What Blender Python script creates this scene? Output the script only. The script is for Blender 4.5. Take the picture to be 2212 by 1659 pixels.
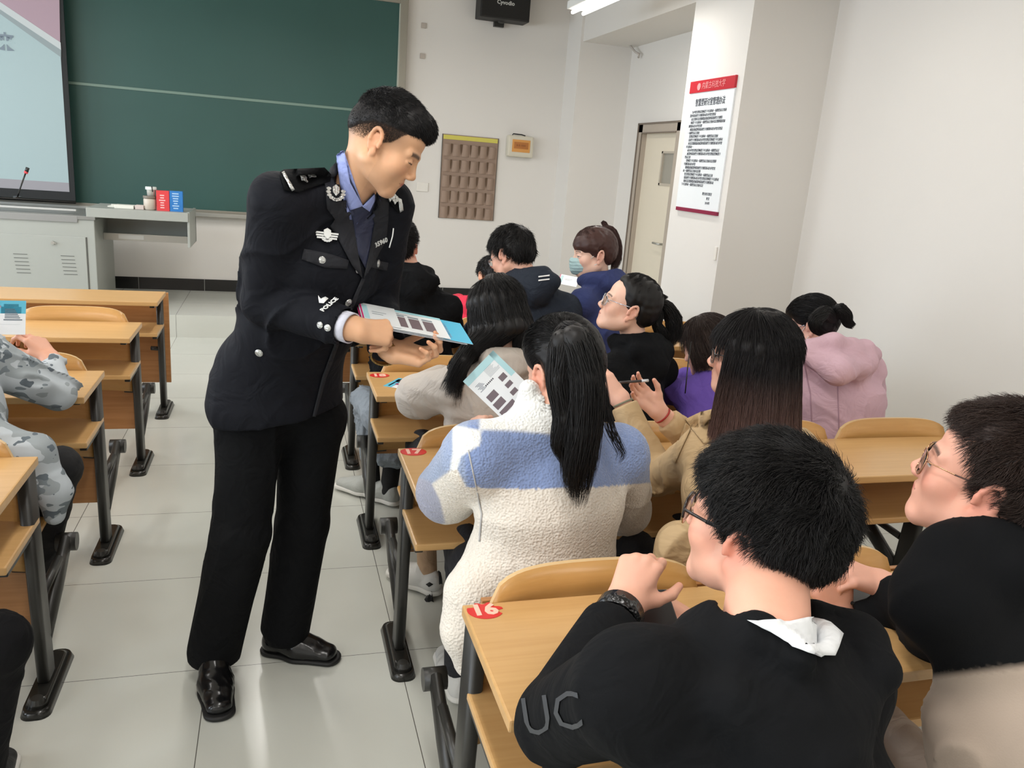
import bpy, bmesh, math, random
import numpy as np
from mathutils import Vector, Matrix
from mathutils.bvhtree import BVHTree
random.seed(7); np.random.seed(7)
for o in list(bpy.data.objects): bpy.data.objects.remove(o)
SC = bpy.context.scene; COL = SC.collection
# ------------------------------------------------------------------ camera
CF, CP, CY, CR, CH, CX0, CY0 = 1732.36, 0.261867, 0.297001, 0.079308, 1.596718, -0.392865, -2.359356
_cp, _sp = math.cos(CP), math.sin(CP)
_fw = np.array([math.sin(CY)*_cp, math.cos(CY)*_cp, -_sp])
_r = np.array([math.cos(CY), -math.sin(CY), 0.0]); _u = np.cross(_r, _fw)
_R = math.cos(CR)*_r+math.sin(CR)*_u; _U = -math.sin(CR)*_r+math.cos(CR)*_u
CAM = np.array([CX0, CY0, CH])
cd = bpy.data.cameras.new('camera'); cam = bpy.data.objects.new('camera', cd); COL.objects.link(cam)
cd.sensor_fit = 'HORIZONTAL'; cd.sensor_width = 36; cd.lens = CF/2212*36; cd.clip_start = .05
M = Matrix.Identity(4)
for i in range(3):
    M[i][0] = _R[i]; M[i][1] = _U[i]; M[i][2] = -_fw[i]; M[i][3] = CAM[i]
cam.matrix_world = M; SC.camera = cam
def ray(u, v):
    d = _fw*CF+_R*(u-1106)-_U*(v-829.5); return d/np.linalg.norm(d)
def at(u, v, Y=None, X=None, Z=None):
    """point of the room seen in direction (u, v) on the plane Y=, X= or Z="""
    d = ray(u, v)
    k, val = (1, Y) if Y is not None else ((0, X) if X is not None else (2, Z))
    return CAM+d*(val-CAM[k])/d[k]
# ------------------------------------------------------------------ world, exposure
SC.view_settings.view_transform = 'Standard'; SC.view_settings.look = 'None'
SC.view_settings.gamma = 1; SC.view_settings.use_curve_mapping = False
SC.view_settings.exposure = 0.13
W = bpy.data.worlds.new('sky'); SC.world = W; W.use_nodes = True
W.node_tree.nodes['Background'].inputs[0].default_value = (.72, .83, 1, 1)
W.node_tree.nodes['Background'].inputs[1].default_value = 1.6
def area(name, loc, size, sy, power, col, rot=(0, 0, 0), spread=None):
    l = bpy.data.lights.new(name, 'AREA'); l.shape = 'RECTANGLE'; l.size = size; l.size_y = sy
    l.energy = power; l.color = col
    if spread: l.spread = spread
    o = bpy.data.objects.new(name, l); o.location = loc; o.rotation_euler = rot; COL.objects.link(o); return o
# daylight entering through the three windows of the left wall
WIN_Y = [-4.2, -1.2, 1.8, 4.3]
for y in WIN_Y:
    area('window_daylight', (-5.28, y, 1.85), 1.6, 1.5, 60, (.80, .90, 1), (0, -math.pi/2, 0))
# ------------------------------------------------------------------ materials
MAT = {}
def nodes(name):
    m = bpy.data.materials.new(name); m.use_nodes = True
    nt = m.node_tree; b = nt.nodes['Principled BSDF']; return m, nt, b
def lin(c): return tuple(((x/255)/12.92 if x/255 <= .04045 else ((x/255+.055)/1.055)**2.4) for x in c)
def mat(name, rgb, rough=.5, metal=0, bump=None, var=0, varscale=8, attr=None, spec=None, coat=0, trans=0, sheen=0, stretch=None, alpha=None, emit=None, swell=0):
    """rgb in sRGB 0-255. bump=(kind, scale, strength, distance)"""
    if name in MAT: return MAT[name]
    m, nt, b = nodes(name); N, L = nt.nodes, nt.links
    c = lin(rgb); b.inputs['Base Color'].default_value = (*c, 1)
    b.inputs['Roughness'].default_value = rough; b.inputs['Metallic'].default_value = metal
    if spec is not None: b.inputs['Specular IOR Level'].default_value = spec
    if coat: b.inputs['Coat Weight'].default_value = coat; b.inputs['Coat Roughness'].default_value = .15
    if trans: b.inputs['Transmission Weight'].default_value = trans
    if sheen: b.inputs['Sheen Weight'].default_value = sheen
    if emit: b.inputs['Emission Color'].default_value = (*lin(emit[0]), 1); b.inputs['Emission Strength'].default_value = emit[1]
    tc = N.new('ShaderNodeTexCoord'); mp = N.new('ShaderNodeMapping'); L.new(tc.outputs['Object'], mp.inputs[0])
    if stretch: mp.inputs['Scale'].default_value = stretch
    src = None
    if attr:
        a = N.new('ShaderNodeAttribute'); a.attribute_name = attr; src = a.outputs['Color']
    if var:
        n = N.new('ShaderNodeTexNoise'); n.inputs['Scale'].default_value = varscale; n.inputs['Detail'].default_value = 4
        L.new(mp.outputs[0], n.inputs[0])
        mr = N.new('ShaderNodeMapRange'); mr.inputs['To Min'].default_value = 1-var; mr.inputs['To Max'].default_value = 1+var
        L.new(n.outputs['Fac'], mr.inputs['Value'])
        mx = N.new('ShaderNodeVectorMath'); mx.operation = 'MULTIPLY'
        if src: L.new(src, mx.inputs[0])
        else: mx.inputs[0].default_value = c
        L.new(mr.outputs[0], mx.inputs[1]); src = mx.outputs[0]
    if src: L.new(src, b.inputs['Base Color'])
    if bump:
        kind, sc, st, dist = bump
        if kind == 'noise':
            t = N.new('ShaderNodeTexNoise'); t.inputs['Detail'].default_value = 5; out = t.outputs['Fac']
        elif kind == 'voronoi':
            t = N.new('ShaderNodeTexVoronoi'); t.feature = 'SMOOTH_F1'; out = t.outputs['Distance']
        else:
            t = N.new('ShaderNodeTexWave'); t.inputs['Distortion'].default_value = 2; out = t.outputs['Fac']
        t.inputs['Scale'].default_value = sc; L.new(mp.outputs[0], t.inputs[0])
        bp = N.new('ShaderNodeBump'); bp.inputs['Strength'].default_value = st; bp.inputs['Distance'].default_value = dist
        L.new(out, bp.inputs['Height']); L.new(bp.outputs[0], b.inputs['Normal'])
        if swell:   # broad soft creases of cloth
            t2 = N.new('ShaderNodeTexNoise'); t2.inputs['Scale'].default_value = 11; t2.inputs['Detail'].default_value = 2.5; t2.inputs['Distortion'].default_value = 1.8
            L.new(mp.outputs[0], t2.inputs[0]); b2_ = N.new('ShaderNodeBump'); b2_.inputs['Strength'].default_value = swell; b2_.inputs['Distance'].default_value = .035
            L.new(t2.outputs['Fac'], b2_.inputs['Height']); L.new(b2_.outputs[0], bp.inputs['Normal'])
    MAT[name] = m; return m
def wood(name, ca, cb, rough=.32, horiz=True):
    m, nt, b = nodes(name); N, L = nt.nodes, nt.links
    tc = N.new('ShaderNodeTexCoord'); mp = N.new('ShaderNodeMapping'); L.new(tc.outputs['Object'], mp.inputs[0])
    mp.inputs['Scale'].default_value = (1.2, 22, 22) if horiz else (22, 22, 1.2)
    n = N.new('ShaderNodeTexNoise'); n.inputs['Scale'].default_value = 3; n.inputs['Detail'].default_value = 8; n.inputs['Distortion'].default_value = .6
    L.new(mp.outputs[0], n.inputs[0])
    r = N.new('ShaderNodeValToRGB'); r.color_ramp.elements[0].color = (*lin(ca), 1); r.color_ramp.elements[1].color = (*lin(cb), 1)
    r.color_ramp.elements[0].position = .35; r.color_ramp.elements[1].position = .65
    L.new(n.outputs['Fac'], r.inputs[0]); L.new(r.outputs[0], b.inputs['Base Color']); b.inputs['Roughness'].default_value = rough
    MAT[name] = m; return m
# ------------------------------------------------------------------ object helpers
def tagx(o, label=None, cat=None, group=None, kind=None):
    if label: o['label'] = label
    if cat: o['category'] = cat
    if group: o['group'] = group
    if kind: o['kind'] = kind
    return o
def empty(name, loc, label, cat, group=None):
    o = bpy.data.objects.new(name, None); COL.objects.link(o); o.location = loc; o.empty_display_size = .1
    return tagx(o, label, cat, group)
def link(name, me, m, parent=None, smooth=False, loc=None):
    if not isinstance(m, (list, tuple)): m = [m]
    for k in m: me.materials.append(k)
    o = bpy.data.objects.new(name, me); COL.objects.link(o)
    if smooth: me.shade_smooth()
    if parent is not None:
        o.parent = parent; o.matrix_parent_inverse = Matrix.Translation(-base_of(parent))
    return o
def base_of(p):
    return Vector(p.location) if p.parent is None else Vector((0, 0, 0))
class MB:
    """collects boxes, tubes, prisms in world coordinates; build() makes one mesh"""
    def __init__(s): s.bm = bmesh.new()
    def box(s, a, b, bev=0, rot=None, seg=2, mi=0):
        a, b = Vector(a), Vector(b); c = (a+b)/2; d = b-a
        g = bmesh.ops.create_cube(s.bm, size=1)
        Mx = Matrix.Translation(c) @ (rot.to_4x4() if rot else Matrix.Identity(4)) @ Matrix.Diagonal((abs(d.x), abs(d.y), abs(d.z), 1))
        bmesh.ops.transform(s.bm, matrix=Mx, verts=g['verts'])
        fs = set(f for v in g['verts'] for f in v.link_faces)
        for f in fs: f.material_index = mi
        if bev:
            es = list(set(e for v in g['verts'] for e in v.link_edges))
            bmesh.ops.bevel(s.bm, geom=es, offset=bev, segments=seg, affect='EDGES', profile=.6)
        return s
    def tube(s, pts, r, n=10, cap=True, mi=0, flat=1.0, up=None):
        pts = [Vector(p) for p in pts]; rr = r if isinstance(r, (list, tuple)) else [r]*len(pts)
        rings = []; prev = None
        for i, p in enumerate(pts):
            t = (pts[min(i+1, len(pts)-1)]-pts[max(i-1, 0)]).normalized()
            if prev is None:
                a = Vector(up) if up else (Vector((0, 0, 1)) if abs(t.z) < .9 else Vector((1, 0, 0)))
            else: a = prev
            x = (a-t*a.dot(t)).normalized(); y = t.cross(x); prev = x
            rings.append([s.bm.verts.new(p+(x*math.cos(2*math.pi*k/n)+y*math.sin(2*math.pi*k/n)*flat)*rr[i]) for k in range(n)])
        for A, B in zip(rings, rings[1:]):
            for k in range(n):
                f = s.bm.faces.new((A[k], A[(k+1) % n], B[(k+1) % n], B[k])); f.material_index = mi; f.smooth = True
        if cap:
            for R_ in (rings[0][::-1], rings[-1]):
                f = s.bm.faces.new(R_); f.material_index = mi
        return s
    def prism(s, pts, vec, mi=0, bev=0):
        """polygon (3-D points) extruded by vec"""
        vs = [s.bm.verts.new(Vector(p)) for p in pts]; f = s.bm.faces.new(vs); f.material_index = mi
        r = bmesh.ops.extrude_face_region(s.bm, geom=[f])
        nv = [g for g in r['geom'] if isinstance(g, bmesh.types.BMVert)]
        bmesh.ops.translate(s.bm, vec=Vector(vec), verts=nv)
        for g in r['geom']:
            if isinstance(g, bmesh.types.BMFace): g.material_index = mi
        return s
    def disc(s, c, r, h, axis='Z', n=24, r2=None, mi=0):
        g = bmesh.ops.create_cone(s.bm, cap_ends=True, segments=n, radius1=r, radius2=r if r2 is None else r2, depth=h)
        R_ = {'Z': Matrix.Identity(4), 'Y': Matrix.Rotation(math.pi/2, 4, 'X'), 'X': Matrix.Rotation(math.pi/2, 4, 'Y')}[axis] if isinstance(axis, str) else axis.to_4x4()
        bmesh.ops.transform(s.bm, matrix=Matrix.Translation(Vector(c)) @ R_, verts=g['verts'])
        for f in set(f for v in g['verts'] for f in v.link_faces): f.material_index = mi
        return s
    def build(s, name, m, parent=None, smooth=False):
        bmesh.ops.recalc_face_normals(s.bm, faces=s.bm.faces)
        me = bpy.data.meshes.new(name); s.bm.to_mesh(me); s.bm.free()
        if parent is not None:
            return link(name, me, m, parent, smooth)
        # top-level: origin at the base centre
        co = np.empty(len(me.vertices)*3, 'f'); me.vertices.foreach_get('co', co); co = co.reshape(-1, 3)
        c = (co.min(0)+co.max(0))/2; c[2] = co[:, 2].min()
        me.transform(Matrix.Translation(-Vector(c.tolist()))); o = link(name, me, m, None, smooth); o.location = c.tolist(); return o
def struct(o): o['kind'] = 'structure'; return o
def frame(origin, xax, yax):
    """4x4 with x, y axes given (text lies in it, z out of the page)"""
    x = Vector(xax).normalized(); z = x.cross(Vector(yax)).normalized(); y = z.cross(x)
    Mx = Matrix.Identity(4)
    for i in range(3): Mx[i][0] = x[i]; Mx[i][1] = y[i]; Mx[i][2] = z[i]; Mx[i][3] = origin[i]
    return Mx
_cjk = None
def text_mesh(s, size, Mx, ext=.0006, bold=0, align='CENTER', sx=1.0):
    global _cjk
    cu = bpy.data.curves.new('t', 'FONT'); cu.body = s; cu.size = size; cu.align_x = align; cu.align_y = 'CENTER'; cu.extrude = ext; cu.offset = bold; cu.resolution_u = 2
    o = bpy.data.objects.new('t', cu); COL.objects.link(o); dg = bpy.context.evaluated_depsgraph_get()
    me = bpy.data.meshes.new_from_object(o.evaluated_get(dg)); bpy.data.objects.remove(o); bpy.data.curves.remove(cu)
    if sx != 1: me.transform(Matrix.Diagonal((sx, 1, 1, 1)))
    me.transform(Mx); me.materials.clear(); return me
def text(name, s, size, Mx, m, parent, **k):
    return link(name, text_mesh(s, size, Mx, **k), m, parent)
# ------------------------------------------------------------------ common materials
wall_m = mat('wall_paint', (223, 219, 213), .8, var=.02, varscale=1.2, bump=('noise', 60, .08, .002))
ceil_m = mat('ceiling_paint', (222, 216, 208), .9)
oak = wood('oak_laminate', (196, 154, 100), (203, 162, 108), .3)
oak_edge = mat('oak_edging', (208, 176, 128), .4)
oak_seat = wood('bent_ply', (192, 144, 82), (199, 152, 91), .28)
panel_m = wood('panel_laminate', (168, 116, 68), (180, 128, 80), .4)
steel_m = mat('black_steel', (44, 43, 40), .38, var=.1, varscale=5)
plastic_black = mat('black_plastic', (28, 28, 27), .25)
grey_metal = mat('grey_enamel', (160, 163, 157), .45, var=.02, varscale=3)
grey_dark = mat('grey_shadow_gap', (70, 70, 66), .6)
alu = mat('aluminium', (176, 176, 170), .35, metal=.7)
# floor: porcelain tiles 0.6 m with thin dark joints
m, nt, b = nodes('floor_tiles'); N, L = nt.nodes, nt.links
tc = N.new('ShaderNodeTexCoord'); sp = N.new('ShaderNodeSeparateXYZ'); L.new(tc.outputs['Object'], sp.inputs[0])
def gridline(sock, width):
    a = N.new('ShaderNodeMath'); a.operation = 'DIVIDE'; L.new(sock, a.inputs[0]); a.inputs[1].default_value = .6
    r_ = N.new('ShaderNodeMath'); r_.operation = 'ROUND'; L.new(a.outputs[0], r_.inputs[0])
    s_ = N.new('ShaderNodeMath'); s_.operation = 'SUBTRACT'; L.new(a.outputs[0], s_.inputs[0]); L.new(r_.outputs[0], s_.inputs[1])
    ab = N.new('ShaderNodeMath'); ab.operation = 'ABSOLUTE'; L.new(s_.outputs[0], ab.inputs[0])
    lt = N.new('ShaderNodeMath'); lt.operation = 'LESS_THAN'; L.new(ab.outputs[0], lt.inputs[0]); lt.inputs[1].default_value = width/.6
    return lt.outputs[0]
gx, gy = gridline(sp.outputs[0], .0013), gridline(sp.outputs[1], .0011)
mxx = N.new('ShaderNodeMath'); mxx.operation = 'MAXIMUM'; L.new(gx, mxx.inputs[0]); L.new(gy, mxx.inputs[1])
no = N.new('ShaderNodeTexNoise'); no.inputs['Scale'].default_value = 2.5; no.inputs['Detail'].default_value = 6; L.new(tc.outputs['Object'], no.inputs[0])
cr = N.new('ShaderNodeValToRGB'); cr.color_ramp.elements[0].color = (*lin((190, 191, 182)), 1); cr.color_ramp.elements[1].color = (*lin((202, 203, 195)), 1)
L.new(no.outputs['Fac'], cr.inputs[0])
mixc = N.new('ShaderNodeMix'); mixc.data_type = 'RGBA'; L.new(mxx.outputs[0], mixc.inputs[0]); L.new(cr.outputs[0], mixc.inputs[6]); mixc.inputs[7].default_value = (*lin((84, 82, 76)), 1)
L.new(mixc.outputs[2], b.inputs['Base Color']); b.inputs['Roughness'].default_value = .2
floor_m = m
# ------------------------------------------------------------------ room shell
XW, YW, ZC = 3.063, 6.1, 3.3
XL, YB = -5.3, -6.2
struct(MB().box((XL, YB, -.1), (XW, YW, 0)).build('floor', floor_m)).data.transform(Matrix.Translation(((XL+XW)/2, (YB+YW)/2, -.1)))
bpy.data.objects['floor'].location = (0, 0, 0)
struct(MB().box((XL, YB, ZC), (XW, YW, ZC+.1)).build('ceiling', ceil_m))
struct(MB().box((XL-.2, YW, -.1), (XW+.2, YW+.15, ZC+.1)).build('wall_front', wall_m))
struct(MB().box((XL-.2, YB-.15, -.1), (XW+.2, YB, ZC+.1)).build('wall_back', wall_m))
# right wall with the door opening
DY0, DY1, DZ = 4.37, 5.29, 2.11
w = MB()
w.box((XW, YB, 0), (XW+.15, DY0, ZC)); w.box((XW, DY1, 0), (XW+.15, YW, ZC)); w.box((XW, DY0, DZ), (XW+.15, DY1, ZC))
struct(w.build('wall_right', wall_m))
# left wall with window openings
w = MB(); ys = [YB]+[v for y in WIN_Y for v in (y-.85, y+.85)]+[YW]
for a_, b_ in zip(ys[::2], ys[1::2]): w.box((XL-.2, a_, 0), (XL, b_, ZC))
for y in WIN_Y: w.box((XL-.2, y-.85, 0), (XL, y+.85, 1.05)); w.box((XL-.2, y-.85, 2.65), (XL, y+.85, ZC))
struct(w.build('wall_left', wall_m))
frame_white = mat('window_frame_white', (222, 222, 218), .4)
glass_m = mat('glass', (250, 252, 252), .03, trans=1)
for i, y in enumerate(WIN_Y):
    e = bpy.data.objects.new('window_%d' % (i+1), None); COL.objects.link(e); e.location = (XL-.1, y, 1.05); e['kind'] = 'structure'
    f = MB()
    for a_, b_ in (((y-.85), (y-.8)), ((y+.8), (y+.85)), ((y-.03), (y+.03))): f.box((XL-.14, a_, 1.05), (XL-.08, b_, 2.65))
    f.box((XL-.14, y-.85, 1.05), (XL-.08, y+.85, 1.1)); f.box((XL-.14, y-.85, 2.6), (XL-.08, y+.85, 2.65))
    f.build('window_frame', frame_white, e)
# podium
struct(MB().box((XL, 4.81, 0), (1.95, YW, .19)).build('trim_1', floor_m))
pod = bpy.data.objects['trim_1']; lo = Vector(pod.location); pod.data.transform(Matrix.Translation(lo)); pod.location = (0, 0, 0)
# skirting (black stone tiles)
black_tile = mat('black_skirting', (26, 26, 26), .2)
joint_m = mat('pale_joint', (150, 150, 145), .7)
s = MB(); s.box((XL, YW-.012, .19), (1.95, YW, .305)); s.box((1.95, YW-.012, 0), (2.5, YW, .12))
for x in np.arange(-5.2, 1.9, .6): s.box((x-.002+.53, YW-.0135, .19), (x+.002+.53, YW-.011, .305), mi=1)
struct(s.build('baseboard_front', [black_tile, joint_m]))
s = MB(); s.box((XW-.012, YB, 0), (XW, DY0-.1, .12)); struct(s.build('baseboard_right', black_tile))
# pillars and the beam on the right
struct(MB().box((2.452, 2.458, 0), (XW, 3.239, ZC)).build('trim_2', wall_m))
struct(MB().box((2.504, 5.707, 0), (XW, YW, ZC)).build('trim_3', wall_m))
struct(MB().box((2.53, YB, 2.86), (XW, YW, ZC)).build('trim_4', wall_m))
s = MB().box((2.44, 2.446, 0), (2.452, 3.25, .12)); s.box((2.44, 2.446, 0), (XW, 2.458, .12)); struct(s.build('baseboard_pillar', black_tile))
# door
door_frame_m = mat('door_frame_steel', (176, 164, 150), .45, var=.05, varscale=20)
door_m = mat('door_leaf_cream', (222, 212, 192), .45)
e = bpy.data.objects.new('door_1', None); COL.objects.link(e); e.location = (XW, (DY0+DY1)/2, 0); e['kind'] = 'structure'
f = MB()
for a_, b_ in ((DY1-.1, DY1), (DY0, DY0+.1)): f.box((XW-.02, a_, 0), (XW+.1, b_, DZ), .004)
f.box((XW-.02, DY0, DZ-.08), (XW+.1, DY1, DZ), .004)
f.build('door_frame', door_frame_m, e)
f = MB(); f.box((XW-.028, DY1-.012, 0), (XW-.02, DY1+.008, DZ+.01)); f.box((XW-.028, DY1-.1, 0), (XW-.02, DY1-.088, DZ-.08)); f.box((XW-.028, DY0, DZ-.006), (XW-.02, DY1, DZ+.01)); f.box((XW-.028, DY0+.1, DZ-.09), (XW-.02, DY1-.1, DZ-.08))
f.build('door_frame_seam', mat('frame_seam', (120, 108, 96), .7), e)
lf = MB(); y0, y1, z0, z1 = 4.44, 4.80, 1.55, 1.86
lf.box((XW+.03, DY0+.1, .01), (XW+.06, y0, DZ-.08)); lf.box((XW+.03, y1, .01), (XW+.06, DY1-.1, DZ-.08)); lf.box((XW+.03, y0, .01), (XW+.06, y1, z0)); lf.box((XW+.03, y0, z1), (XW+.06, y1, DZ-.08))
leaf = lf.build('door_leaf', door_m, e)
f = MB()
for q in (((y0, z0), (y0+.025, z1)), ((y1-.025, z0), (y1, z1)), ((y0, z0), (y1, z0+.02)), ((y0, z1-.02), (y1, z1))): f.box((XW+.022, q[0][0], q[0][1]), (XW+.062, q[1][0], q[1][1]))
f.build('vision_panel_frame', mat('vision_frame', (186, 176, 160), .4), leaf)
MB().box((XW+.04, y0+.02, z0+.02), (XW+.046, y1-.02, z1-.02)).build('vision_panel_glass', mat('tinted_glass', (150, 146, 134), .08, spec=.8), leaf)
MB().tube([(XW+.03, DY0+.17, 1.02), (XW-.03, DY0+.17, 1.02), (XW-.03, DY0+.29, 1.02)], .01).build('door_handle', alu, leaf)
# ------------------------------------------------------------------ ceiling lamps (long enclosed tube fittings hung from the ceiling)
lamp_white = mat('lamp_housing', (228, 228, 224), .5)
tube_m = mat('lit_tube', (255, 250, 240), .5, emit=((255, 250, 242), 6))
LAMPS = [(x, y) for x in (1.9, -.35, -2.6, -4.4) for y in (3.55, 1.1, -1.4, -3.9)]
for i, (x, y) in enumerate(LAMPS):
    e = empty('tube_lamp', (x, y, 2.78), 'lit tube lamp under the ceiling at the top edge of the wall' if i == 0 else 'long tube lamp hung under the ceiling of the classroom', 'ceiling lamp', 'tube lamps under the ceiling')
    h = MB(); h.box((x-.09, y-.62, 2.84), (x+.09, y+.62, 2.90), .008)
    h.tube([(x, y-.4, 2.9), (x, y-.4, ZC)], .006); h.tube([(x, y+.4, 2.9), (x, y+.4, ZC)], .006); h.build('lamp_housing', lamp_white, e)
    t = MB()
    for dx in (-.045, .045): t.tube([(x+dx, y-.6, 2.82), (x+dx, y+.6, 2.82)], .014)
    t.build('tube', tube_m, e)
    a_ = area('tube_light', (x, y, 2.79), .17, 1.2, (5 if x == 1.9 and -3 < y < 3 else 18 if y < 0 else 15), (1, .972, .94)); 
# ------------------------------------------------------------------ blackboard, screen
bb = empty('blackboard', (-1.3, YW, .93), 'wide dark green blackboard with an aluminium frame on the front wall', 'blackboard')
bgreen = mat('board_green', (42, 80, 74), .5, var=.12, varscale=1.3, bump=('noise', 250, .05, .001))
X0, X1, Z0, Z1 = -4.6, .76, .985, 3.04
MB().box((X0, YW-.05, Z0), (X1, YW-.03, 2.035)).build('lower_panel', bgreen, bb)
MB().box((X0, YW-.052, 2.04), (X1, YW-.03, Z1)).build('upper_panel', bgreen, bb)
MB().box((X0, YW-.058, 2.018), (X1-.02, YW-.03, 2.042), .003).build('middle_rail', mat('green_rail', (112, 136, 124), .4), bb)
f = MB(); f.box((X1, YW-.07, .93), (X1+.075, YW, Z1+.07), .006); f.box((X0-.07, YW-.07, .93), (X0, YW, Z1+.07), .006)
f.box((X0, YW-.07, Z1), (X1, YW, Z1+.07), .006); f.box((X0, YW-.07, .955), (X1, YW, .985), .003)
f.build('frame', mat('board_frame', (150, 146, 134), .4, metal=.5), bb)
f = MB(); f.box((X0, YW-.10, .925), (X1+.05, YW, .945), .003); f.box((X0, YW-.105, .925), (X1+.05, YW-.098, .96), .002); f.build('chalk_ledge', alu, bb)
MB().box((X1-.01, YW-.065, 1.0), (X1, YW-.045, Z1)).build('inner_edge', mat('board_edge', (172, 176, 164), .4), bb)
MB().box((.02, YW-.058, 3.02), (.28, YW-.05, 3.05)).build('label_strip', mat('label_strip', (200, 214, 214), .5), bb)
# projection screen with the slide
sx, YS = -2.182, 5.9
scr = empty('projection_screen', (-3.4, YS, 1.09), 'pull-down projection screen with black borders in front of the blackboard', 'projection screen')
MB().box((-5.0, YS, 1.0), (sx+.045, YS+.01, 3.1)).build('black_border', mat('screen_border', (24, 26, 26), .7), scr)
MB().tube([(-5.0, YS+.005, .995), (sx+.045, YS+.005, .995)], .014).build('bottom_bar', plastic_black, scr)
def scr_m(n, c, s=.3): return mat(n, tuple(x*.62 for x in c), .9, emit=(c, s))
MB().box((-4.9, YS-.003, 1.085), (sx, YS, 3.1)).build('slide', scr_m('slide_pale', (200, 224, 226)), scr)
MB().box((-4.9, YS-.005, 1.085), (sx, YS-.003, 1.165)).build('slide_footer', scr_m('slide_grey', (186, 184, 190)), scr)
def onscr(u, v): p = at(u, v, Y=YS-.004); return (p[0], p[1], p[2])
pts = [onscr(u, v) for u, v in [(0, -20), (128, -20), (130, 92), (0, 4)]]
MB().prism(pts, (0, -.002, 0)).build('slide_roof', scr_m('slide_pink', (206, 178, 190)), scr)
q = [onscr(0, 4), onscr(131, 92), onscr(132, 108), onscr(0, 20)]; MB().prism(q, (0, -.004, 0)).build('slide_line', scr_m('slide_white', (232, 240, 240)), scr)
q = [onscr(0, 20), onscr(132, 108), onscr(132, 124), onscr(0, 30)]; MB().prism(q, (0, -.003, 0)).build('slide_band', scr_m('slide_band', (176, 190, 192)), scr)
p = onscr(12, 93)
text('slide_character', '\u6765', .155, frame((p[0], YS-.008, p[2]), (1, 0, 0), (0, 0, 1)), scr_m('slide_text', (132, 146, 156), .5), scr, bold=.002)
# ------------------------------------------------------------------ things on the front wall
# speaker
def brx(name, a, b, m_, parent=None, bev=0): return MB().box(a, b, bev).build(name, m_, parent)
sp_ = empty('wall_speaker', (1.74, YW, 2.96), 'black wall loudspeaker with a small white logo high on the front wall', 'loudspeaker')
brx('cabinet', (1.50, YW-.26, 2.99), (2.0, YW-.04, 3.27), mat('speaker_black', (30, 29, 27), .6), sp_, .01)
brx('grille', (1.51, YW-.275, 3.0), (1.99, YW-.255, 3.27), mat('speaker_grille', (24, 23, 20), .8, bump=('voronoi', 400, .6, .002)), sp_, .006)
MB().box((1.70, YW-.05, 2.95), (1.80, YW, 3.1)).tube([(1.75, YW-.12, 2.975), (1.75, YW-.12, 3.02)], .03).build('bracket', steel_m, sp_)
text('logo', 'Cyvodio', .052, frame((1.745, YW-.277, 3.135), (1, 0, 0), (0, 0, 1)), mat('logo_silver', (205, 205, 200), .4), sp_, bold=.0012)
# phone pocket organiser
po = empty('pocket_organizer', (1.54, YW, 1.04), 'brown hanging phone pocket organizer with a yellow top band on the front wall', 'wall organizer')
brown = mat('pocket_cloth', (150, 128, 112), .85, var=.05, varscale=30); browndk = mat('pocket_opening', (96, 76, 58), .9)
px0, px1, pz0, pz1 = 1.245, 1.835, 1.04, 1.885
MB().box((px0, YW-.014, pz0), (px1, YW-.004, pz1), .003).build('backing', brown, po)
MB().box((px0+.008, YW-.018, pz1-.05), (px1-.008, YW-.012, pz1-.008), .002).build('yellow_band', mat('yellow_band', (206, 196, 92), .7), po)
for xe in (px0, px1): MB().box((xe-.0035, YW-.016, pz0), (xe+.0035, YW-.003, pz1)).build('edge_binding', mat('binding', (96, 88, 80), .8), po)
rowh = (pz1-.06-pz0)/5
for r_ in range(5):
    zb = pz0+rowh*r_+.004
    g = MB(); g.box((px0+.005, YW-.017, zb), (px1-.005, YW-.012, zb+rowh*.22), .002)
    for c_ in range(6):
        xa = px0+.008+(px1-px0-.016)/6*c_; xb = xa+(px1-px0-.016)/6
        mid = (xa+xb)/2; n = 7; top = []; 
        for k in range(n):  # bulging pocket front
            t = k/(n-1); top.append((xa+.006+(xb-xa-.012)*t, .016*math.sin(math.pi*t)+.002))
        vb = [g.bm.verts.new((x, YW-.014-d*.7, zb)) for x, d in top]
        jag = random.uniform(-.006, .006)
        vt = [g.bm.verts.new((x+(mid-x)*.12, YW-.014-d*1.5, zb+rowh*.74+jag*math.sin(6*k_/6))) for k_, (x, d) in enumerate(top)]
        for k in range(n-1):
            fce = g.bm.faces.new((vb[k], vb[k+1], vt[k+1], vt[k])); fce.smooth = True
    pk = g.build('pocket_row', brown, po)
    for c_ in range(1, 6):
        g = MB(); xx = px0+.008+(px1-px0-.016)/6*c_+random.uniform(-.006, .006); ww = random.uniform(.005, .012)
        g.prism([(xx-ww, YW-.0215, zb+rowh*.78), (xx+ww, YW-.0215, zb+rowh*.78), (xx+ww*.5, YW-.0215, zb+rowh*.3), (xx-.002, YW-.0215, zb+rowh*.12)], (0, .004, 0))
        g.build('pocket_gap', browndk, pk)
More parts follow.
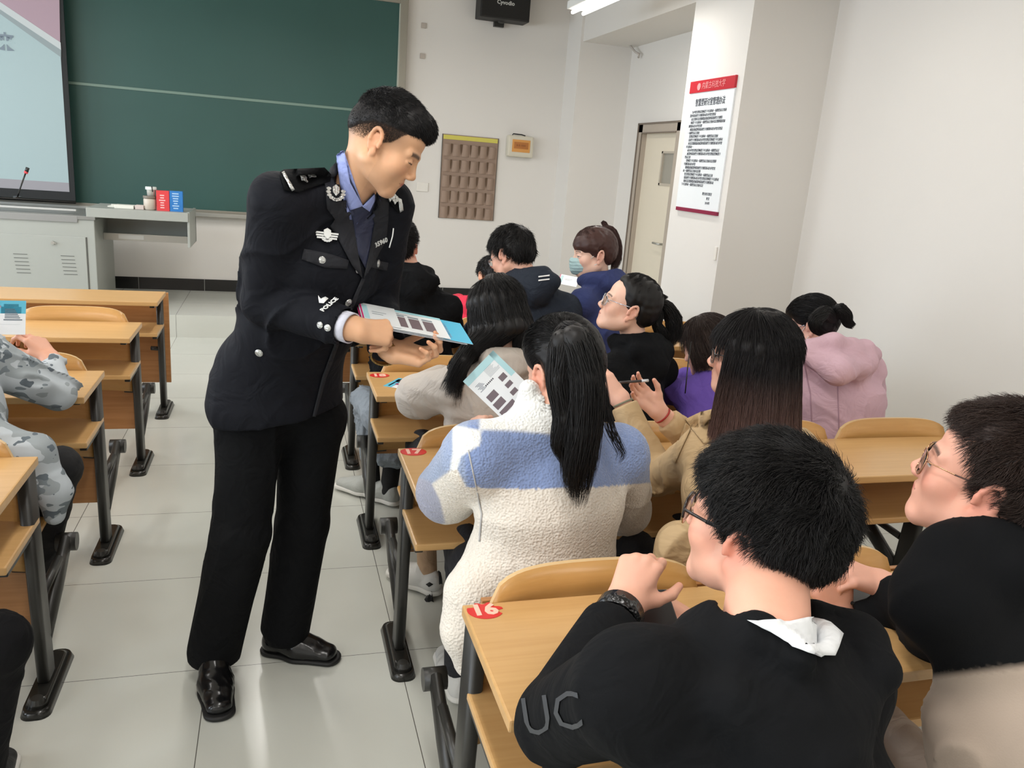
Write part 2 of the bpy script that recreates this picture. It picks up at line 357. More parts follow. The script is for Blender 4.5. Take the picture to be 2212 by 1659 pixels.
# electric box
eb = empty('meter_box', (2.07, YW, 1.71), 'small cream wall box with an orange cover plate, right of the pocket organizer', 'wall box')
brx('casing', (1.92, YW-.09, 1.715), (2.2, YW, 1.93), mat('box_cream', (208, 202, 184), .5), eb, .02)
brx('orange_plate', (1.965, YW-.094, 1.765), (2.16, YW-.088, 1.89), mat('box_orange', (212, 150, 78), .4), eb, .003)
brx('terminal_strip', (1.985, YW-.097, 1.80), (2.14, YW-.093, 1.865), mat('box_orange_dark', (176, 110, 50), .4), eb, .002)
text('plate_marks', '8 8\u00b71000', .028, frame((2.06, YW-.0975, 1.832), (1, 0, 0), (0, 0, 1)), mat('plate_mark_brown', (120, 66, 28), .5), eb)
MB().tube([(1.97, YW-.04, 1.925), (1.98, YW-.05, 1.945), (2.07, YW-.06, 1.942), (2.11, YW-.05, 1.935)], .006).build('latch', plastic_black, eb)
def plate(name, c, n, w_, h_, lab, cat, m_=None):
    c = Vector(c); n = Vector(n); t = Vector((0, 0, 1)).cross(n)
    a_ = c-t*w_/2-Vector((0, 0, h_/2)); b_ = c+t*w_/2+Vector((0, 0, h_/2))+n*.012
    o = MB().box([min(a_[i], b_[i]) for i in range(3)], [max(a_[i], b_[i]) for i in range(3)], .004).build(name, m_ or mat('socket_white', (226, 222, 214), .4)); return tagx(o, lab, cat)
plate('wall_socket', (1.06, YW, 1.34), (0, -1, 0), .12, .09, 'white double wall socket beside the blackboard frame', 'wall socket')
plate('light_switch', (2.452, 2.49, 1.15), (-1, 0, 0), .03, .09, 'small white switch plate low on the pillar below the red-topped poster', 'light switch')
for z in (2.88, 2.6): plate('wall_bracket', (1.0, YW, z), (0, -1, 0), .05, .05, 'small pale mounting plate left on the wall %s beside the blackboard' % ('high up' if z > 2.7 else 'lower down'), 'mounting plate', mat('old_plate', (186, 176, 166), .7))
# cable hanging from the ceiling corner
o = MB().tube([at(1338, 13, X=2.95), at(1341, 40, X=2.95), at(1346, 70, X=2.96), at(1358, 95, X=2.98), at(1372, 112, X=3.0), at(1381, 117, X=3.02), at(1379, 124, X=3.03)], .011).build('hanging_cable', mat('cable_sleeve', (188, 180, 172), .6), smooth=True)
tagx(o, 'pale loose cable hanging down from the corner of the ceiling', 'cable')
# poster on the pillar
PX = 2.452-.012
ps = empty('rules_poster', (PX, 2.83, 1.4), 'long white rules poster with a red header and dark red foot on the pillar', 'poster')
brx('board', (PX, 2.53, 1.42), (2.452, 3.135, 2.21), mat('poster_white', (236, 240, 242), .35), ps, .002)
brx('header', (PX-.006, 2.53, 2.205), (2.452, 3.135, 2.285), mat('poster_red', (190, 34, 48), .35), ps, .002)
brx('foot_strip', (PX-.006, 2.53, 1.395), (2.452, 3.12, 1.42), mat('poster_darkred', (136, 26, 62), .4), ps, .002)
def pf(y, z): return frame((PX-.0075, y, z), (0, -1, 0), (0, 0, 1))
text('header_text', '\u5185\u8499\u53e4\u79d1\u6280\u5927\u5b66', .05, pf(2.80, 2.243), mat('header_pink', (240, 150, 150), .5), ps, sx=.9)
MB().disc((PX-.007, 3.0, 2.243), .024, .002, 'X').build('header_seal', MAT['header_pink'], ps)
ink = mat('poster_ink', (78, 80, 88), .6)
text('poster_title', '\u667a\u6167\u578b\u7814\u8ba8\u5ba4\u7ba1\u7406\u529e\u6cd5', .054, frame((PX-.001, 2.83, 2.135), (0, -1, 0), (0, 0, 1)), ink, ps, bold=.0008, sx=.75)
chars = '\u4e3a\u8fdb\u4e00\u6b65\u52a0\u5f3a\u667a\u6167\u6559\u5ba4\u7684\u7ba1\u7406\u4fdd\u8bc1\u8bbe\u5907\u6b63\u5e38\u4f7f\u7528\u5e08\u751f\u5e94\u9075\u5b88\u4ee5\u4e0b\u89c4\u5b9a\u4e0d\u5f97\u64c5\u81ea\u62c6\u5378\u79fb\u52a8\u5668\u6750'
z = 2.075; lens = [22, 17, 20, 22, 9, 21, 8, 19, 22, 22, 5, 21, 22, 4, 20, 8, 20, 12, 19, 23, 20, 15]
k = 0; mes = []
for ln in lens:
    s_ = ''.join(chars[(k+i*3) % len(chars)] for i in range(ln)); k += 7
    mes.append(text_mesh(s_, .0215, frame((PX-.001, 3.09-(.025 if ln > 18 else 0), z), (0, -1, 0), (0, 0, 1)), align='LEFT')); z -= .0235
for s_, y in (('\u6559\u52a1\u5904\u5b9e\u9a8c\u5ba4', 2.70), ('\u5904\u5ba4', 2.68), ('2018\u5e74', 2.68)):
    mes.append(text_mesh(s_, .022, frame((PX-.001, y, z-.03), (0, -1, 0), (0, 0, 1)))); z -= .03
bm = bmesh.new()
for me_ in mes: bm.from_mesh(me_)
me_ = bpy.data.meshes.new('body_text'); bm.to_mesh(me_); bm.free(); link('body_text', me_, ink, ps)
# ------------------------------------------------------------------ lectern on the podium
LY, LB = 4.95, 5.72; LX = -1.81
le = empty('media_lectern', (-2.6, LY, .19), 'grey metal multimedia lectern cabinet with vents and a side shelf, on the podium', 'lectern')
brx('cabinet', (-3.6, LY, .19), (LX, LB, .93), grey_metal, le, .006)
MB().box((-3.4, LY-.006, .25), (LX-.07, LY, .79), .003).build('door', grey_metal, le)
MB().box((LX-.066, LY-.004, .2), (LX-.060, LY+.001, .79)).build('door_gap', grey_dark, le)
d_ = bpy.data.objects['door']
g = MB()
for cx_ in (-2.36+.0, -2.02): 
    for k in range(6): g.box((cx_-.05+k*.003, LY-.0085, .63-k*.03), (cx_+.05+k*.003, LY-.005, .6345-k*.03))
g.build('vent_slots', mat('vent_grey', (96, 98, 94), .6), le)
MB().disc((-2.12, LY-.012, .735), .014, .02, 'Y').disc((-2.10, LY-.02, .735), .006, .014, 'Y').build('lock', alu, le)
brx('sloped_top', (-3.6, LY-.01, .93), (LX+.01, LB, .96), mat('lectern_top', (128, 128, 124), .4), le, .004)
brx('control_strip', (-3.6, LY-.012, .905), (LX-.12, LY+.002, .955), mat('control_strip', (138, 138, 136), .35), le, .003)
MB().box((-3.6, LY+.1, .985), (LX-.15, LY+.14, 1.0), .003).build('raised_bar', mat('bar_white', (190, 190, 186), .4), le)
g = MB(); g.box((-2.75, LY-.016, .925), (-2.70, LY-.012, .935)); g.disc((-2.56, LY-.016, .928), .006, .008, 'Y'); g.disc((-2.6, LY-.016, .928), .006, .008, 'Y'); g.build('control_knob', plastic_black, le)
# right-hand wing
WX0, WX1 = -1.865, -1.085
brx('wing_top', (WX0, LY-.01, .955), (WX1-.01, LB-.2, 1.03), grey_metal, le, .004)
g = MB(); g.box((WX1-.02, LY+.01, .74), (WX1, LB-.2, 1.035), .003); g.box((LX, LB-.24, .74), (WX1, LB-.2, .96)); g.build('wing_side', grey_metal, le)
g = MB(); g.box((LX, LY+.36, .74), (WX1, LB-.2, .745)); g.box((LX+.0, LY+.33, .74), (WX1-.02, LY+.36, .80), .003); g.build('drawer_rail', alu, le)
MB().box((LX+.12, LY+.327, .755), (LX+.32, LY+.33, .79)).build('rail_plate', mat('rail_plate', (205, 205, 200), .4), le)
# microphone
g = MB(); g.tube([at(38, 425, Y=5.05), at(44, 405, Y=5.05), at(55, 375, Y=5.05)], .006).disc(at(37, 426, Y=5.05), .03, .012); mic = g.build('gooseneck_microphone', plastic_black, smooth=False); tagx(mic, 'thin gooseneck microphone standing on the grey lectern', 'microphone')
mic_e = mic
h = MB().tube([at(57, 371, Y=5.05), at(60, 362, Y=5.05)], .014).build('mic_head', plastic_black, mic)
MB().tube([at(55.5, 374.5, Y=5.05), at(57, 370, Y=5.05)], .0145).build('mic_ring', mat('mic_ring_red', (190, 60, 66), .4, emit=((200, 50, 60), .3)), mic)
# things on the wing
WT = 1.03
def shelf(u, v): return at(u, v, Z=WT)
def box_at(name, u0, u1, vb, h_, d_, m_, lab, cat, z=WT, group=None, bev=.002, y=None):
    a_ = at(u0, vb, Y=y if y else 5.03); b_ = at(u1, vb, Y=y if y else 5.03)
    o = MB().box((a_[0], a_[1], z), (b_[0], a_[1]+d_, z+h_), bev).build(name, m_); return tagx(o, lab, cat, group)
rb = box_at('carton', 338, 366, 442, .165, .05, mat('carton_red', (216, 62, 66), .5), 'small red printed carton standing on the lectern wing', 'carton')
bbx = box_at('carton', 367, 395, 444, .168, .05, mat('carton_blue', (38, 118, 190), .5), 'small blue printed carton standing right of the red carton', 'carton')
for bx, bmat, n in ((rb, 'carton_pink', 6), (bbx, 'carton_skyblue', 7)):
    g = MB(); x0 = bx.location.x; y0_ = bx.location.y-.025
    for k in range(n):
        zz = WT+.022+k*.02; w_ = random.uniform(.02, .05); g.box((x0-w_/2-.008, y0_-.0015, zz), (x0+w_/2-.002, y0_+.001, zz+.009))
    g.build('printed_lines', mat(bmat, (236, 190, 190) if bx is rb else (170, 204, 232), .5), bx)
def lathe(name, c, prof, m_, parent=None, n=24):
    g = MB(); rings = []
    for r_, z in prof: rings.append([g.bm.verts.new((c[0]+r_*math.cos(2*math.pi*k/n), c[1]+r_*math.sin(2*math.pi*k/n), c[2]+z)) for k in range(n)])
    for A, B in zip(rings, rings[1:]):
        for k in range(n): g.bm.faces.new((A[k], A[(k+1) % n], B[(k+1) % n], B[k])).smooth = True
    g.bm.faces.new(rings[0][::-1]); g.bm.faces.new(rings[-1])
    return g.build(name, m_, parent)
jc = at(324, 440, Y=5.07)
jar = lathe('storage_jar', (jc[0], 5.07, WT), [(.040, 0), (.048, .01), (.05, .05), (.05, .085), (.043, .098)], mat('jar_beige', (196, 186, 172), .35)); tagx(jar, 'squat beige jar with a grey lid on the lectern wing', 'jar')
lathe('jar_lid', (jc[0], 5.07, WT+.095), [(.052, 0), (.053, .004), (.053, .018), (.05, .02)], mat('jar_lid_grey', (120, 112, 100), .4), jar)
cup = lathe('plastic_cup', (jc[0]+.012, 5.07, WT+.1155), [(.031, 0), (.034, .045), (.036, .05)], mat('cup_milk', (196, 196, 188), .3)); tagx(cup, 'small white lidded tub standing on top of the beige jar', 'tub')
lathe('cup_lid', (jc[0]+.012, 5.07, WT+.1655), [(.043, 0), (.044, .003), (.044, .02), (.041, .024)], mat('cup_lid_white', (222, 230, 226), .35), cup)
MB().tube([(jc[0]+.025, 5.07-.044, WT+.195), (jc[0]+.03, 5.07-.046, WT+.15)], .004).build('cup_strap', plastic_black, cup)
paper_m = mat('paper_white', (226, 226, 216), .7)
box_at('paper_block', 246, 288, 439, .028, .12, paper_m, 'thick white paper pad lying on the lectern wing beside the jar', 'paper pad', bev=.004)
box_at('folded_cloth', 291, 310, 438, .035, .08, mat('cloth_pinkgrey', (206, 192, 186), .9), 'small pinkish grey folded cloth between the paper pad and the jar', 'folded cloth', bev=.006)
g = MB(); c0 = (-1.72, 5.2, WT); g.box((c0[0]-.02, c0[1]-.06, WT), (c0[0]+.16, c0[1]+.08, WT+.008), .002); g.box((c0[0], c0[1]-.05, WT+.008), (c0[0]+.14, c0[1]+.08, WT+.018), .003, rot=Matrix.Rotation(.2, 3, 'Z')); tagx(g.build('paper_sheets', paper_m), 'loose white sheets lying at the back of the lectern wing', 'papers')
# ------------------------------------------------------------------ bench desks
def arch_mesh(x0, x1, yb, z0, z1, curve=.03, th=.012, n=26):
    """bent-ply backrest: arched top, gently curved in plan"""
    g = MB(); rows = []
    xc, hw = (x0+x1)/2, (x1-x0)/2
    F = []; B = []
    for i in range(n+1):
        t = -1+2*i/n; x = xc+hw*t
        top = .742+(z1-.742)*max(0, 1-abs(t)**5)**.45
        if abs(t) > .985: top = .745
        y = yb+curve*(1-t*t)-0.0
        lean = -.02
        F.append([g.bm.verts.new((x, y+lean*(k/6), z0+(top-z0)*k/6)) for k in range(7)])
        B.append([g.bm.verts.new((x, y+th+lean*(k/6), z0+(top-z0)*k/6)) for k in range(7)])
    for i in range(n):
        for k in range(6):
            g.bm.faces.new((F[i][k], F[i+1][k], F[i+1][k+1], F[i][k+1])).smooth = True
            g.bm.faces.new((B[i][k], B[i][k+1], B[i+1][k+1], B[i+1][k])).smooth = True
        f = g.bm.faces.new((F[i][6], F[i+1][6], B[i+1][6], B[i][6])); f.material_index = 1
        g.bm.faces.new((F[i][0], B[i][0], B[i+1][0], F[i+1][0]))
    for i in (0, n):
        for k in range(6):
            f = g.bm.faces.new((F[i][k], F[i][k+1], B[i][k+1], B[i][k])); f.material_index = 1
    return g
def rounded_rect(x0, x1, y0, y1, r, n=6, corners=(1, 1, 1, 1)):
    P = []
    for (cx_, cy_, a0, on) in ((x1-r, y0+r, -90, corners[0]), (x1-r, y1-r, 0, corners[1]), (x0+r, y1-r, 90, corners[2]), (x0+r, y0+r, 180, corners[3])):
        if on:
            for k in range(n+1):
                a_ = math.radians(a0+90*k/n); P.append((cx_+r*math.cos(a_), cy_+r*math.sin(a_)))
        else: P.append((cx_+(r if a0 in (-90, 0) else -r), cy_+(r if a0 in (0, 90) else -r)))
    return P
def bench(y0, x0, x1, legs, seats, label, sticker=None, group='bench desks of the lecture room', panel_full=False, up_seats=()):
    root = empty('bench_desk', ((x0+x1)/2, y0, 0), label, 'bench desk', group)
    ta, tb = y0-.415, y0-.062
    g = MB(); g.box((x0, ta, .726), (x1, tb, .75), .004); g.build('tabletop', oak, root)
    MB().box((x0+.02, y0-.325, .535), (x1-.02, y0-.02, .557), .005).build('shelf', oak, root)
    pz = (.17, .725) if panel_full else ((.195, .725) if x1 < 0 else (.372, .725))
    pa, pb = (x0+.0, x1-.0) if panel_full else (min(legs)+.02, max(legs)-.02)
    py = y0+.045 if panel_full else y0-.012
    MB().box((pa, py, pz[0]), (pb, py+.015, pz[1]), .002).build('front_panel', panel_m, root)
    for lx in legs:
        g = MB()
        for (za, zb, ya, yb_) in ((.045, .715, y0-.02, y0-.055),):
            P = [(lx-.017, -.042), (lx+.017, -.042), (lx+.017, .042), (lx-.017, .042)]
            rr = rounded_rect(-.0165, .0165, -.04, .04, .012, 4)
            A = [g.bm.verts.new((lx+q[0], ya+q[1], za)) for q in rr]; B = [g.bm.verts.new((lx+q[0], yb_+q[1], zb)) for q in rr]
            for k in range(len(rr)): g.bm.faces.new((A[k], A[(k+1) % len(rr)], B[(k+1) % len(rr)], B[k])).smooth = True
            g.bm.faces.new(B); g.bm.faces.new(A[::-1])
        g.box((lx-.012, y0-.36, .706), (lx+.012, y0-.03, .726), .003)
        g.box((lx-.012, y0-.30, .518), (lx+.012, y0-.03, .535), .003)
        leg = g.build('leg', steel_m, root)
        g = MB()
        for (w_, l_, z0_, z1_, w2, l2) in ((.040, .165, 0, .022, .034, .155), (.030, .15, .022, .040, .022, .12)):
            rr = rounded_rect(lx-w_, lx+w_, y0-.005-l_, y0-.005+l_, min(w_*.9, .03), 5); r2 = rounded_rect(lx-w2, lx+w2, y0-.005-l2, y0-.005+l2, min(w2*.9, .03), 5)
            A = [g.bm.verts.new((q[0], q[1], z0_)) for q in rr]; B = [g.bm.verts.new((q[0], q[1], z1_)) for q in r2]
            for k in range(len(rr)): g.bm.faces.new((A[k], A[(k+1) % len(rr)], B[(k+1) % len(rr)], B[k])).smooth = True
            g.bm.faces.new(B); g.bm.faces.new(A[::-1])
        foot = g.build('foot', mat('foot_casting', (36, 35, 32), .22), root)
        MB().disc((lx, y0-.125, .036), .021, .014, r2=.016).build('bolt_cap', steel_m, foot)
        if seats:
            g = MB()   # seat arm reaching forward from the post
            g.tube([(lx, y0+.0, .16), (lx, y0+.16, .25), (lx, y0+.30, .325)], [.03, .034, .028], n=12, flat=.6, up=(0, 0, 1))
            g.tube([(lx-.03, y0+.31, .315), (lx+.03, y0+.31, .315)], .03, n=14)
            g.tube([(lx, y0+.01, .30), (lx, y0+.20, .31)], .014, n=10)
            g.build('seat_arm', steel_m, root)
    # cross brackets holding the panel
    g = MB()
    for lx in legs:
        s_ = 1 if lx < (x0+x1)/2 else -1
        g.tube([(lx, y0-.03, .40), (lx+s_*.06, y0-.02, .40)], .013, n=10)
    g.build('panel_bracket', steel_m, root)
    for (a_, b_) in seats:
        arch_mesh(a_, b_, y0-.048, .40, .815).build('backrest', [oak_seat, oak_edge], root)
        i = seats.index((a_, b_))
        if i in up_seats:   # folded up against the back
            MB().box((a_+.03, y0+.05, .42), (b_-.03, y0+.075, .70), .01, rot=Matrix.Rotation(-.12, 3, 'X')).build('seat', oak_seat, root)
        else:
            MB().box((a_+.02, y0+.06, .40), (b_-.02, y0+.42, .418), .006, rot=Matrix.Rotation(.04, 3, 'X')).build('seat', oak_seat, root)
    if sticker:
        su, sv, txt, torn = sticker
        c = at(su, sv, Z=.7505); g = MB(); n = 34; P = []
        for k in range(n):
            a_ = 2*math.pi*k/n; rr = .030
            if torn and 2.6 > a_ > .2 or torn and a_ > 5.9: rr = .030*(.80+.16*math.sin(7*a_)+.06*math.sin(17*a_))
            P.append((c[0]+rr*1.32*math.cos(a_)*(.92 if torn else 1), c[1]+rr*1.05*math.sin(a_), .7503))
        g.prism(P, (0, 0, .0008)); st = g.build('number_sticker', mat('sticker_red', (206, 46, 44), .4), root)
        text('number', txt, .052, frame((c[0]-.002, c[1]-.001, .7515), (1, 0, 0), (0, 1, 0)), mat('sticker_number', (240, 190, 170), .4), st, bold=.0022, sx=1.05)
    return root
SEATS_R = [(.022, .49), (.52, 1.0), (1.03, 1.505), (1.54, 2.03)]
def mir(S): return [(-1.045-b, -1.045-a) for a, b in S]
SEATS_L = mir(SEATS_R)
R_LEGS = [.0, .99, 2.0]; L_LEGS = [-1.045, -2.035, -3.045]
names = {0: 'second', 1: 'third', 2: 'fourth', 3: 'fifth'}
bench(-.91, -.036, 2.075, R_LEGS, SEATS_R, 'oak bench desk with the torn red number 16 sticker, nearest on the right', (1048, 1318, '16', True))
bench(0, -.036, 2.075, R_LEGS, SEATS_R, 'oak bench desk with the red number 17 sticker beside the fleece sleeve', (893, 976, '17', False))
bench(.91, -.036, 2.075, R_LEGS, SEATS_R, 'oak bench desk with the red number 18 sticker, under the officer\'s hands', (820, 811, '18', False), up_seats=(3,))
bench(1.82, -.036, 2.075, R_LEGS, SEATS_R, 'oak bench desk with its empty end backrest showing beside the ponytail in glasses', up_seats=(0, 2, 3))
bench(2.73, -.036, 2.075, R_LEGS, [], 'pale front bench desk on the right, mostly hidden behind the seated students', panel_full=True)
bench(2.72, -3.12, -1.008, L_LEGS, [], 'frontmost oak bench desk on the left with a full front panel, before the lectern', panel_full=True)
bench(1.82, -3.12, -1.008, L_LEGS, SEATS_L, 'oak bench desk on the left with one whole arched backrest showing, second from the lectern', up_seats=(0, 1, 2, 3))
bench(.91, -3.12, -1.008, L_LEGS, SEATS_L, 'oak bench desk on the left that the camouflage sleeve leans on', up_seats=(0, 1, 2, 3))
bench(0, -3.12, -1.008, L_LEGS, SEATS_L, 'oak bench desk at the left edge, nearest to the viewer, behind the camouflage jacket', up_seats=(1, 2, 3))
# ------------------------------------------------------------------ distance-field modelling (bodies, clothes, hair)
def V(*a): return np.array(a if len(a) > 1 else a[0], float)
def nrm(v): v = np.asarray(v, float); return v/(np.linalg.norm(v)+1e-12)
class Field:
    def __init__(s, lo, hi, h):
        s.h = h; s.lo = np.asarray(lo, float); s.n = np.ceil((np.asarray(hi)-s.lo)/h).astype(int)+1
        s.f = np.full(s.n, .06, np.float32)
    def _sl(s, lo, hi):
        a = np.maximum(np.floor((lo-s.lo)/s.h).astype(int), 0); b = np.minimum(np.ceil((hi-s.lo)/s.h).astype(int)+1, s.n)
        if np.any(b <= a): return None
        return a, b
    def _grid(s, a, b):
        g = [(s.lo[i]+s.h*np.arange(a[i], b[i])).astype(np.float32) for i in range(3)]
        return g[0][:, None, None], g[1][None, :, None], g[2][None, None, :]
    def _apply(s, lo, hi, fn, k, op):
        pad = max(k, 2*s.h)+.012 if op == 'u' else k+2*s.h
        r = s._sl(lo-pad, hi+pad)
        if r is None: return s
        a, b = r; X, Y, Z = s._grid(a, b); d = fn(X, Y, Z).astype(np.float32)
        sl = tuple(slice(a[i], b[i]) for i in range(3)); F = s.f[sl]
        if op == 'u':
            if k > 0:
                hh = np.maximum(k-np.abs(F-d), 0)/k; s.f[sl] = np.minimum(F, d)-hh*hh*k*.25
            else: s.f[sl] = np.minimum(F, d)
        elif op == 's':
            d = -d
            hh = np.maximum(k-np.abs(F-d), 0)/k if k > 0 else 0; s.f[sl] = np.maximum(F, d)+hh*hh*k*.25
        return s
    def cone(s, a, b, ra, rb, k=.02, w=None, fl=1.0, op='u'):
        """round cone; w, fl: stretch of the cross-section along w"""
        a, b = V(a), V(b); ab = b-a; L2 = max(float(ab@ab), 1e-9)
        R_ = max(ra, rb)*max(fl, 1)
        if w is not None: w = nrm(w)
        def fn(X, Y, Z):
            px, py, pz = X-a[0], Y-a[1], Z-a[2]
            t = np.clip((px*ab[0]+py*ab[1]+pz*ab[2])/L2, 0, 1)
            qx, qy, qz = px-t*ab[0], py-t*ab[1], pz-t*ab[2]
            if w is not None and fl != 1:
                dw = (qx*w[0]+qy*w[1]+qz*w[2])*(1/fl-1); qx = qx+dw*w[0]; qy = qy+dw*w[1]; qz = qz+dw*w[2]
            d = np.sqrt(qx*qx+qy*qy+qz*qz)-(ra+(rb-ra)*t)
            return d
        return s._apply(np.minimum(a, b)-R_, np.maximum(a, b)+R_, fn, k, op)
    def chain(s, P, R_, k=.012, w=None, fl=1.0, op='u'):
        if not isinstance(R_, (list, tuple)): R_ = [R_]*len(P)
        for i in range(len(P)-1): s.cone(P[i], P[i+1], R_[i], R_[i+1], k, w, fl, op)
        return s
    def ell(s, c, r, rot=None, k=.02, op='u'):
        """ellipsoid, rot = 3x3 whose rows are the ellipsoid's axes"""
        c = V(c); r = V(r); A = np.eye(3) if rot is None else np.asarray(rot)
        e = np.sqrt(((A*r[:, None])**2).sum(0))
        def fn(X, Y, Z):
            p = [X-c[0], Y-c[1], Z-c[2]]
            q = [(A[i, 0]*p[0]+A[i, 1]*p[1]+A[i, 2]*p[2])/r[i] for i in range(3)]
            k0 = np.sqrt(q[0]**2+q[1]**2+q[2]**2)+1e-6
            k1 = np.sqrt((q[0]/r[0])**2+(q[1]/r[1])**2+(q[2]/r[2])**2)+1e-6
            return k0*(k0-1)/k1
        return s._apply(c-e, c+e, fn, k, op)
    def box(s, c, hx, rot=None, rad=.01, k=.01, op='u'):
        c = V(c); hx = V(hx)-rad; A = np.eye(3) if rot is None else np.asarray(rot)
        e = np.sqrt(((A*(hx+rad)[:, None])**2).sum(0))*1.2
        def fn(X, Y, Z):
            p = [X-c[0], Y-c[1], Z-c[2]]
            q = [np.abs(A[i, 0]*p[0]+A[i, 1]*p[1]+A[i, 2]*p[2])-hx[i] for i in range(3)]
            o = np.sqrt(sum(np.maximum(t, 0)**2 for t in q)); return o+np.minimum(np.maximum(np.maximum(q[0], q[1]), q[2]), 0)-rad
        return s._apply(c-e, c+e, fn, k, op)
    def cut(s, p, n, k=.004, lim=None):
        """remove everything on the side n points to; lim=(lo, hi) restricts it"""
        p = V(p); n = nrm(n)
        lo, hi = (s.lo, s.lo+s.h*s.n) if lim is None else (V(lim[0]), V(lim[1]))
        r = s._sl(lo, hi)
        if r is None: return s
        a, b = r; X, Y, Z = s._grid(a, b)
        d = ((X-p[0])*n[0]+(Y-p[1])*n[1]+(Z-p[2])*n[2]).astype(np.float32)
        sl = tuple(slice(a[i], b[i]) for i in range(3)); F = s.f[sl]
        hh = np.maximum(k-np.abs(F-d), 0)/k; s.f[sl] = np.maximum(F, d)+hh*hh*k*.25
        return s
    def disp(s, fn, band=.03):
        """add fn(x, y, z) near the surface"""
        idx = np.nonzero(np.abs(s.f) < band)
        x, y, z = [s.lo[i]+s.h*idx[i] for i in range(3)]
        s.f[idx] += fn(x, y, z).astype(np.float32); return s
    def mesh(s, relax=1):
        F = s.f; n = F.shape
        F[0] = F[-1] = .05; F[:, 0] = F[:, -1] = .05; F[:, :, 0] = F[:, :, -1] = .05
        ins = F < 0
        c = np.zeros((n[0]-1, n[1]-1, n[2]-1), np.uint8)
        for dx in (0, 1):
            for dy in (0, 1):
                for dz in (0, 1): c += ins[dx:n[0]-1+dx, dy:n[1]-1+dy, dz:n[2]-1+dz]
        ci = np.nonzero((c > 0) & (c < 8)); m_ = len(ci[0])
        ids = np.full(c.shape, -1, np.int32); ids[ci] = np.arange(m_)
        acc = np.zeros((m_, 3)); cnt = np.zeros(m_)
        C = [(a, b, c_) for a in (0, 1) for b in (0, 1) for c_ in (0, 1)]
        val = {q: F[ci[0]+q[0], ci[1]+q[1], ci[2]+q[2]] for q in C}
        for q in C:
            for ax in range(3):
                if q[ax] == 0:
                    r = list(q); r[ax] = 1; r = tuple(r); v0, v1 = val[q], val[r]
                    mk = (v0 < 0) != (v1 < 0); t = v0[mk]/(v0[mk]-v1[mk])
                    p = np.tile(np.array(q, float), (mk.sum(), 1)); p[:, ax] += t
                    acc[mk] += p; cnt[mk] += 1
        P = (acc/cnt[:, None]+np.stack(ci, 1))*s.h+s.lo
        quads = []
        for ax in range(3):
            o = [(1, 2), (2, 0), (0, 1)][ax]
            A = ins[tuple(slice(0, -1) if i == ax else slice(None) for i in range(3))]; B = ins[tuple(slice(1, None) if i == ax else slice(None) for i in range(3))]
            for flip in (0, 1):
                e = np.nonzero(A & ~B) if not flip else np.nonzero(~A & B)
                e = [q.copy() for q in e]
                ok = (e[o[0]] > 0) & (e[o[1]] > 0) & (e[o[0]] < n[o[0]]-1) & (e[o[1]] < n[o[1]]-1)
                e = [q[ok] for q in e]
                def cid(da, db):
                    r = [q.copy() for q in e]; r[o[0]] -= da; r[o[1]] -= db; return ids[r[0], r[1], r[2]]
                q4 = np.stack([cid(1, 1), cid(0, 1), cid(0, 0), cid(1, 0)], 1)
                quads.append(q4[:, ::-1] if flip else q4)
        Q = np.concatenate(quads)
        for _ in range(relax):
            nb = np.zeros_like(P); k = np.zeros(len(P))
            for a_, b_ in ((0, 1), (1, 2), (2, 3), (3, 0)):
                for u_, v_ in ((a_, b_), (b_, a_)):
                    for d_ in range(3): nb[:, d_] += np.bincount(Q[:, u_], P[Q[:, v_], d_], len(P))
                    k += np.bincount(Q[:, u_], minlength=len(P))
            P = P*.45+.55*nb/np.maximum(k, 1)[:, None]
        return P, Q
def join_geo(*gs):
    P = []; Q = []; n = 0
    for p, q in gs: P.append(p); Q.append(q+n); n += len(p)
    return np.concatenate(P), np.concatenate(Q)
def geo_obj(name, geo, m, parent=None, col=None, smooth=True):
    P, Q = geo; me = bpy.data.meshes.new(name)
    me.vertices.add(len(P)); me.loops.add(Q.size); me.polygons.add(len(Q))
    base = np.array(base_of(parent)) if parent is not None else np.zeros(3)
    me.vertices.foreach_set('co', np.asarray(P, np.float32).ravel())
    me.loops.foreach_set('vertex_index', Q.astype(np.int32).ravel())
    me.polygons.foreach_set('loop_start', np.arange(0, Q.size, Q.shape[1], dtype=np.int32))
    me.update(calc_edges=True); me.validate()
    if col is not None and len(me.vertices) == len(P):
        a = me.color_attributes.new('Col', 'FLOAT_COLOR', 'POINT')
        a.data.foreach_set('color', np.concatenate([col, np.ones((len(P), 1))], 1).astype(np.float32).ravel())
    if smooth: me.polygons.foreach_set('use_smooth', np.ones(len(me.polygons), bool))
    return link(name, me, m, parent)
def waves(seed, n, f0, f1, stretch=(1, 1, 1)):
    r = np.random.RandomState(seed); K = r.normal(size=(n, 3)); K /= np.linalg.norm(K, axis=1)[:, None]
    K *= r.uniform(f0, f1, (n, 1)); K = K/np.array(stretch); ph = r.uniform(0, 6.28, n)
    def fn(x, y, z):
        o = 0
        for k, p in zip(K, ph): o = o+np.sin(k[0]*x+k[1]*y+k[2]*z+p)
        return o/math.sqrt(n)
    return fn
def folds(seed, amp=.004, f=45, stretch=(1, 1, 1)):
    """cloth folds: warped ridges plus a broad swell"""
    a, b, c_ = waves(seed, 4, f*.25, f*.5, stretch), waves(seed+1, 3, f*.6, f, stretch), waves(seed+2, 4, f*.12, f*.22)
    def fn(x, y, z):
        w = a(x, y, z); r = 1-np.abs(np.sin(b(x, y, z)*1.7+w*1.5))
        m_ = np.clip(c_(x, y, z)*.5+.5, 0, 1)
        return -amp*(r**2.5-.25)*1.7*m_+amp*.55*c_(x, y, z)
    return fn
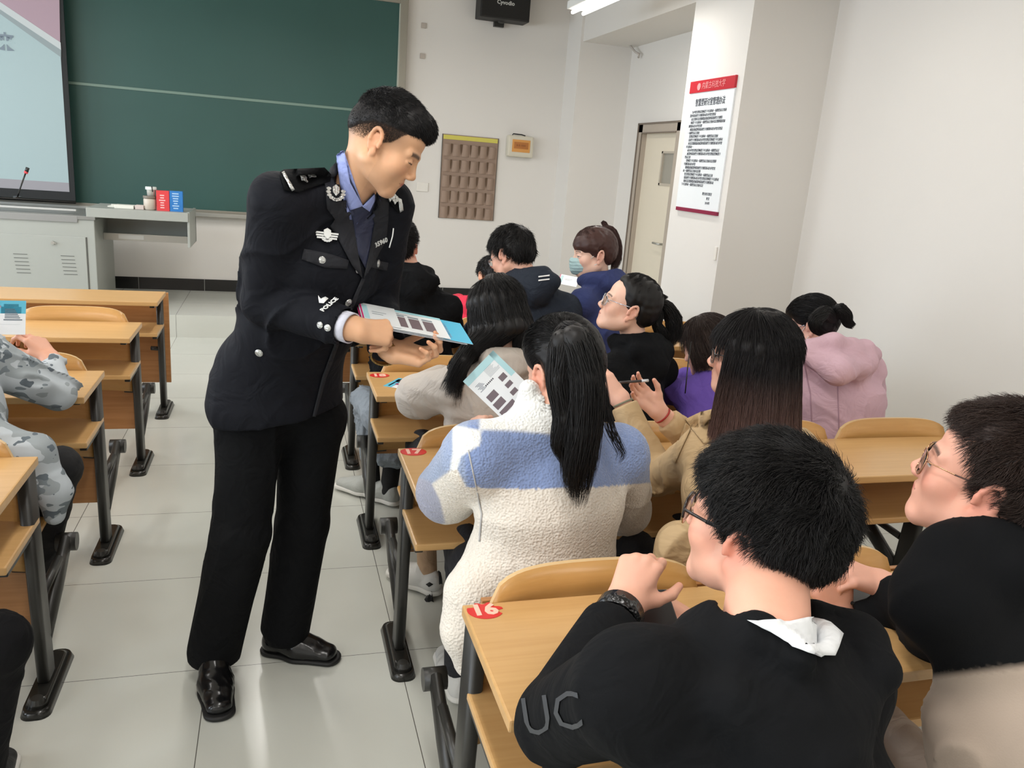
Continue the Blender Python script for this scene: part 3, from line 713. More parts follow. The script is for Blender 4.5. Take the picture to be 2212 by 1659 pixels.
def basis(f, up=(0, 0, 1)):
    """rows: person's right (x), forward (y), up (z)"""
    f = nrm(f); u = V(up); u = nrm(u-f*(u@f)); return np.stack([np.cross(f, u), f, u])
# ------------------------------------------------------------------ head
def poly_sd(y, z, pts):
    """signed distance (negative inside) of the 2-D polygon pts for points (y, z)"""
    d = None; s = np.ones(np.broadcast(y, z).shape, np.int8); n = len(pts)
    for i in range(n):
        a, b = pts[i], pts[i-1]
        ex, ey = b[0]-a[0], b[1]-a[1]; wx, wy = y-a[0], z-a[1]
        t = np.clip((wx*ex+wy*ey)/(ex*ex+ey*ey+1e-12), 0, 1); bx, by = wx-ex*t, wy-ey*t
        dd = bx*bx+by*by; d = dd if d is None else np.minimum(d, dd)
        c1, c2, c3 = z >= a[1], z < b[1], ex*wy > ey*wx
        fl = (c1 & c2 & c3) | (~c1 & ~c2 & ~c3); s = np.where(fl, -s, s)
    return s*np.sqrt(d)
class Head:
    """c: point between the ears; f: facing; up: crown direction; s: size"""
    def __init__(s, c, f, up=(0, 0, 1), size=1.0, fem=False):
        s.c = V(c); s.B = basis(f, up); s.s = size; s.fem = fem
    def w(s, x, y, z): return s.c+(s.B[0]*x+s.B[1]*y+s.B[2]*z)*s.s
    def loc(s, P): return ((P-s.c)@s.B.T)/s.s
    def E(s, F, c, r, k=.015, op='u', rot=None):
        A = s.B if rot is None else rot@s.B
        return F.ell(s.w(*c), V(r)*s.s, A, k*s.s, op)
    def C(s, F, a, b, ra, rb, k=.012, op='u', w=None, fl=1): return F.cone(s.w(*a), s.w(*b), ra*s.s, rb*s.s, k*s.s, None if w is None else s.B.T@V(w), fl, op)
    def skull(s, F):
        E, C = s.E, s.C; g = .93 if s.fem else 1
        E(F, (0, -.012, .045), (.0745, .094, .080)); E(F, (0, -.03, .015), (.067, .075, .062)); E(F, (0, .028, .05), (.064, .060, .052), .02)
        return F
    def skin(s, neck=None, nr=(.052, .058), h=.0028, mouth=0, lids=0, ext=.02):
        p = [s.w(x*.115, y*.13, z*.15) for x in (-1, 1) for y in (-1, 1) for z in (-1, 1)]
        if neck is not None: p += [V(neck)-.07, V(neck)+.07]
        lo, hi = np.min(p, 0), np.max(p, 0); F = Field(lo, hi, h); E, C = s.E, s.C; g = .92 if s.fem else 1
        s.skull(F)
        E(F, (0, .040, -.012), (.060, .052, .070), .02)                       # face
        for x in (-1, 1):
            C(F, (x*.056*g, .0, -.045), (x*.022, .066, -.088 if not s.fem else -.084), .024, .019, .022); E(F, (x*.035, .03, -.055), (.03, .04, .035), .02)
            E(F, (x*.041, .058, -.020), (.024, .024, .024), .02)              # cheek
            C(F, (x*.014, .088, .0235), (x*.044, .072, .024), .008, .008, .014)   # brow
        E(F, (0, .074, -.088 if not s.fem else -.084), (.022, .018, .016), .02)                    # chin
        E(F, (0, .073, -.052), (.028, .021, .026), .018)
        for x in (-1, 1): E(F, (x*.0325, .097, .006), (.017, .012, .011), .014, 's')   # sockets
        # nose
        C(F, (0, .088, .016), (0, .103, -.019), .0065, .0095, .012); E(F, (0, .1045, -.0225), (.0098, .0095, .0085), .008)
        for x in (-1, 1): E(F, (x*.0125, .099, -.027), (.0078, .010, .0075), .006); E(F, (x*.0065, .105, -.033), (.003, .004, .003), .002, 's')
        # eyes and lids
        for x in (-1, 1):
            E(F, (x*.0315, .0775, .0045), (.0135, .0135, .0125), .004)
            C(F, (x*.018, .0855, .0065-lids*.004), (x*.046, .078, .0065-lids*.004), .0052, .0045, .004); C(F, (x*.019, .0860, -.0035), (x*.044, .078, -.002), .0042, .0038, .004)
        # lips
        C(F, (-.021, .0835, -.0515), (0, .0915, -.0485), .0032, .0045, .006); C(F, (.021, .0835, -.0515), (0, .0915, -.0485), .0032, .0045, .006)
        C(F, (-.015, .0855, -.0575), (.015, .0855, -.0575), .0045, .0045, .006); E(F, (0, .0885, -.058), (.012, .006, .0055), .006)
        C(F, (-.020, .0895, -.0530-mouth), (.020, .0895, -.0530-mouth), .0012, .0012, .0012, 's')
        # ears
        for x in (-1, 1):
            e0 = V(x*.0715, -.006, .0); ax = nrm(V(x*.92, -.42, .1)); fw = nrm(V(x*.35, .92, 0)); upv = nrm(V(0, -.18, 1))
            pt = lambda a, r_, o=0: e0+fw*math.cos(a)*.0155*r_+upv*math.sin(a)*.030*r_+ax*(.010+o)
            E(F, tuple(e0+ax*.004), (.006, .014, .024), .006)
            ang = [math.radians(a_) for a_ in range(-20, 236, 23)]
            P = [s.w(*pt(a_, 1, .004 if 60 < math.degrees(a_) < 200 else 0)) for a_ in ang]
            F.chain(P, .0040*s.s, .005*s.s)
            P = [s.w(*pt(math.radians(a_), .58, -.003)) for a_ in (60, 110, 160, 205, 240)]; F.chain(P, .0032*s.s, .004*s.s)
            E(F, tuple(e0-upv*.029+fw*.003+ax*.007), (.0055, .0085, .010), .006)
            E(F, tuple(e0+fw*.010-upv*.004+ax*.008), (.005, .005, .007), .005)
            E(F, tuple(e0+ax*.015-fw*.0005-upv*.003), (.006, .0065, .010), .003, 's')
        if neck is not None:
            a = s.w(0, -.022, -.035); nv = V(neck); d = nrm(nv-a)
            F.cone(a, nv+d*ext, nr[0]*s.s, nr[1]*s.s, .022, s.B[0], 1.04)
        return F.mesh(1)
    def skin_col(s, P, base, lip=(176, 96, 90), stubble=0, blush=.5, brow=(40, 32, 28), iris=True, browt=1.0, hairline=None):
        L_ = s.loc(P); x, y, z = np.abs(L_[:, 0]), L_[:, 1], L_[:, 2]
        c = np.tile(np.array(lin(base)), (len(P), 1))
        def blend(mk, rgb): 
            nonlocal c; mk = np.clip(mk, 0, 1)[:, None]; c = c*(1-mk)+np.array(lin(rgb))*mk
        warm = tuple(np.clip(np.array(base)*np.array([1.0, .80, .78]), 0, 255))
        blend(np.exp(-(((x-.045)/.02)**2+((z+.02)/.02)**2))*(y > .03)*blush*.45, warm)
        blend(np.clip((x-.068)/.006, 0, 1)*np.clip(1.6-np.sqrt(((y+.006)/.022)**2+(z/.034)**2), 0, 1)*.45*blush, warm)
        blend(np.exp(-((x/.014)**2+((z+.025)/.012)**2))*(y > .085)*.3*blush, warm)
        blend(np.clip(1.5-np.sqrt((x/.021)**2+((z+.0535)/.0085)**2)*1.5, 0, 1)*(y > .075), lip)
        if brow: 
            arc = .0285-((x-.028)/.028)**2*.005
            blend(np.clip(1.6-np.abs(z-arc)/(.0030*browt)*1.1, 0, 1)*((x > .012) & (x < .049) & (y > .055))*.85, brow)
        if iris:
            blend(((np.abs(z-.0015) < .0022*1.0) & (x > .019) & (x < .044) & (y > .068))*1.0, (225, 220, 214))
            blend((((x-.0315)**2+(z-.002)**2) < .0046**2)*((np.abs(z-.0015) < .003) & (y > .07))*1.0, (30, 20, 16))
        blend((np.abs(z-.0042-.0008*np.cos((x-.0315)*90)) < .0016)*((x > .018) & (x < .0465) & (y > .066))*.9, (34, 24, 20))
        if stubble:
            blend(np.clip((-.03-z)/.02, 0, 1)*(y > .02)*stubble, (120, 100, 90))
        if hairline is not None:
            blend(hairline(L_), (38, 32, 30))
        return c
    def cap(s, thick=.012, poly=None, h=.004, extra=None, noise=None, topadd=.0, xadd=.0, k=.006, edge=.9):
        """hair mass: the skull grown by thick, kept inside the side-view outline poly (y, z)"""
        p = [s.w(x*.16, y*.17, z*.2) for x in (-1, 1) for y in (-1, 1) for z in (-1, 1)]
        F = Field(np.min(p, 0), np.max(p, 0), h)
        t = thick; E = s.E
        E(F, (0, -.012, .045), (.0745+t+xadd, .094+t, .080+t+topadd)); E(F, (0, -.03, .015), (.067+t+xadd*.5, .075+t, .062+t)); E(F, (0, .028, .05), (.064+t+xadd, .060+t, .052+t+topadd), .02)
        if poly is not None:
            X, Y, Z = F._grid((0, 0, 0), F.n); q = [X-s.c[0], Y-s.c[1], Z-s.c[2]]
            ly = (s.B[1, 0]*q[0]+s.B[1, 1]*q[1]+s.B[1, 2]*q[2])/s.s; lz = (s.B[2, 0]*q[0]+s.B[2, 1]*q[1]+s.B[2, 2]*q[2])/s.s
            lx = np.abs(s.B[0, 0]*q[0]+s.B[0, 1]*q[1]+s.B[0, 2]*q[2])/s.s
            d = poly_sd(ly+lx*.25*(ly > 0), lz, poly)*s.s
            F.f = F.f+(edge*t*np.clip(1+d/.026, 0, 1)**1.6).astype(np.float32)
            hh = np.maximum(k-np.abs(F.f-d), 0)/k; F.f = (np.maximum(F.f, d)+hh*hh*k*.25).astype(np.float32)
        if extra: extra(F)
        if noise: F.disp(noise)
        return F
SHORT = [(.098, .075), (.060, .038), (.052, .012), (.020, .012), (.016, -.018), (.002, -.02), (-.004, .030), (-.022, .035), (-.034, -.002), (-.045, -.045), (-.075, -.075), (-.13, -.06), (-.16, .05), (-.1, .2), (.14, .2), (.14, .07)]
LONG = [(.110, .075), (.068, .055), (.050, .020), (.030, .0), (.012, -.012), (.004, .028), (-.020, .034), (-.032, 0), (-.040, -.05), (-.075, -.09), (-.16, -.06), (-.18, .05), (-.1, .22), (.14, .22), (.15, .08)]
def strands(roots, dirs_fn, L, n, r, seed=0, wob=.002, taper=True, lift=0):
    """thin hair ribbons: roots (m,3); dirs_fn(P, t) -> direction; L length array"""
    rs = np.random.RandomState(seed); m_ = len(roots); P = roots.copy(); pts = [P.copy()]
    L = np.broadcast_to(np.asarray(L, float), (m_,))
    ph = rs.uniform(0, 6.28, (m_, 3)); fr = rs.uniform(1.5, 4, (m_, 3))
    for i in range(1, n+1):
        d = dirs_fn(P, i/n); d = d/(np.linalg.norm(d, axis=1)[:, None]+1e-9)
        P = P+d*(L/n)[:, None]+wob*np.sin(fr*i+ph)/n*2; pts.append(P.copy())
    return ribbons(np.stack(pts, 1), r, rs, taper)
def ribbons(C, r, rs=np.random, taper=True):
    """C (m, n+1, 3) centre lines -> three-sided tubes"""
    m_, n1, _ = C.shape
    T = np.gradient(C, axis=1); T /= np.linalg.norm(T, axis=2)[:, :, None]+1e-9
    ref = rs.normal(size=(m_, 1, 3)); A = np.cross(T, ref); A /= np.linalg.norm(A, axis=2)[:, :, None]+1e-9; Bv = np.cross(T, A)
    tt = np.linspace(0, 1, n1); rad = (r*(1-.85*tt**3) if taper else np.full(n1, r))[None, :, None]*rs.uniform(.7, 1.2, (m_, 1, 1))
    R3 = []
    for k in range(3):
        a_ = 2*math.pi*k/3; R3.append(C+(A*math.cos(a_)+Bv*math.sin(a_))*rad)
    Vv = np.stack(R3, 2).reshape(-1, 3)   # index ((s*n1)+i)*3+k
    s_ = np.arange(m_)[:, None, None]; i_ = np.arange(n1-1)[None, :, None]; k_ = np.arange(3)[None, None, :]
    a = (s_*n1+i_)*3+k_; b = (s_*n1+i_)*3+(k_+1) % 3; c = b+3; d = a+3
    return Vv, np.stack([a, b, c, d], -1).reshape(-1, 4)
def surf_sample(P, Q, m_, seed=0, keep=None):
    rs = np.random.RandomState(seed); a, b, c, d = [P[Q[:, i]] for i in range(4)]
    nrmv = np.cross(c-a, d-b); ar = np.linalg.norm(nrmv, axis=1); pr = ar/ar.sum()
    i = rs.choice(len(Q), m_, p=pr); u, v = rs.rand(m_, 1), rs.rand(m_, 1)
    X = (a[i]*(1-u)+b[i]*u)*(1-v)+(d[i]*(1-u)+c[i]*u)*v; Nn = nrmv[i]/(ar[i][:, None]+1e-12)
    if keep is not None: k = keep(X, Nn); X, Nn = X[k], Nn[k]
    return X, Nn
def guided(guides, R_, per, n, r, seed=0, wob=.004, spread=1.0, cut=(.85, 1.0)):
    """strands following guide polylines (list of point lists), spread inside radius R_[i]"""
    rs = np.random.RandomState(seed); out = []; pers = per
    for gi, g in enumerate(guides):
        per = pers[gi] if isinstance(pers, (list, tuple)) else pers
        g = np.array(g, float); t = np.linspace(0, 1, len(g)); rad = R_[gi] if isinstance(R_[gi], (list, tuple, np.ndarray)) else [R_[gi]]*len(g)
        tt = np.linspace(0, 1, n+1); s = np.array([np.interp(tt, t, g[:, k]) for k in range(3)]).T; rr = np.interp(tt, np.linspace(0, 1, len(rad)), rad)
        T = np.gradient(s, axis=0); T /= np.linalg.norm(T, axis=1)[:, None]+1e-9; a = np.cross(T, [.3, .9, .2]); a /= np.linalg.norm(a, axis=1)[:, None]+1e-9; b = np.cross(T, a)
        ang = rs.uniform(0, 6.28, per); q = np.sqrt(rs.uniform(.3, 1, per))*spread; cl = rs.uniform(cut[0], cut[1], per)
        ph = rs.uniform(0, 6.28, (per, 2)); 
        C = np.zeros((per, n+1, 3))
        for j in range(per):
            u = tt*cl[j]; c0 = np.array([np.interp(u, tt, s[:, k]) for k in range(3)]).T; ra = np.interp(u, tt, rr)*q[j]
            aa = np.array([np.interp(u, tt, a[:, k]) for k in range(3)]).T; bb_ = np.array([np.interp(u, tt, b[:, k]) for k in range(3)]).T
            an = ang[j]+.5*np.sin(u*3+ph[j, 0])
            C[j] = c0+aa*(ra*np.cos(an))[:, None]+bb_*(ra*np.sin(an))[:, None]+wob*np.sin(u*7+ph[j, 1])[:, None]*aa*u[:, None]
        out.append(C)
    return ribbons(np.concatenate(out), r, rs)
# ------------------------------------------------------------------ hand
def hand_geo(wrist, fdir, back, side, curl=(.35, .45, .3), spread=.05, thumb=(.5, .4), h=.0024, size=1.0, fore=None, fr=(.027, .034), curls=None, thumb_dir=None):
    """side=+1 right hand. fdir: finger direction, back: normal of the back of the hand"""
    w = V(wrist); y = nrm(fdir); z = nrm(V(back)-y*(V(back)@y)); x = np.cross(y, z)*(-side)  # towards the thumb
    def W(a, b, c): return w+(x*a+y*b+z*c)*size
    base = [(.027, .088, .002), (.0085, .092, .004), (-.0095, .088, .003), (-.026, .079, 0)]
    seg = [(.041, .025, .021), (.045, .028, .022), (.041, .026, .022), (.032, .020, .020)]
    rad = [(.0092, .0083, .0072, .0058), (.0094, .0085, .0073, .006), (.009, .0081, .007, .0057), (.0080, .0071, .0062, .0052)]
    P = []; chains = []
    for i in range(4):
        c = curls[i] if curls is not None else curl
        p = V(base[i]); a = 0; pts = [p]; sp = (1.5-i)*spread
        for j in range(3):
            a += c[j]; d = V(math.sin(sp)*math.cos(a), math.cos(sp)*math.cos(a), -math.sin(a)); p = p+d*seg[i][j]; pts.append(p)
        chains.append((pts, rad[i]))
    t0 = V(.020, .022, -.006); td = V(.62, .70, -.36) if thumb_dir is None else V(thumb_dir); td = nrm(td)
    tb = nrm(td+V(-.1, .25, -.1)*thumb[0]*2); tc_ = nrm(tb+V(-.35, .35, -.15)*thumb[1]*2)
    t1 = t0+td*.036; t2 = t1+tb*.032; t3 = t2+tc_*.026
    allp = [W(*q) for ch, _ in chains for q in ch]+[W(*t3), w]+([V(fore)] if fore is not None else [])
    lo, hi = np.min(allp, 0)-.045, np.max(allp, 0)+.045
    F = Field(lo, hi, h)
    for i in range(4):
        b_ = base[i]; F.cone(W(b_[0]*.45, .012, -.002), W(*b_), .0145*size, .0112*size, .012*size)
    F.cone(W(.012, .03, -.008), W(.012, .065, -.006), .013*size, .010*size, .012*size); F.cone(W(-.018, .025, -.008), W(-.02, .065, -.005), .013*size, .010*size, .012*size)
    F.cone(W(*(t0-td*.008)), W(*t1), .0155*size, .0108*size, .014*size); F.cone(W(*t1), W(*t2), .0105*size, .0095*size, .004); F.cone(W(*t2), W(*t3), .0098*size, .0072*size, .004)
    F.cone(W(.022, .07, -.004), W(*(t1*.6+V(.02, .05, -.008)*.4)), .006*size, .008*size, .015*size)
    G = Field(lo, hi, h); G.f[:] = .06
    for pts, rr in chains:
        H = Field(lo, hi, h)
        for j in range(3): H.cone(W(*pts[j]), W(*pts[j+1]), rr[j]*size, rr[j+1]*size, .003)
        for j in (1, 2): H.ell(W(*pts[j]), V(rr[j]*1.07, rr[j]*1.05, rr[j]*1.07)*size, None, .003)
        k = .0016; hh = np.maximum(k-np.abs(G.f-H.f), 0)/k; G.f = np.minimum(G.f, H.f)-hh*hh*k*.25
    k = .006*size; hh = np.maximum(k-np.abs(F.f-G.f), 0)/k; F.f = (np.minimum(F.f, G.f)-hh*hh*k*.25).astype(np.float32)
    if fore is not None:
        fv = V(fore); F.cone(W(0, .006, -.001), w+(fv-w)*.25, .0195*size, fr[0]*size*.92, .02, x, 1.30); F.cone(w+(fv-w)*.25, fv, fr[0]*size*.92, fr[1]*size, .02, x, 1.15)
    g = F.mesh(1)
    s_nail = []
    for (pts, rr) in chains:
        e, d = pts[3], nrm(pts[3]-pts[2]); s_nail.append((W(*(e+d*.000)), (x*d[0]+y*d[1]+z*d[2])))
    s_nail.append((W(*t3), x*tc_[0]+y*tc_[1]+z*tc_[2]))
    return g, s_nail, (x, y, z)
def hand_col(P, nails, ax, base):
    c = np.tile(np.array(lin(base)), (len(P), 1)); warm = np.array(lin(tuple(np.clip(np.array(base)*np.array([1.0, .84, .82]), 0, 255))))
    for p, d in nails:
        q = P-p; r2 = (q**2).sum(1); mk = np.exp(-r2/.012**2)[:, None]*.45; c = c*(1-mk)+warm*mk
    return c
skin_mats = {}
def skin_mat():
    if 'skin' not in MAT:
        m = mat('skin', (220, 170, 140), .48, attr='Col', var=.035, varscale=60, bump=('noise', 300, .08, .001), spec=.4)
        b = m.node_tree.nodes['Principled BSDF']; b.inputs['Subsurface Weight'].default_value = .12; b.inputs['Subsurface Radius'].default_value = (.012, .005, .003); b.inputs['Subsurface Scale'].default_value = .6
    return MAT['skin']
def hair_mat(name='hair_black', rgb=(18, 16, 16), rough=.5, spec=.3):
    return mat(name, rgb, rough, spec=spec, var=.15, varscale=40)
def cloth(name, rgb, rough=.9, bump=('noise', 220, .25, .0015), **k):
    k.setdefault('swell', .3); return mat(name, rgb, rough, bump=bump, **k)
# ------------------------------------------------------------------ person
def core_body(J, h=.013):
    """the covered part of the body: trunk, arms, legs (joins head and hands under the clothes)"""
    pts = [v for v in J.values() if isinstance(v, np.ndarray)]
    F = Field(np.min(pts, 0)-.16, np.max(pts, 0)+.16, h)
    side = J['SR']-J['SL']; P, C, N = J['P'], J['C'], J['N']
    F.cone(P, (P+C)/2, .085, .08, .03, side, 1.35); F.cone((P+C)/2, C, .08, .09, .03, side, 1.35); F.cone(C, N, .07, .045, .04)
    F.cone(J['SL']*.9+N*.1, J['SR']*.9+N*.1, .04, .04, .03)
    for s_ in 'LR':
        F.cone(J['S'+s_], J['E'+s_], .038, .032, .02); F.cone(J['E'+s_], J['W'+s_], .030, .022, .02)
        if 'H'+s_ in J: F.cone(J['H'+s_], J['K'+s_], .055, .040, .03); F.cone(J['K'+s_], J['A'+s_], .040, .026, .02)
    return F.mesh(2)
def torso_field(J, h=.007, r=1.0, chest=(.118, 1.42), waist=(.108, 1.35), hip=(.118, 1.4), sh=.062, arm=(.060, .050, .040), neckr=.062, arms='LR', hem=None, k=.03, pad=.2):
    pts = [J[q] for q in ('P', 'C', 'N', 'SL', 'SR', 'EL', 'ER', 'WL', 'WR')]
    if hem is not None: pts.append(V(hem))
    F = Field(np.min(pts, 0)-pad, np.max(pts, 0)+pad, h)
    side = nrm(J['SR']-J['SL']); P, C, N = J['P'], J['C'], J['N']; M_ = (P+C)/2
    F.cone(P, M_, hip[0]*r, waist[0]*r, k, side, hip[1]); F.cone(M_, C, waist[0]*r, chest[0]*r, k, side, chest[1])
    F.cone(C, C*.4+N*.6, chest[0]*r*.95, .06, k*1.3, side, 1.5)
    for s_ in 'LR':
        S = J['S'+s_]; F.cone(C*.35+S*.65, S, sh*1.1, sh, k)
        F.cone(N, S, neckr*.72, sh*.8, k*1.5)
    for s_ in arms: F.cone(J['S'+s_], J['E'+s_], arm[0], arm[1], .022); F.cone(J['E'+s_], J['W'+s_], arm[1], arm[2], .016)
    return F
def hood(F, H, J, r=.034, drop=.10, back=.075, wide=.085, k=.02, fwd=.055):
    """soft hood lying round the neck and down the upper back"""
    N = J['N']; side = nrm(J['SR']-J['SL']); up = nrm(J['N']-J['C']+1e-6); fw = nrm(np.cross(up, side)); 
    if fw@H.B[1] < 0 and J.get('fw') is None: fw = -fw
    if J.get('fw') is not None: fw = nrm(J['fw'])
    P = []
    for a_ in range(-150, 151, 25):
        t = math.radians(a_); P.append(N+side*math.sin(t)*.078-fw*(math.cos(t)*.070)+up*(.030-.035*(1-math.cos(t))*.5-.0))
    F.chain(P, r*.8, k)
    b = N-fw*back
    F.chain([b+side*wide-up*.005, b-fw*.025-up*drop*.55, b-side*wide-up*.005], [r*.9, r*1.35, r*.9], k*1.5)
    F.cone(b-fw*.015-up*.01, b-fw*.012-up*drop, r*1.3, r*.8, k*1.5, side, 1.7)
    F.cone(N+up*.12, N-up*.0, .058, .052, .006, op='s')
    return F
def shoe_geo(ankle, toe, h=.004, w=.048, L=.27, hi=.07):
    """ankle: above the heel on the ground side; toe direction in plan"""
    a = V(ankle); d = nrm(V(toe[0], toe[1], 0)); x = np.cross(d, [0, 0, 1]); g0 = V(a[0], a[1], a[2]) 
    def W(p, q, r_): return g0+x*p+d*q+V(0, 0, r_)
    F = Field(np.min([W(-.08, -.1, -.02), W(.08, L, .14), W(.08, -.1, 0), W(-.08, L, 0)], 0)-.02, np.max([W(-.08, -.1, 0), W(.08, L, .14), W(.08, -.1, 0), W(-.08, L, 0)], 0)+.02, h)
    F.cone(W(0, -.03, .034), W(0, .06, .034), .034, .036, .02, x, 1.05); F.cone(W(0, .06, .034), W(0, L-.085, .026), .036, .026, .03, x, 1.45)
    F.cone(W(0, -.02, .055), W(0, .02, hi), .036, .036, .02); F.cone(W(0, .03, .06), W(0, .11, .045), .03, .022, .03, x, 1.2)
    F.cut(W(0, 0, .004), (0, 0, -1)); F.ell(W(0, 0, hi+.035), (.03, .034, .035), None, .01, 's')
    return F, W
def sole_geo(W, L, h=.004, w=.05, th=.022):
    F = Field(np.min([W(-.08, -.1, -.02), W(.08, L, .06), W(.08, -.1, 0), W(-.08, L, 0)], 0)-.02, np.max([W(-.08, -.1, 0), W(.08, L, .06), W(.08, -.1, 0), W(-.08, L, 0)], 0)+.02, h)
    x = nrm(W(1, 0, 0)-W(0, 0, 0))
    F.cone(W(0, -.03, .01), W(0, .06, .01), .040, .040, .02, x, 1.0); F.cone(W(0, .06, .01), W(0, L-.085, .01), .040, .036, .03, x, 1.25)
    F.cut(W(0, 0, .001), (0, 0, -1)); F.cut(W(0, 0, th), (0, 0, 1)); return F
def legs_field(J, h=.008, thigh=(.088, .066), calf=(.062, .048), cuffs=None, r=1.0, which='LR'):
    pts = [J[q+s_] for q in 'HKA' for s_ in which]+[J['P']]
    F = Field(np.min(pts, 0)-.16, np.max(pts, 0)+.16, h)
    for s_ in which:
        F.cone(J['P']*.5+J['H'+s_]*.5, J['H'+s_], .10, thigh[0], .03)
        F.cone(J['H'+s_], J['K'+s_], thigh[0]*r, thigh[1]*r, .03); F.cone(J['K'+s_], J['A'+s_], calf[0]*r, calf[1]*r, .02)
        d = nrm(J['A'+s_]-J['K'+s_]); F.cut(J['A'+s_]+d*.012, d, lim=(J['A'+s_]-.11, J['A'+s_]+.11))
    return F
BVH = {}
def bvh_of(o):
    if o.name not in BVH:
        me = o.data; co = np.empty(len(me.vertices)*3, 'f'); me.vertices.foreach_get('co', co); co = co.reshape(-1, 3)
        mw = o.matrix_basis if o.parent is None else Matrix.Translation(base_of(o.parent)) @ o.matrix_parent_inverse
        off = np.array(mw.translation)
        BVH[o.name] = BVHTree.FromPolygons((co+off).tolist(), [tuple(p.vertices) for p in me.polygons])
    return BVH[o.name]
def hit(o, u, v):
    """surface point of o seen in direction (u, v), with its normal"""
    d = ray(u, v); r = bvh_of(o).ray_cast(Vector(CAM), Vector(d))
    if r[0] is None: return None
    n = np.array(r[1]); n = n if n@d < 0 else -n
    return np.array(r[0]), n
def sticker_on(o, me, lift=.0012, towards=None):
    """lay a flat mesh (already placed in front of o) onto the surface of o along its own normal direction"""
    t = bvh_of(o); co = np.empty(len(me.vertices)*3, 'f'); me.vertices.foreach_get('co', co); co = co.reshape(-1, 3); d = Vector(towards)
    for i in range(len(co)):
        r = t.ray_cast(Vector(co[i].tolist())-d*.08, d)
        if r[0] is not None:
            co[i] = np.array(r[0])-np.array(d)*(lift+.0006*((i*7) % 2)*0)
    me.vertices.foreach_set('co', co.ravel()); me.update(); return me
# ------------------------------------------------------------------ people: shared pieces
def make_body(label, base, H, J, skin=(214, 166, 136), hands=(), neck=True, core=True, sc=None, h=.0032, nr=(.050, .056), lids=0, mouth=0, extra=()):
    """one continuous body mesh: head, neck, trunk, arms, hands. hands: dicts for hand_geo"""
    geos = []; cols = []
    g = H.skin(neck=J['N'] if neck else None, h=h, nr=nr, lids=lids, mouth=mouth); geos.append(g); cols.append(H.skin_col(g[0], skin, **(sc or {})))
    for hd in hands:
        g, nails, ax = hand_geo(**hd); geos.append(g); cols.append(hand_col(g[0], nails, ax, skin))
    if core: g = core_body(J); geos.append(g); cols.append(np.tile(np.array(lin(skin)), (len(g[0]), 1)))
    for g in extra: geos.append(g); cols.append(np.tile(np.array(lin(skin)), (len(g[0]), 1)))
    P, Q = join_geo(*geos); b = np.array(base, float)
    o = geo_obj('person', (P-b, Q), skin_mat(), None, np.concatenate(cols)); o.location = b.tolist()
    return tagx(o, label, 'person')
def neck_hole(F, H, J, r=.056, depth=.0, k=.006):
    a = H.w(0, -.02, -.03); F.cone(a, J['N']+nrm(J['N']-a)*depth, r, r*1.05, k, op='s'); return F
def short_hair(H, parent, m_, thick=.012, poly=SHORT, topadd=0, n=5000, L=(.014, .024), lift=.5, whorl=(.01, -.085, .085), h=.004, r=.0006, seg=4, noise=.001, seed=1, name='hair', wob=.003, xadd=0, edge=.9, extra=None, grade=None):
    F = H.cap(thick, poly, h, topadd=topadd, noise=(lambda x, y, z: noise*waves(seed, 8, 90, 260)(x, y, z)) if noise else None, xadd=xadd, edge=edge, extra=extra)
    g = F.mesh(1); c = H.w(0, -.01, .02); w_ = H.w(*whorl)
    X, Nn = surf_sample(*g, n, seed)
    rs = np.random.RandomState(seed); jit = rs.normal(size=X.shape)*.25
    tw = waves(seed+3, 6, 60, 160)
    def dirs(P, t):
        nn = P-c; nn /= np.linalg.norm(nn, axis=1)[:, None]; aw = P-w_; aw -= nn*(aw*nn).sum(1)[:, None]; aw /= np.linalg.norm(aw, axis=1)[:, None]+1e-6
        sw = np.cross(nn, aw)*.35; cl = tw(P[:, 0], P[:, 1], P[:, 2])[:, None]
        return aw+sw+nn*(lift*(1-t*.7)+cl*.18)+np.cross(nn, aw)*cl*.5+jit*.6
    Ls = rs.uniform(*L, n)
    if grade: Ls = Ls*np.clip((H.loc(X)[:, 2]-grade[0])/grade[1], .25, 1)
    s = strands(X-Nn*.002, dirs, Ls, seg, r, seed, wob)
    return geo_obj(name, join_geo(g, s), m_, parent)
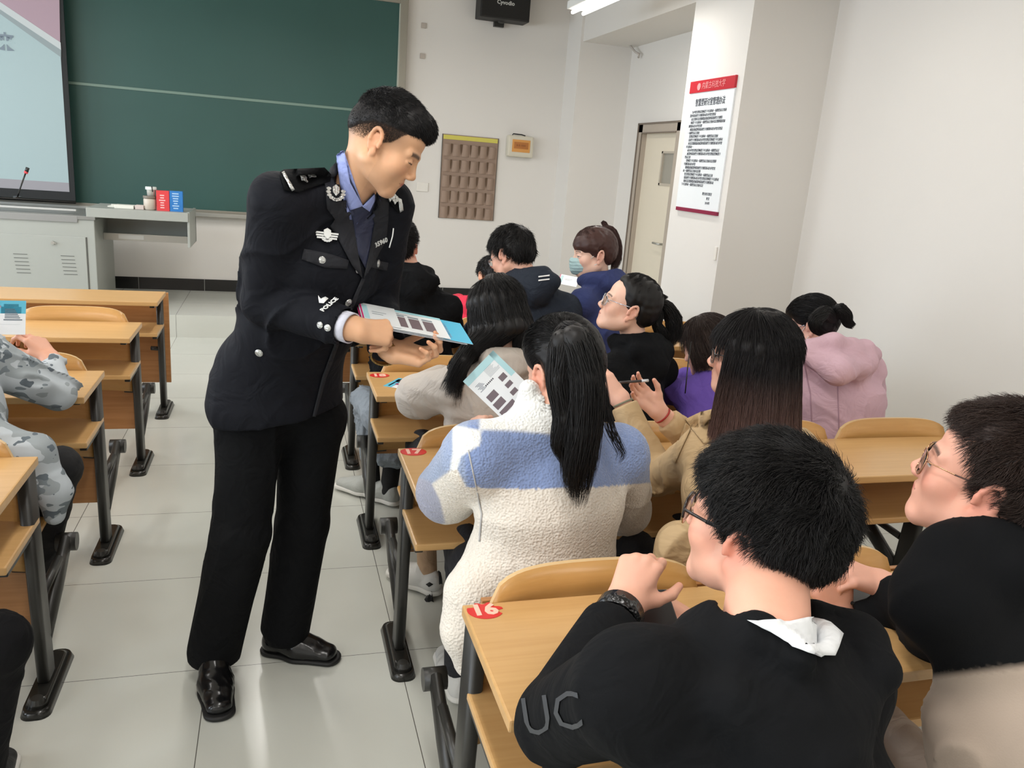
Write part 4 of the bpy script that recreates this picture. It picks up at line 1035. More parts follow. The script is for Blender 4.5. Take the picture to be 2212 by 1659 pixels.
def glasses(H, parent, rim_m, rx=.0235, rz=.0185, half=False, tip_m=None, zc=.001, y0=.104, tr=.0011, temple_r=.0014, flat=.0, low_m=None):
    g = MB(); n = 26
    low = MB()
    for x in (-1, 1):
        pts = []
        for k in range(n+1):
            a = 2*math.pi*k/n; sq = 1/max(abs(math.cos(a))**3.2+abs(math.sin(a))**3.2, .5)**(1/3.2)
            px, pz = x*.033+rx*math.cos(a)*sq, zc+rz*math.sin(a)*sq
            pts.append(H.w(px, y0-.35*max(abs(px)-.02, 0), pz))
        if low_m: 
            g.tube([p for k, p in enumerate(pts) if k <= n//2+1], tr*1.4*H.s, 6); low.tube([p for k, p in enumerate(pts) if k >= n//2], tr*.8*H.s, 6)
        else: g.tube(pts, tr*H.s, 6)
    g.tube([H.w(-.0105, y0, zc+.006), H.w(0, y0+.003, zc+.009), H.w(.0105, y0, zc+.006)], tr*H.s, 6)
    for x in (-1, 1):
        g.tube([H.w(x*.0555, y0-.012, zc+.009), H.w(x*.066, y0-.020, zc+.012), H.w(x*.0735, .045, zc+.014), H.w(x*.0765, .0, zc+.018)], temple_r*H.s, 6, flat=.7)
    fr = g.build('glasses', rim_m, parent)
    t = MB()
    for x in (-1, 1): t.tube([H.w(x*.0735, .045, zc+.014), H.w(x*.0765, .0, zc+.018), H.w(x*.0770, -.016, zc+.010), H.w(x*.0745, -.036, zc-.018)], temple_r*1.25*H.s, 6)
    t.build('temple_tip', tip_m or rim_m, fr)
    if low_m: low.build('lower_rim', low_m, fr)
    l = MB()
    for x in (-1, 1):
        P = []
        for k in range(n):
            a = 2*math.pi*k/n; sq = 1/max(abs(math.cos(a))**3.2+abs(math.sin(a))**3.2, .5)**(1/3.2)
            px, pz = x*.033+rx*math.cos(a)*sq, zc+rz*math.sin(a)*sq; P.append(H.w(px, y0-.35*max(abs(px)-.02, 0), pz))
        l.prism(P, tuple(-H.B[1]*.0012))
    l.build('lens', mat('lens_glass', (245, 250, 250), .03, trans=1), fr)
    return fr
def seated(x, y, lean=0, tw=0, hip_z=.47, N=None, sh=.19, head=None, shz=-.045, NL=None):
    """default joints of a person seated at (x, y) facing +Y (rotated by tw)"""
    ct, st = math.cos(tw), math.sin(tw)
    def r(dx, dy): return (x+dx*ct-dy*st, y+dx*st+dy*ct)
    J = {}
    J['EL'] = V(*r(-.25, .22), .80); J['ER'] = V(*r(.25, .22), .80); J['WL'] = V(*r(-.12, .40), .80); J['WR'] = V(*r(.12, .40), .80)
    J['P'] = V(*r(0, .0), hip_z+.06); N = V(N) if N is not None else V(*r(0, .05+lean), 1.06)
    J['N'] = N; J['C'] = J['P']*.30+N*.70+V(0, -.01, 0)
    for s_, q in (('L', -1), ('R', 1)):
        J['S'+s_] = N+V(q*sh*ct, q*sh*st, shz)
        hx = r(q*.09, .02); kx = r(q*.10, .42); ax = r(q*.11, .38)
        J['H'+s_] = V(*hx, hip_z); J['K'+s_] = V(*kx, .50); J['A'+s_] = V(*ax, .10)
    J['fw'] = V(-st, ct, 0)
    return J
def trousers(J, m_, parent, h=.01, name='trousers', seed=5, **k):
    F = legs_field(J, h, **k); F.disp(folds(seed, .004, 60)); return geo_obj(name, F.mesh(1), m_, parent)
def shoes(J, parent, upper, sole, h=.006, L=.26, which='LR', toes=None, name='shoe'):
    out = []
    for s_ in which:
        d = (toes or {}).get(s_, (J['A'+s_]-J['K'+s_])*0+J.get('fw', V(0, 1, 0)))
        g0 = V(J['A'+s_][0], J['A'+s_][1], J['A'+s_][2]-.09)
        F, W = shoe_geo(g0, d, h, L=L); o = geo_obj(name, F.mesh(1), upper, parent); geo_obj('sole', sole_geo(W, L, h).mesh(1), sole, o); out.append((o, W))
    return out
def garment(J, name, m_, parent, h=.007, seed=1, fold=(.005, 42), hole=None, H=None, colf=None, post=None, **k):
    F = torso_field(J, h, **k)
    if post: post(F)
    if fold: F.disp(folds(seed, *fold))
    if H is not None: neck_hole(F, H, J, *(hole or (.058, .03)))
    g = F.mesh(1); return geo_obj(name, g, m_, parent, colf(g[0]) if colf else None)
def cuff_cut(F, W, E, r=.09):
    d = nrm(W-E); F.cut(W+d*.0, d, lim=(W-r, W+r)); return F
def patch(name, target, poly, m_, parent, lift=.0015, step=6, th=.002):
    """thin piece of cloth or metal lying on the surface of target; outline given as directions (u, v)"""
    from mathutils.geometry import delaunay_2d_cdt
    poly = [V(p) for p in poly]; B = []
    for i in range(len(poly)):
        a, b = poly[i], poly[(i+1) % len(poly)]; n = max(1, int(np.linalg.norm(b-a)/step))
        for k in range(n): B.append(a+(b-a)*k/n)
    nb = len(B); lo, hi = np.min(B, 0), np.max(B, 0); pts = list(B)
    for gx_ in np.arange(lo[0]+step*.5, hi[0], step):
        for gy_ in np.arange(lo[1]+step*.5, hi[1], step):
            ins = False
            for i in range(nb):
                a, b = B[i], B[i-1]
                if (a[1] > gy_) != (b[1] > gy_) and gx_ < (b[0]-a[0])*(gy_-a[1])/(b[1]-a[1])+a[0]: ins = not ins
            if ins and min(np.hypot(q[0]-gx_, q[1]-gy_) for q in B) > step*.45: pts.append(V(gx_, gy_))
    r = delaunay_2d_cdt([Vector(p.tolist()) for p in pts], [(i, (i+1) % nb) for i in range(nb)], [], 1, .01)
    co = []; tg = target if isinstance(target, (list, tuple)) else [target]; last = None
    for p in r[0]:
        best = None
        for t in tg:
            hres = hit(t, p.x, p.y)
            if hres is not None and (best is None or np.linalg.norm(hres[0]-CAM) < np.linalg.norm(best[0]-CAM)): best = hres
        if best is None:
            if last is None: co.append(None); continue
            d = ray(p.x, p.y); best = (CAM+d*np.linalg.norm(last[0]-CAM), last[1])
        last = best; co.append(best[0]+best[1]*lift)
    fl = next(c for c in co if c is not None); co = [fl if c is None else c for c in co]
    g = MB(); T = [g.bm.verts.new(Vector(c.tolist())) for c in co]; cen = np.mean(co, 0); dv = nrm(cen-CAM)
    Bt = [g.bm.verts.new(Vector((c+dv*th).tolist())) for c in co]
    fc = [tuple(f) for f in r[2]]; edges = {}
    for f in fc:
        try: g.bm.faces.new([T[i] for i in f]).smooth = True; g.bm.faces.new([Bt[i] for i in f[::-1]])
        except ValueError: pass
        for i in range(len(f)): e = (f[i], f[(i+1) % len(f)]); edges[e] = 1
    for (a, b) in list(edges):
        if (b, a) not in edges:
            try: g.bm.faces.new((T[a], T[b], Bt[b], Bt[a]))
            except ValueError: pass
    return g.build(name, m_, parent)
def badge_at(target, u, v, off=.002, roll=0):
    """frame lying on target at (u, v): x to the right of the picture, z outward"""
    r = hit(target, u, v)
    if r is None:
        return None
    p, n = r; x = _R*math.cos(roll)-_U*math.sin(roll); x = nrm(x-n*(x@n)); y = np.cross(n, x)
    Mx = Matrix.Identity(4)
    for i in range(3): Mx[i][0] = x[i]; Mx[i][1] = y[i]; Mx[i][2] = n[i]; Mx[i][3] = p[i]+n[i]*off
    return Mx
def button(target, u, v, m_, parent, r=.0095, name='button'):
    Mx = badge_at(target, u, v, .001)
    if Mx is None: return
    g = MB(); n = 16; prof = [(1, 0), (1.02, .15), (.9, .3), (.82, .28), (.6, .42), (0.3, .5)]
    rings = [[g.bm.verts.new(Mx @ Vector((r*a*math.cos(2*math.pi*k/n), r*a*math.sin(2*math.pi*k/n), r*b*.9))) for k in range(n)] for a, b in prof]
    for A, B_ in zip(rings, rings[1:]):
        for k in range(n): g.bm.faces.new((A[k], A[(k+1) % n], B_[(k+1) % n], B_[k]))
    g.bm.faces.new(rings[-1]); return g.build(name, m_, parent)
def collar(name, N, f, m_, parent, rt=(.056, .060), rb=(.064, .070), hgt=.036, point=.035, gap=14, th=.003, up=(0, 0, 1), fall=0, back=0, n=40):
    """turned-down collar round the neck, open at the front"""
    B = basis(f, up); g = MB(); O = []; I = []
    for k in range(n+1):
        a = math.radians(gap+(360-2*gap)*k/n); fr = (math.cos(a)+1)/2; fr = max(0, (fr-.55)/.45)
        x, y = math.sin(a), math.cos(a)
        top = N+B[0]*x*rt[0]+B[1]*(y*rt[1]+back)+B[2]*(hgt*(1-.45*fr**1.5))
        bot = N+B[0]*x*(rb[0]+.008*fr)+B[1]*(y*(rb[1]+.022*fr)+back)-B[2]*(point*fr**1.5+fall)
        O.append([top*(1-t)+bot*t+(B[0]*x+B[1]*y)*(.005*math.sin(math.pi*t)) for t in np.linspace(0, 1, 6)])
    for off, sgn in ((0, 1), (-th, -1)):
        R_ = []
        for k, row in enumerate(O):
            a = math.radians(gap+(360-2*gap)*k/n); o_ = (B[0]*math.sin(a)+B[1]*math.cos(a))*off; R_.append([g.bm.verts.new(Vector((p+o_).tolist())) for p in row])
        I.append(R_)
    for R_ in I:
        for k in range(n):
            for j in range(5): g.bm.faces.new((R_[k][j], R_[k+1][j], R_[k+1][j+1], R_[k][j+1])).smooth = True
    for k in range(n):
        for j in (0, 5): g.bm.faces.new((I[0][k][j], I[0][k+1][j], I[1][k+1][j], I[1][k][j]))
    for k in (0, n):
        for j in range(5): g.bm.faces.new((I[0][k][j], I[0][k][j+1], I[1][k][j+1], I[1][k][j]))
    return g.build(name, m_, parent)
def band(name, c, ax, r, w, th, m_, parent=None, el=1.0, x=None, n=32):
    """closed strap round a wrist"""
    ax = nrm(ax); x = nrm(np.cross(ax, [0, .3, 1])) if x is None else nrm(V(x)-ax*(V(x)@ax)); y = np.cross(ax, x); g = MB(); R_ = []
    for k in range(n):
        a = 2*math.pi*k/n; d = x*math.cos(a)*el+y*math.sin(a)
        R_.append([g.bm.verts.new(Vector((V(c)+d*(r+q)+ax*p).tolist())) for p, q in ((-w/2, 0), (-w/2, th), (w/2, th), (w/2, 0))])
    for k in range(n):
        for j in range(4): g.bm.faces.new((R_[k][j], R_[(k+1) % n][j], R_[(k+1) % n][(j+1) % 4], R_[k][(j+1) % 4])).smooth = (j == 1)
    return g.build(name, m_, parent)
black_hair = hair_mat()
# ------------------------------------------------------------------ the officer
def A3(u, v, Y): return at(u, v, Y=Y)
uni = cloth('uniform_black', (15, 17, 24), .8, ('noise', 500, .2, .0008), spec=.2)
uni2 = cloth('trouser_black', (12, 13, 15), .88, ('noise', 500, .2, .0008), spec=.15)
silver = mat('silver_metal', (196, 198, 196), .3, metal=.75, bump=('voronoi', 260, .9, .002))
silver_flat = mat('silver_embroidery', (226, 228, 226), .5)
shirt_blue = cloth('shirt_blue', (148, 160, 214), .8); tie_navy = cloth('tie_navy', (32, 38, 64), .6)
J = dict(P=V(-.385, -.04, .95), C=V(-.285, -.18, 1.31), N=V(-.205, -.245, 1.505), SL=A3(838, 440, -.155), SR=A3(600, 436, -.33), EL=V(-.12, -.06, 1.19), WL=A3(842, 764, -.31), ER=A3(572, 652, -.24), WR=A3(768, 712, -.40),
         HL=A3(672, 900, .01), HR=A3(545, 900, -.06), KL=A3(652, 1130, .035), KR=A3(520, 1150, -.09), AL=V(-.362, .045, .10), AR=V(-.575, -.03, .10), fw=nrm(V(.5, -.86, 0)))
H1 = Head(A3(828, 314, -.33), V(.80, -.24, -.52), V(.5, -.1, .85), .935)
fadef = lambda L_: np.clip((L_[:, 2]+.004+L_[:, 1]*.12)/.042, 0, 1)**1.2*np.clip((.066-L_[:, 1])/.045, 0, 1)*.55*(1-.9*np.exp(-((L_[:, 1]+.004)/.016)**2)*(L_[:, 2] < .032)*(np.abs(L_[:, 0]) > .07))+np.clip((-.050-L_[:, 1])/.03, 0, 1)*np.clip((L_[:, 2]+.055)/.06, 0, 1)*.6
lw, rw = J['WL'], J['WR']
off = make_body('person in a black police uniform standing in the aisle, bending to hand out leaflets', (-.42, -.02, 0), H1, J, (212, 164, 128),
    hands=[dict(wrist=rw, fdir=A3(858, 722, -.36)-rw, back=V(-.05, -.75, .65), side=1, curls=[(.9, 1.1, .6), (1.0, 1.15, .6), (1.05, 1.15, .6), (1.1, 1.1, .6)], fore=rw+(J['ER']-rw)*.35, thumb=(.3, .3), thumb_dir=(.30, .88, -.30), h=.0024, size=1.0),
           dict(wrist=lw, fdir=V(.93, -.25, -.02), back=V(.05, .5, -.86), side=-1, curls=[(.55, .95, .6), (.6, 1.0, .65), (.65, 1.05, .7), (.7, 1.1, .7)], fore=lw+(J['EL']-lw)*.35, thumb_dir=(.85, .5, .1), h=.0024)],
    sc=dict(hairline=fadef, lip=(168, 92, 84), iris=False, browt=1.7, blush=.6, stubble=.12), h=.0022, lids=1.2, nr=(.053, .058))
hm = hair_mat('officer_hair', (18, 16, 17), .55)
OFFP = [(.118, .066), (.080, .068), (.062, .052), (.030, .044), (.0, .040), (-.03, .030), (-.06, .008), (-.085, -.022), (-.16, -.03), (-.16, .1), (-.1, .22), (.15, .22), (.15, .07)]
short_hair(H1, off, hm, .0045, OFFP, topadd=.014, extra=lambda F: (H1.E(F, (0, .040, .098), (.058, .052, .036), .02)), n=26000, L=(.010, .019), lift=.5, whorl=(.0, -.08, .10), h=.003, seed=11, noise=.0006, r=.0005, grade=(.035, .06), edge=1.6)
# clipped sides: sparse bristles thinning out towards the neck and temples
FADE = [(.070, .075), (.052, .045), (.040, .022), (.018, .004), (.012, -.026), (.0, -.02), (-.004, .030), (-.022, .034), (-.036, .0), (-.048, -.045), (-.08, -.075), (-.16, -.06), (-.16, .10), (.07, .10)]
g_ = H1.cap(.0012, FADE, .003, edge=0, k=.002).mesh(1); X_, N_s = surf_sample(*g_, 170000, 5); lc = H1.loc(X_)
pr_ = np.clip((lc[:, 2]+.030+.10*lc[:, 1])/.062, 0, 1)**1.2; kp = (np.random.RandomState(6).rand(len(X_)) < pr_) & (np.sum((X_-H1.w(0, -.01, .03))*N_s, 1) > 0)
X_, N_s = X_[kp], N_s[kp]; dn = -H1.B[2]*.7
st_ = strands(X_-N_s*.001, lambda P, t: N_s*.35+dn, .004, 2, .00021, 7, .0006); geo_obj('clipped_hair', st_, hair_mat('hair_clipped', (58, 46, 40), .6), off)
# trousers
F = legs_field(J, .006, thigh=(.098, .080), calf=(.080, .072))
F.cone(J['KR'], J['AR']+V(0, 0, -.02), .078, .078, .02); F.cone(J['KL'], J['AL']+V(0, 0, -.01), .074, .070, .02)
F.disp(folds(31, .005, 40, (1, 1, 2.2)))
for s_ in 'LR': F.cut(J['A'+s_]+V(0, 0, -.045), (0, 0, -1), lim=(J['A'+s_]-.16, J['A'+s_]+.12))
tro = geo_obj('trousers', F.mesh(1), uni2, off)
leather = mat('black_leather', (16, 16, 17), .22, bump=('noise', 60, .1, .001)); rubber = mat('black_rubber', (14, 14, 14), .6)
for s_, toe, g0 in (('R', V(.16, -1, 0), V(-.575, -.07, 0)), ('L', V(1, -.42, 0), V(-.375, .05, 0))):
    Fs, W_ = shoe_geo(g0, toe, .004, L=.245, hi=.075); Fs.disp(folds(7, .0012, 160)); so = geo_obj('shoe', Fs.mesh(1), leather, off); geo_obj('sole', sole_geo(W_, .25, .004, th=.016).mesh(1), rubber, so)
# jacket
def jacket_post(F):
    side = nrm(J['SR']-J['SL']); P = J['P']
    F.cone(P+V(0, 0, .06), P+V(-.005, .0, -.05), .128, .146, .04, side, 1.42)     # skirt of the jacket
    F.cut(P+V(0, 0, -.085), V(.12, 0, -1), k=.006, lim=(P-V(.45, .4, .25), P+V(.45, .4, -.0)))
    F.cone(J['N']+V(-.02, .03, .0), J['N']+V(-.03, .05, -.06), .045, .06, .03)
F = torso_field(J, .005, chest=(.126, 1.42), waist=(.120, 1.32), hip=(.124, 1.42), sh=.056, arm=(.068, .066, .050), neckr=.066)
jacket_post(F)
fo = folds(3, .010, 44, (1, 1, 1.4)); el = J['ER']
F.disp(lambda x, y, z: fo(x, y, z)*(.35+1.3*np.exp(-((x-el[0])**2+(y-el[1])**2+(z-el[2])**2)/.14**2)))
cuff_cut(F, rw+nrm(J['ER']-rw)*.030, J['ER']); F.cone(rw, rw+nrm(J['ER']-rw)*.05, .042, .044, .004, op='s')
cuff_cut(F, lw+nrm(J['EL']-lw)*.030, J['EL'])
a = H1.w(0, -.02, -.03); F.cone(a, J['N']+V(.0, -.0, -.01), .062, .060, .006, op='s')
jk = geo_obj('jacket', F.mesh(1), uni, off)
# shirt: cuff and collar, tie
band('shirt_cuff', rw+nrm(J['ER']-rw)*.026, J['ER']-rw, .036, .03, .003, cloth('cuff_white', (204, 206, 220), .8), off, el=1.12)
fcol = nrm(V(.62, -.72, -.3)); Nn = A3(768, 352, -.27)
patch('shirt_front', [jk, off], [(748, 360), (782, 440), (806, 414), (822, 420), (818, 452), (806, 520), (792, 590), (770, 548), (756, 452)], tie_navy, off, .0045, 8)
patch('shirt_collar_leaf', [jk, off], [(733, 332), (751, 326), (760, 392), (782, 440), (757, 450), (741, 400)], shirt_blue, off, .0085, 6, .004)
patch('shirt_collar_leaf', [jk, off], [(780, 441), (806, 413), (803, 432), (793, 453)], shirt_blue, off, .0085, 6, .004)
tm = mat('tie_knot_emblem', (90, 96, 130), .5)
patch('tie_emblem', jk, [(763, 472), (769, 467), (773, 478), (767, 483)], tm, off, .0075, 4)
# lapels, pocket flaps, front edge
patch('shirt_front', [jk, off], [(727, 340), (746, 332), (782, 440), (790, 470), (772, 505), (756, 480), (738, 420)], shirt_blue, off, .0012, 6, .002)
lap = cloth('uniform_lapel', (17, 19, 27), .78, ('noise', 500, .2, .0008))
patch('lapel', jk, [(732, 350), (742, 400), (756, 452), (770, 548), (779, 600), (757, 572), (712, 486), (722, 470), (703, 448), (700, 400), (714, 368)], lap, off, .0065, 8, .005)
patch('lapel', jk, [(806, 414), (822, 405), (838, 424), (838, 470), (832, 520), (802, 570), (781, 602), (792, 550), (806, 480), (796, 455)], lap, off, .0065, 8, .005)
patch('pocket_flap', jk, [(655, 536), (716, 550), (752, 562), (748, 580), (700, 578), (650, 560)], lap, off, .004, 8, .004)
patch('pocket_flap', jk, [(800, 560), (838, 566), (835, 584), (796, 578)], lap, off, .004, 8, .004)
patch('front_edge', jk, [(779, 600), (786, 603), (742, 712), (704, 812), (680, 900), (673, 898), (694, 812), (734, 706)], lap, off, .004, 8, .004)
# shoulder boards with silver marks
for pts, marks in (([(604, 378), (612, 372), (700, 368), (716, 384), (712, 396), (640, 418), (612, 412)], ('R',)), ([(822, 412), (840, 412), (866, 432), (868, 456), (858, 458), (838, 436)], ('L',))):
    patch('shoulder_board', jk, pts, uni2, off, .007, 7, .006)
bo = [o for o in bpy.data.objects if o.name.startswith('shoulder_board')]
def emblem(u, v, r=.0115, tgt=None, name='rank_pip'):
    t = tgt or jk; Mx = badge_at(t, u, v, .014)
    if Mx is None: return
    g = MB(); n = 20; vs = []
    for k in range(n):
        a = 2*math.pi*k/n; rr = r*(1 if k % 5 else 1.25)*(.82+.18*math.cos(4*a)); vs.append(Mx @ Vector((rr*math.cos(a), rr*math.sin(a), 0)))
    g.prism(vs, Mx.to_3x3() @ Vector((0, 0, .003))); 
    for k in range(4):
        a = math.pi/4+math.pi/2*k; g.disc(Mx @ Vector((r*.5*math.cos(a), r*.5*math.sin(a), .0035)), r*.33, .003, Mx.to_3x3(), 10)
    return g.build(name, silver, off)
for u, v in ((645, 391), (667, 388), (835, 427), (848, 432)): emblem(u, v)
patch('rank_bar', [jk]+bo, [(608, 379), (613, 377), (633, 413), (627, 416)], silver, off, .009, 5, .003)
patch('rank_bar', [jk]+bo, [(856, 428), (864, 432), (868, 452), (861, 456)], silver, off, .009, 5, .003)
# collar badges: wreath with a shield
def wreath(u, v, s=1.0, sx=1.0):
    Mx = badge_at(jk, u, v, .009)
    if Mx is None: return
    g = MB()
    g.prism([Mx @ Vector((x*sx*s, y*s, 0)) for x, y in ((-.007, .012), (0, .017), (.007, .012), (.007, .001), (0, -.007), (-.007, .001))], Mx.to_3x3() @ Vector((0, 0, .004)))
    for q in (-1, 1):
        for k in range(5):
            a0 = math.radians(-95+q*(8+k*24)); x, y = .0165*math.cos(a0)*sx*s, (.0165*math.sin(a0)+.002)*s
            g.prism([Mx @ Vector((x+.0055*sx*s*math.cos(t+a0), y+.0035*s*math.sin(t+a0), 0)) for t in np.linspace(0, 5.2, 7)], Mx.to_3x3() @ Vector((0, 0, .003)))
    g.build('collar_badge', silver, off)
wreath(722, 418, 1.15); wreath(811, 436, 1.0, .5)
# breast badge with stripes and shield, number badge
g = MB(); Mx = badge_at(jk, 703, 510, .009); r3 = Mx.to_3x3()
for k in range(3): y = .008-k*.0062; g.prism([Mx @ Vector(q) for q in ((-.030+k*.002, y, 0), (.030-k*.002, y, 0), (.030-k*.002, y-.0042, 0), (-.030+k*.002, y-.0042, 0))], r3 @ Vector((0, 0, .002)))
g.prism([Mx @ Vector(q) for q in ((-.009, .013, .002), (0, .018, .002), (.009, .013, .002), (.009, -.001, .002), (0, -.009, .002), (-.009, -.001, .002))], r3 @ Vector((0, 0, .003)))
for k in range(7):
    a0 = math.radians(-160+k*23.3); c_ = Vector((.0125*math.cos(a0), .0105*math.sin(a0)-.003, 0)); g.prism([Mx @ (c_+Vector((.0042*math.cos(t+a0), .003*math.sin(t+a0), 0))) for t in np.linspace(0, 5.2, 7)], r3 @ Vector((0, 0, .0025)))
g.build('breast_badge', silver_flat, off)
Mx = badge_at(jk, 818, 521, .009)
text('number_badge', 'J35960', .021, Mx @ Matrix.Diagonal((.75, 1, 1, 1)), silver_flat, off, bold=.0005, ext=.001)
for u, v in ((695, 561), (816, 569), (752, 653), (560, 762)): button(jk, u, v, silver, off, .0105)
button(jk, 773, 583, silver, off, .009)
for u, v in ((692, 702), (708, 708), (724, 714)): button(jk, u, v, silver, off, .0085, 'sleeve_button')
# sleeve marks
Mx = badge_at(jk, 712, 660, .0035, roll=-1.15)
if Mx: text('sleeve_lettering', 'POLICE', .017, Mx, silver_flat, off, bold=.0005)
patch('sleeve_emblem', jk, [(687, 640), (694, 647), (702, 643), (709, 647), (700, 657), (690, 656)], silver_flat, off, .003, 4)
MB().tube([A3(850, 493, -.30), A3(848, 510, -.30), A3(841, 535, -.31)], .0015, 6).build('thread', silver_flat, off)
o = band('wristwatch', lw+V(-.012, 0, .0), lw-J['EL'], .030, .016, .004, mat('watch_gold', (150, 120, 70), .25, metal=.9, bump=('voronoi', 200, .8, .002)), off, el=1.2)
# leaflets
def leaflet(name, O, ex, ey, Wd, Ht, style, lab, group=None, curl=0, th=.0006, cat='leaflet', seed=0):
    O = V(O); ex = nrm(ex); n = nrm(np.cross(ex, ey)); ey = np.cross(n, ex)
    def S(a, b, l=0): return O+ex*(a*Wd)+ey*(b*Ht)+n*(l-curl*math.sin(math.pi*a)+0)
    def sheet(a0, b0, a1, b1, l, t=.0002, na=8):
        g = MB(); rows = []
        for k in range(na+1):
            a = a0+(a1-a0)*k/na; rows.append([g.bm.verts.new(Vector(S(a, b, q).tolist())) for b, q in ((b0, l), (b1, l), (b1, l-t), (b0, l-t))])
        for r0, r1 in zip(rows, rows[1:]):
            for j in range(4): g.bm.faces.new((r0[j], r1[j], r1[(j+1) % 4], r0[(j+1) % 4]))
        g.bm.faces.new(rows[0]); g.bm.faces.new(rows[-1][::-1]); return g
    root = sheet(0, 0, 1, 1, 0, th).build(name, mat('leaflet_paper', (232, 236, 238), .3)); tagx(root, lab, cat, group)
    pm = lambda nm, c: mat('print_'+nm, c, .4)
    rs = random.Random(seed)
    def multi(nm, rects, col, l=.0004):
        bm = bmesh.new()
        for r_ in rects:
            q = sheet(*r_, l, .0001, 4); me = bpy.data.meshes.new('x'); q.bm.to_mesh(me); q.bm.free(); bm.from_mesh(me); bpy.data.meshes.remove(me)
        me = bpy.data.meshes.new(nm); bm.to_mesh(me); bm.free(); link(nm, me, pm(col[0], col[1]), root)
    if style == 'boxes':    # inside pages with dark text boxes
        multi('printed_band', [(0, .9, 1, 1)], ('aqua', (150, 206, 216)))
        multi('printed_box', [(.06+.17*k, .18, .19+.17*k, .66) for k in range(5)], ('plum', (104, 84, 92)))
        multi('printed_lines', [(.06+.17*k, .70, .19+.17*k, .76) for k in range(5)]+[(.05, .80+.02*k, .05+rs.uniform(.3, .6), .808+.02*k) for k in range(4)], ('ink', (120, 130, 140)))
    elif style == 'inside':
        multi('printed_band', [(0, .0, .12, 1), (0, .86, .5, 1)], ('paleaqua', (176, 216, 222)))
        multi('printed_lines', [(.12+.018*k, .50, .124+.018*k, .50+rs.uniform(.2, .36)) for k in range(9)], ('ink', (120, 130, 140)))
        multi('printed_title', [(.30, .28+.045*k, .325, .31+.045*k) for k in range(6)], ('inkdark', (70, 70, 78)))
        multi('printed_box', [(.36, .62, .46, .80), (.52, .60, .60, .78), (.66, .56, .74, .74), (.44, .10, .56, .36), (.60, .08, .72, .36), (.76, .06, .84, .50), (.88, .1, .96, .45)], ('greybrown', (112, 100, 106)))
        multi('printed_sketch', [(.2+.02*k, .1+.03*(k % 3), .212+.02*k, .24+.02*(k % 4)) for k in range(7)], ('sketch', (150, 156, 164)))
    elif style == 'blue':
        multi('printed_band', [(.72, 0, 1, 1)], ('cyan', (46, 176, 214))); multi('printed_strip', [(.66, .1, .72, .95)], ('teal', (80, 150, 168)))
        multi('printed_lines', [(.1+.03*k, .2, .108+.03*k, .8) for k in range(12)], ('ink', (120, 130, 140)))
        multi('printed_title', [(.76, .15+.1*k, .82, .22+.1*k) for k in range(7)], ('lilac', (172, 190, 226)))
    elif style == 'pink':
        multi('printed_band', [(0, 0, .04, 1)], ('magenta', (204, 40, 110))); multi('printed_strip', [(.06, .2, .2, .9)], ('paleaqua', (176, 216, 222))); multi('printed_lines', [(.3, .5, .6, .52), (.3, .6, .7, .62)], ('ink', (120, 130, 140)))
    elif style == 'cover':
        multi('printed_band', [(0, .62, 1, 1)], ('cyan2', (92, 186, 212))); multi('printed_strip', [(.1, .78, .55, .86)], ('pinkbar', (222, 190, 210)))
        multi('printed_arch', [(.55, .62, .92, .82), (.60, .82, .87, .90)], ('aqua3', (54, 160, 190)))
        multi('printed_emblem', [(.30, .46, .46, .68)], ('berry', (150, 60, 110)), .0007)
        multi('printed_building', [(.62, .48+.05*k, .90-.02*k, .505+.05*k) for k in range(6)]+[(.60, .42, .94, .45)], ('slate', (90, 104, 116)), .0008)
        multi('printed_lines', [(.1, .30, .9, .305), (.05, .12, .5, .22)], ('ink2', (190, 200, 206)))
    return root
gp = 'leaflets held by the officer'
Cc, Bc, Ac = A3(1022, 744, -.37), A3(1000, 700, -.19), A3(782, 658, -.19)
ex = Bc-Ac; ey = Bc-Cc; O = Ac-ey
up_ = nrm(np.cross(ex, ey)); 
leaflet('leaflet', O+up_*.0, Bc-Ac, ey, np.linalg.norm(ex), np.linalg.norm(ey), 'blue', 'blue-ended leaflet sticking out to the right under the stack in the officer\'s hands', gp)
leaflet('leaflet', O-up_*.0035-nrm(ex)*.006, Bc-Ac, ey, np.linalg.norm(ex)*.97, np.linalg.norm(ey), 'pink', 'lowest leaflet of the officer\'s stack, showing only its thin lower edge', gp)
leaflet('leaflet', O+up_*.003-nrm(ex)*.004, Bc-Ac, ey, np.linalg.norm(ex)*.80, np.linalg.norm(ey)*.985, 'boxes', 'white leaflet with five dark text boxes in the officer\'s stack', gp)
leaflet('leaflet', O+up_*.005+ey*.05-nrm(ex)*.002, Bc-Ac, ey, np.linalg.norm(ex)*.34, np.linalg.norm(ey)*.955, 'pink', 'topmost leaflet of the officer\'s stack with a magenta edge by the cuff', gp)
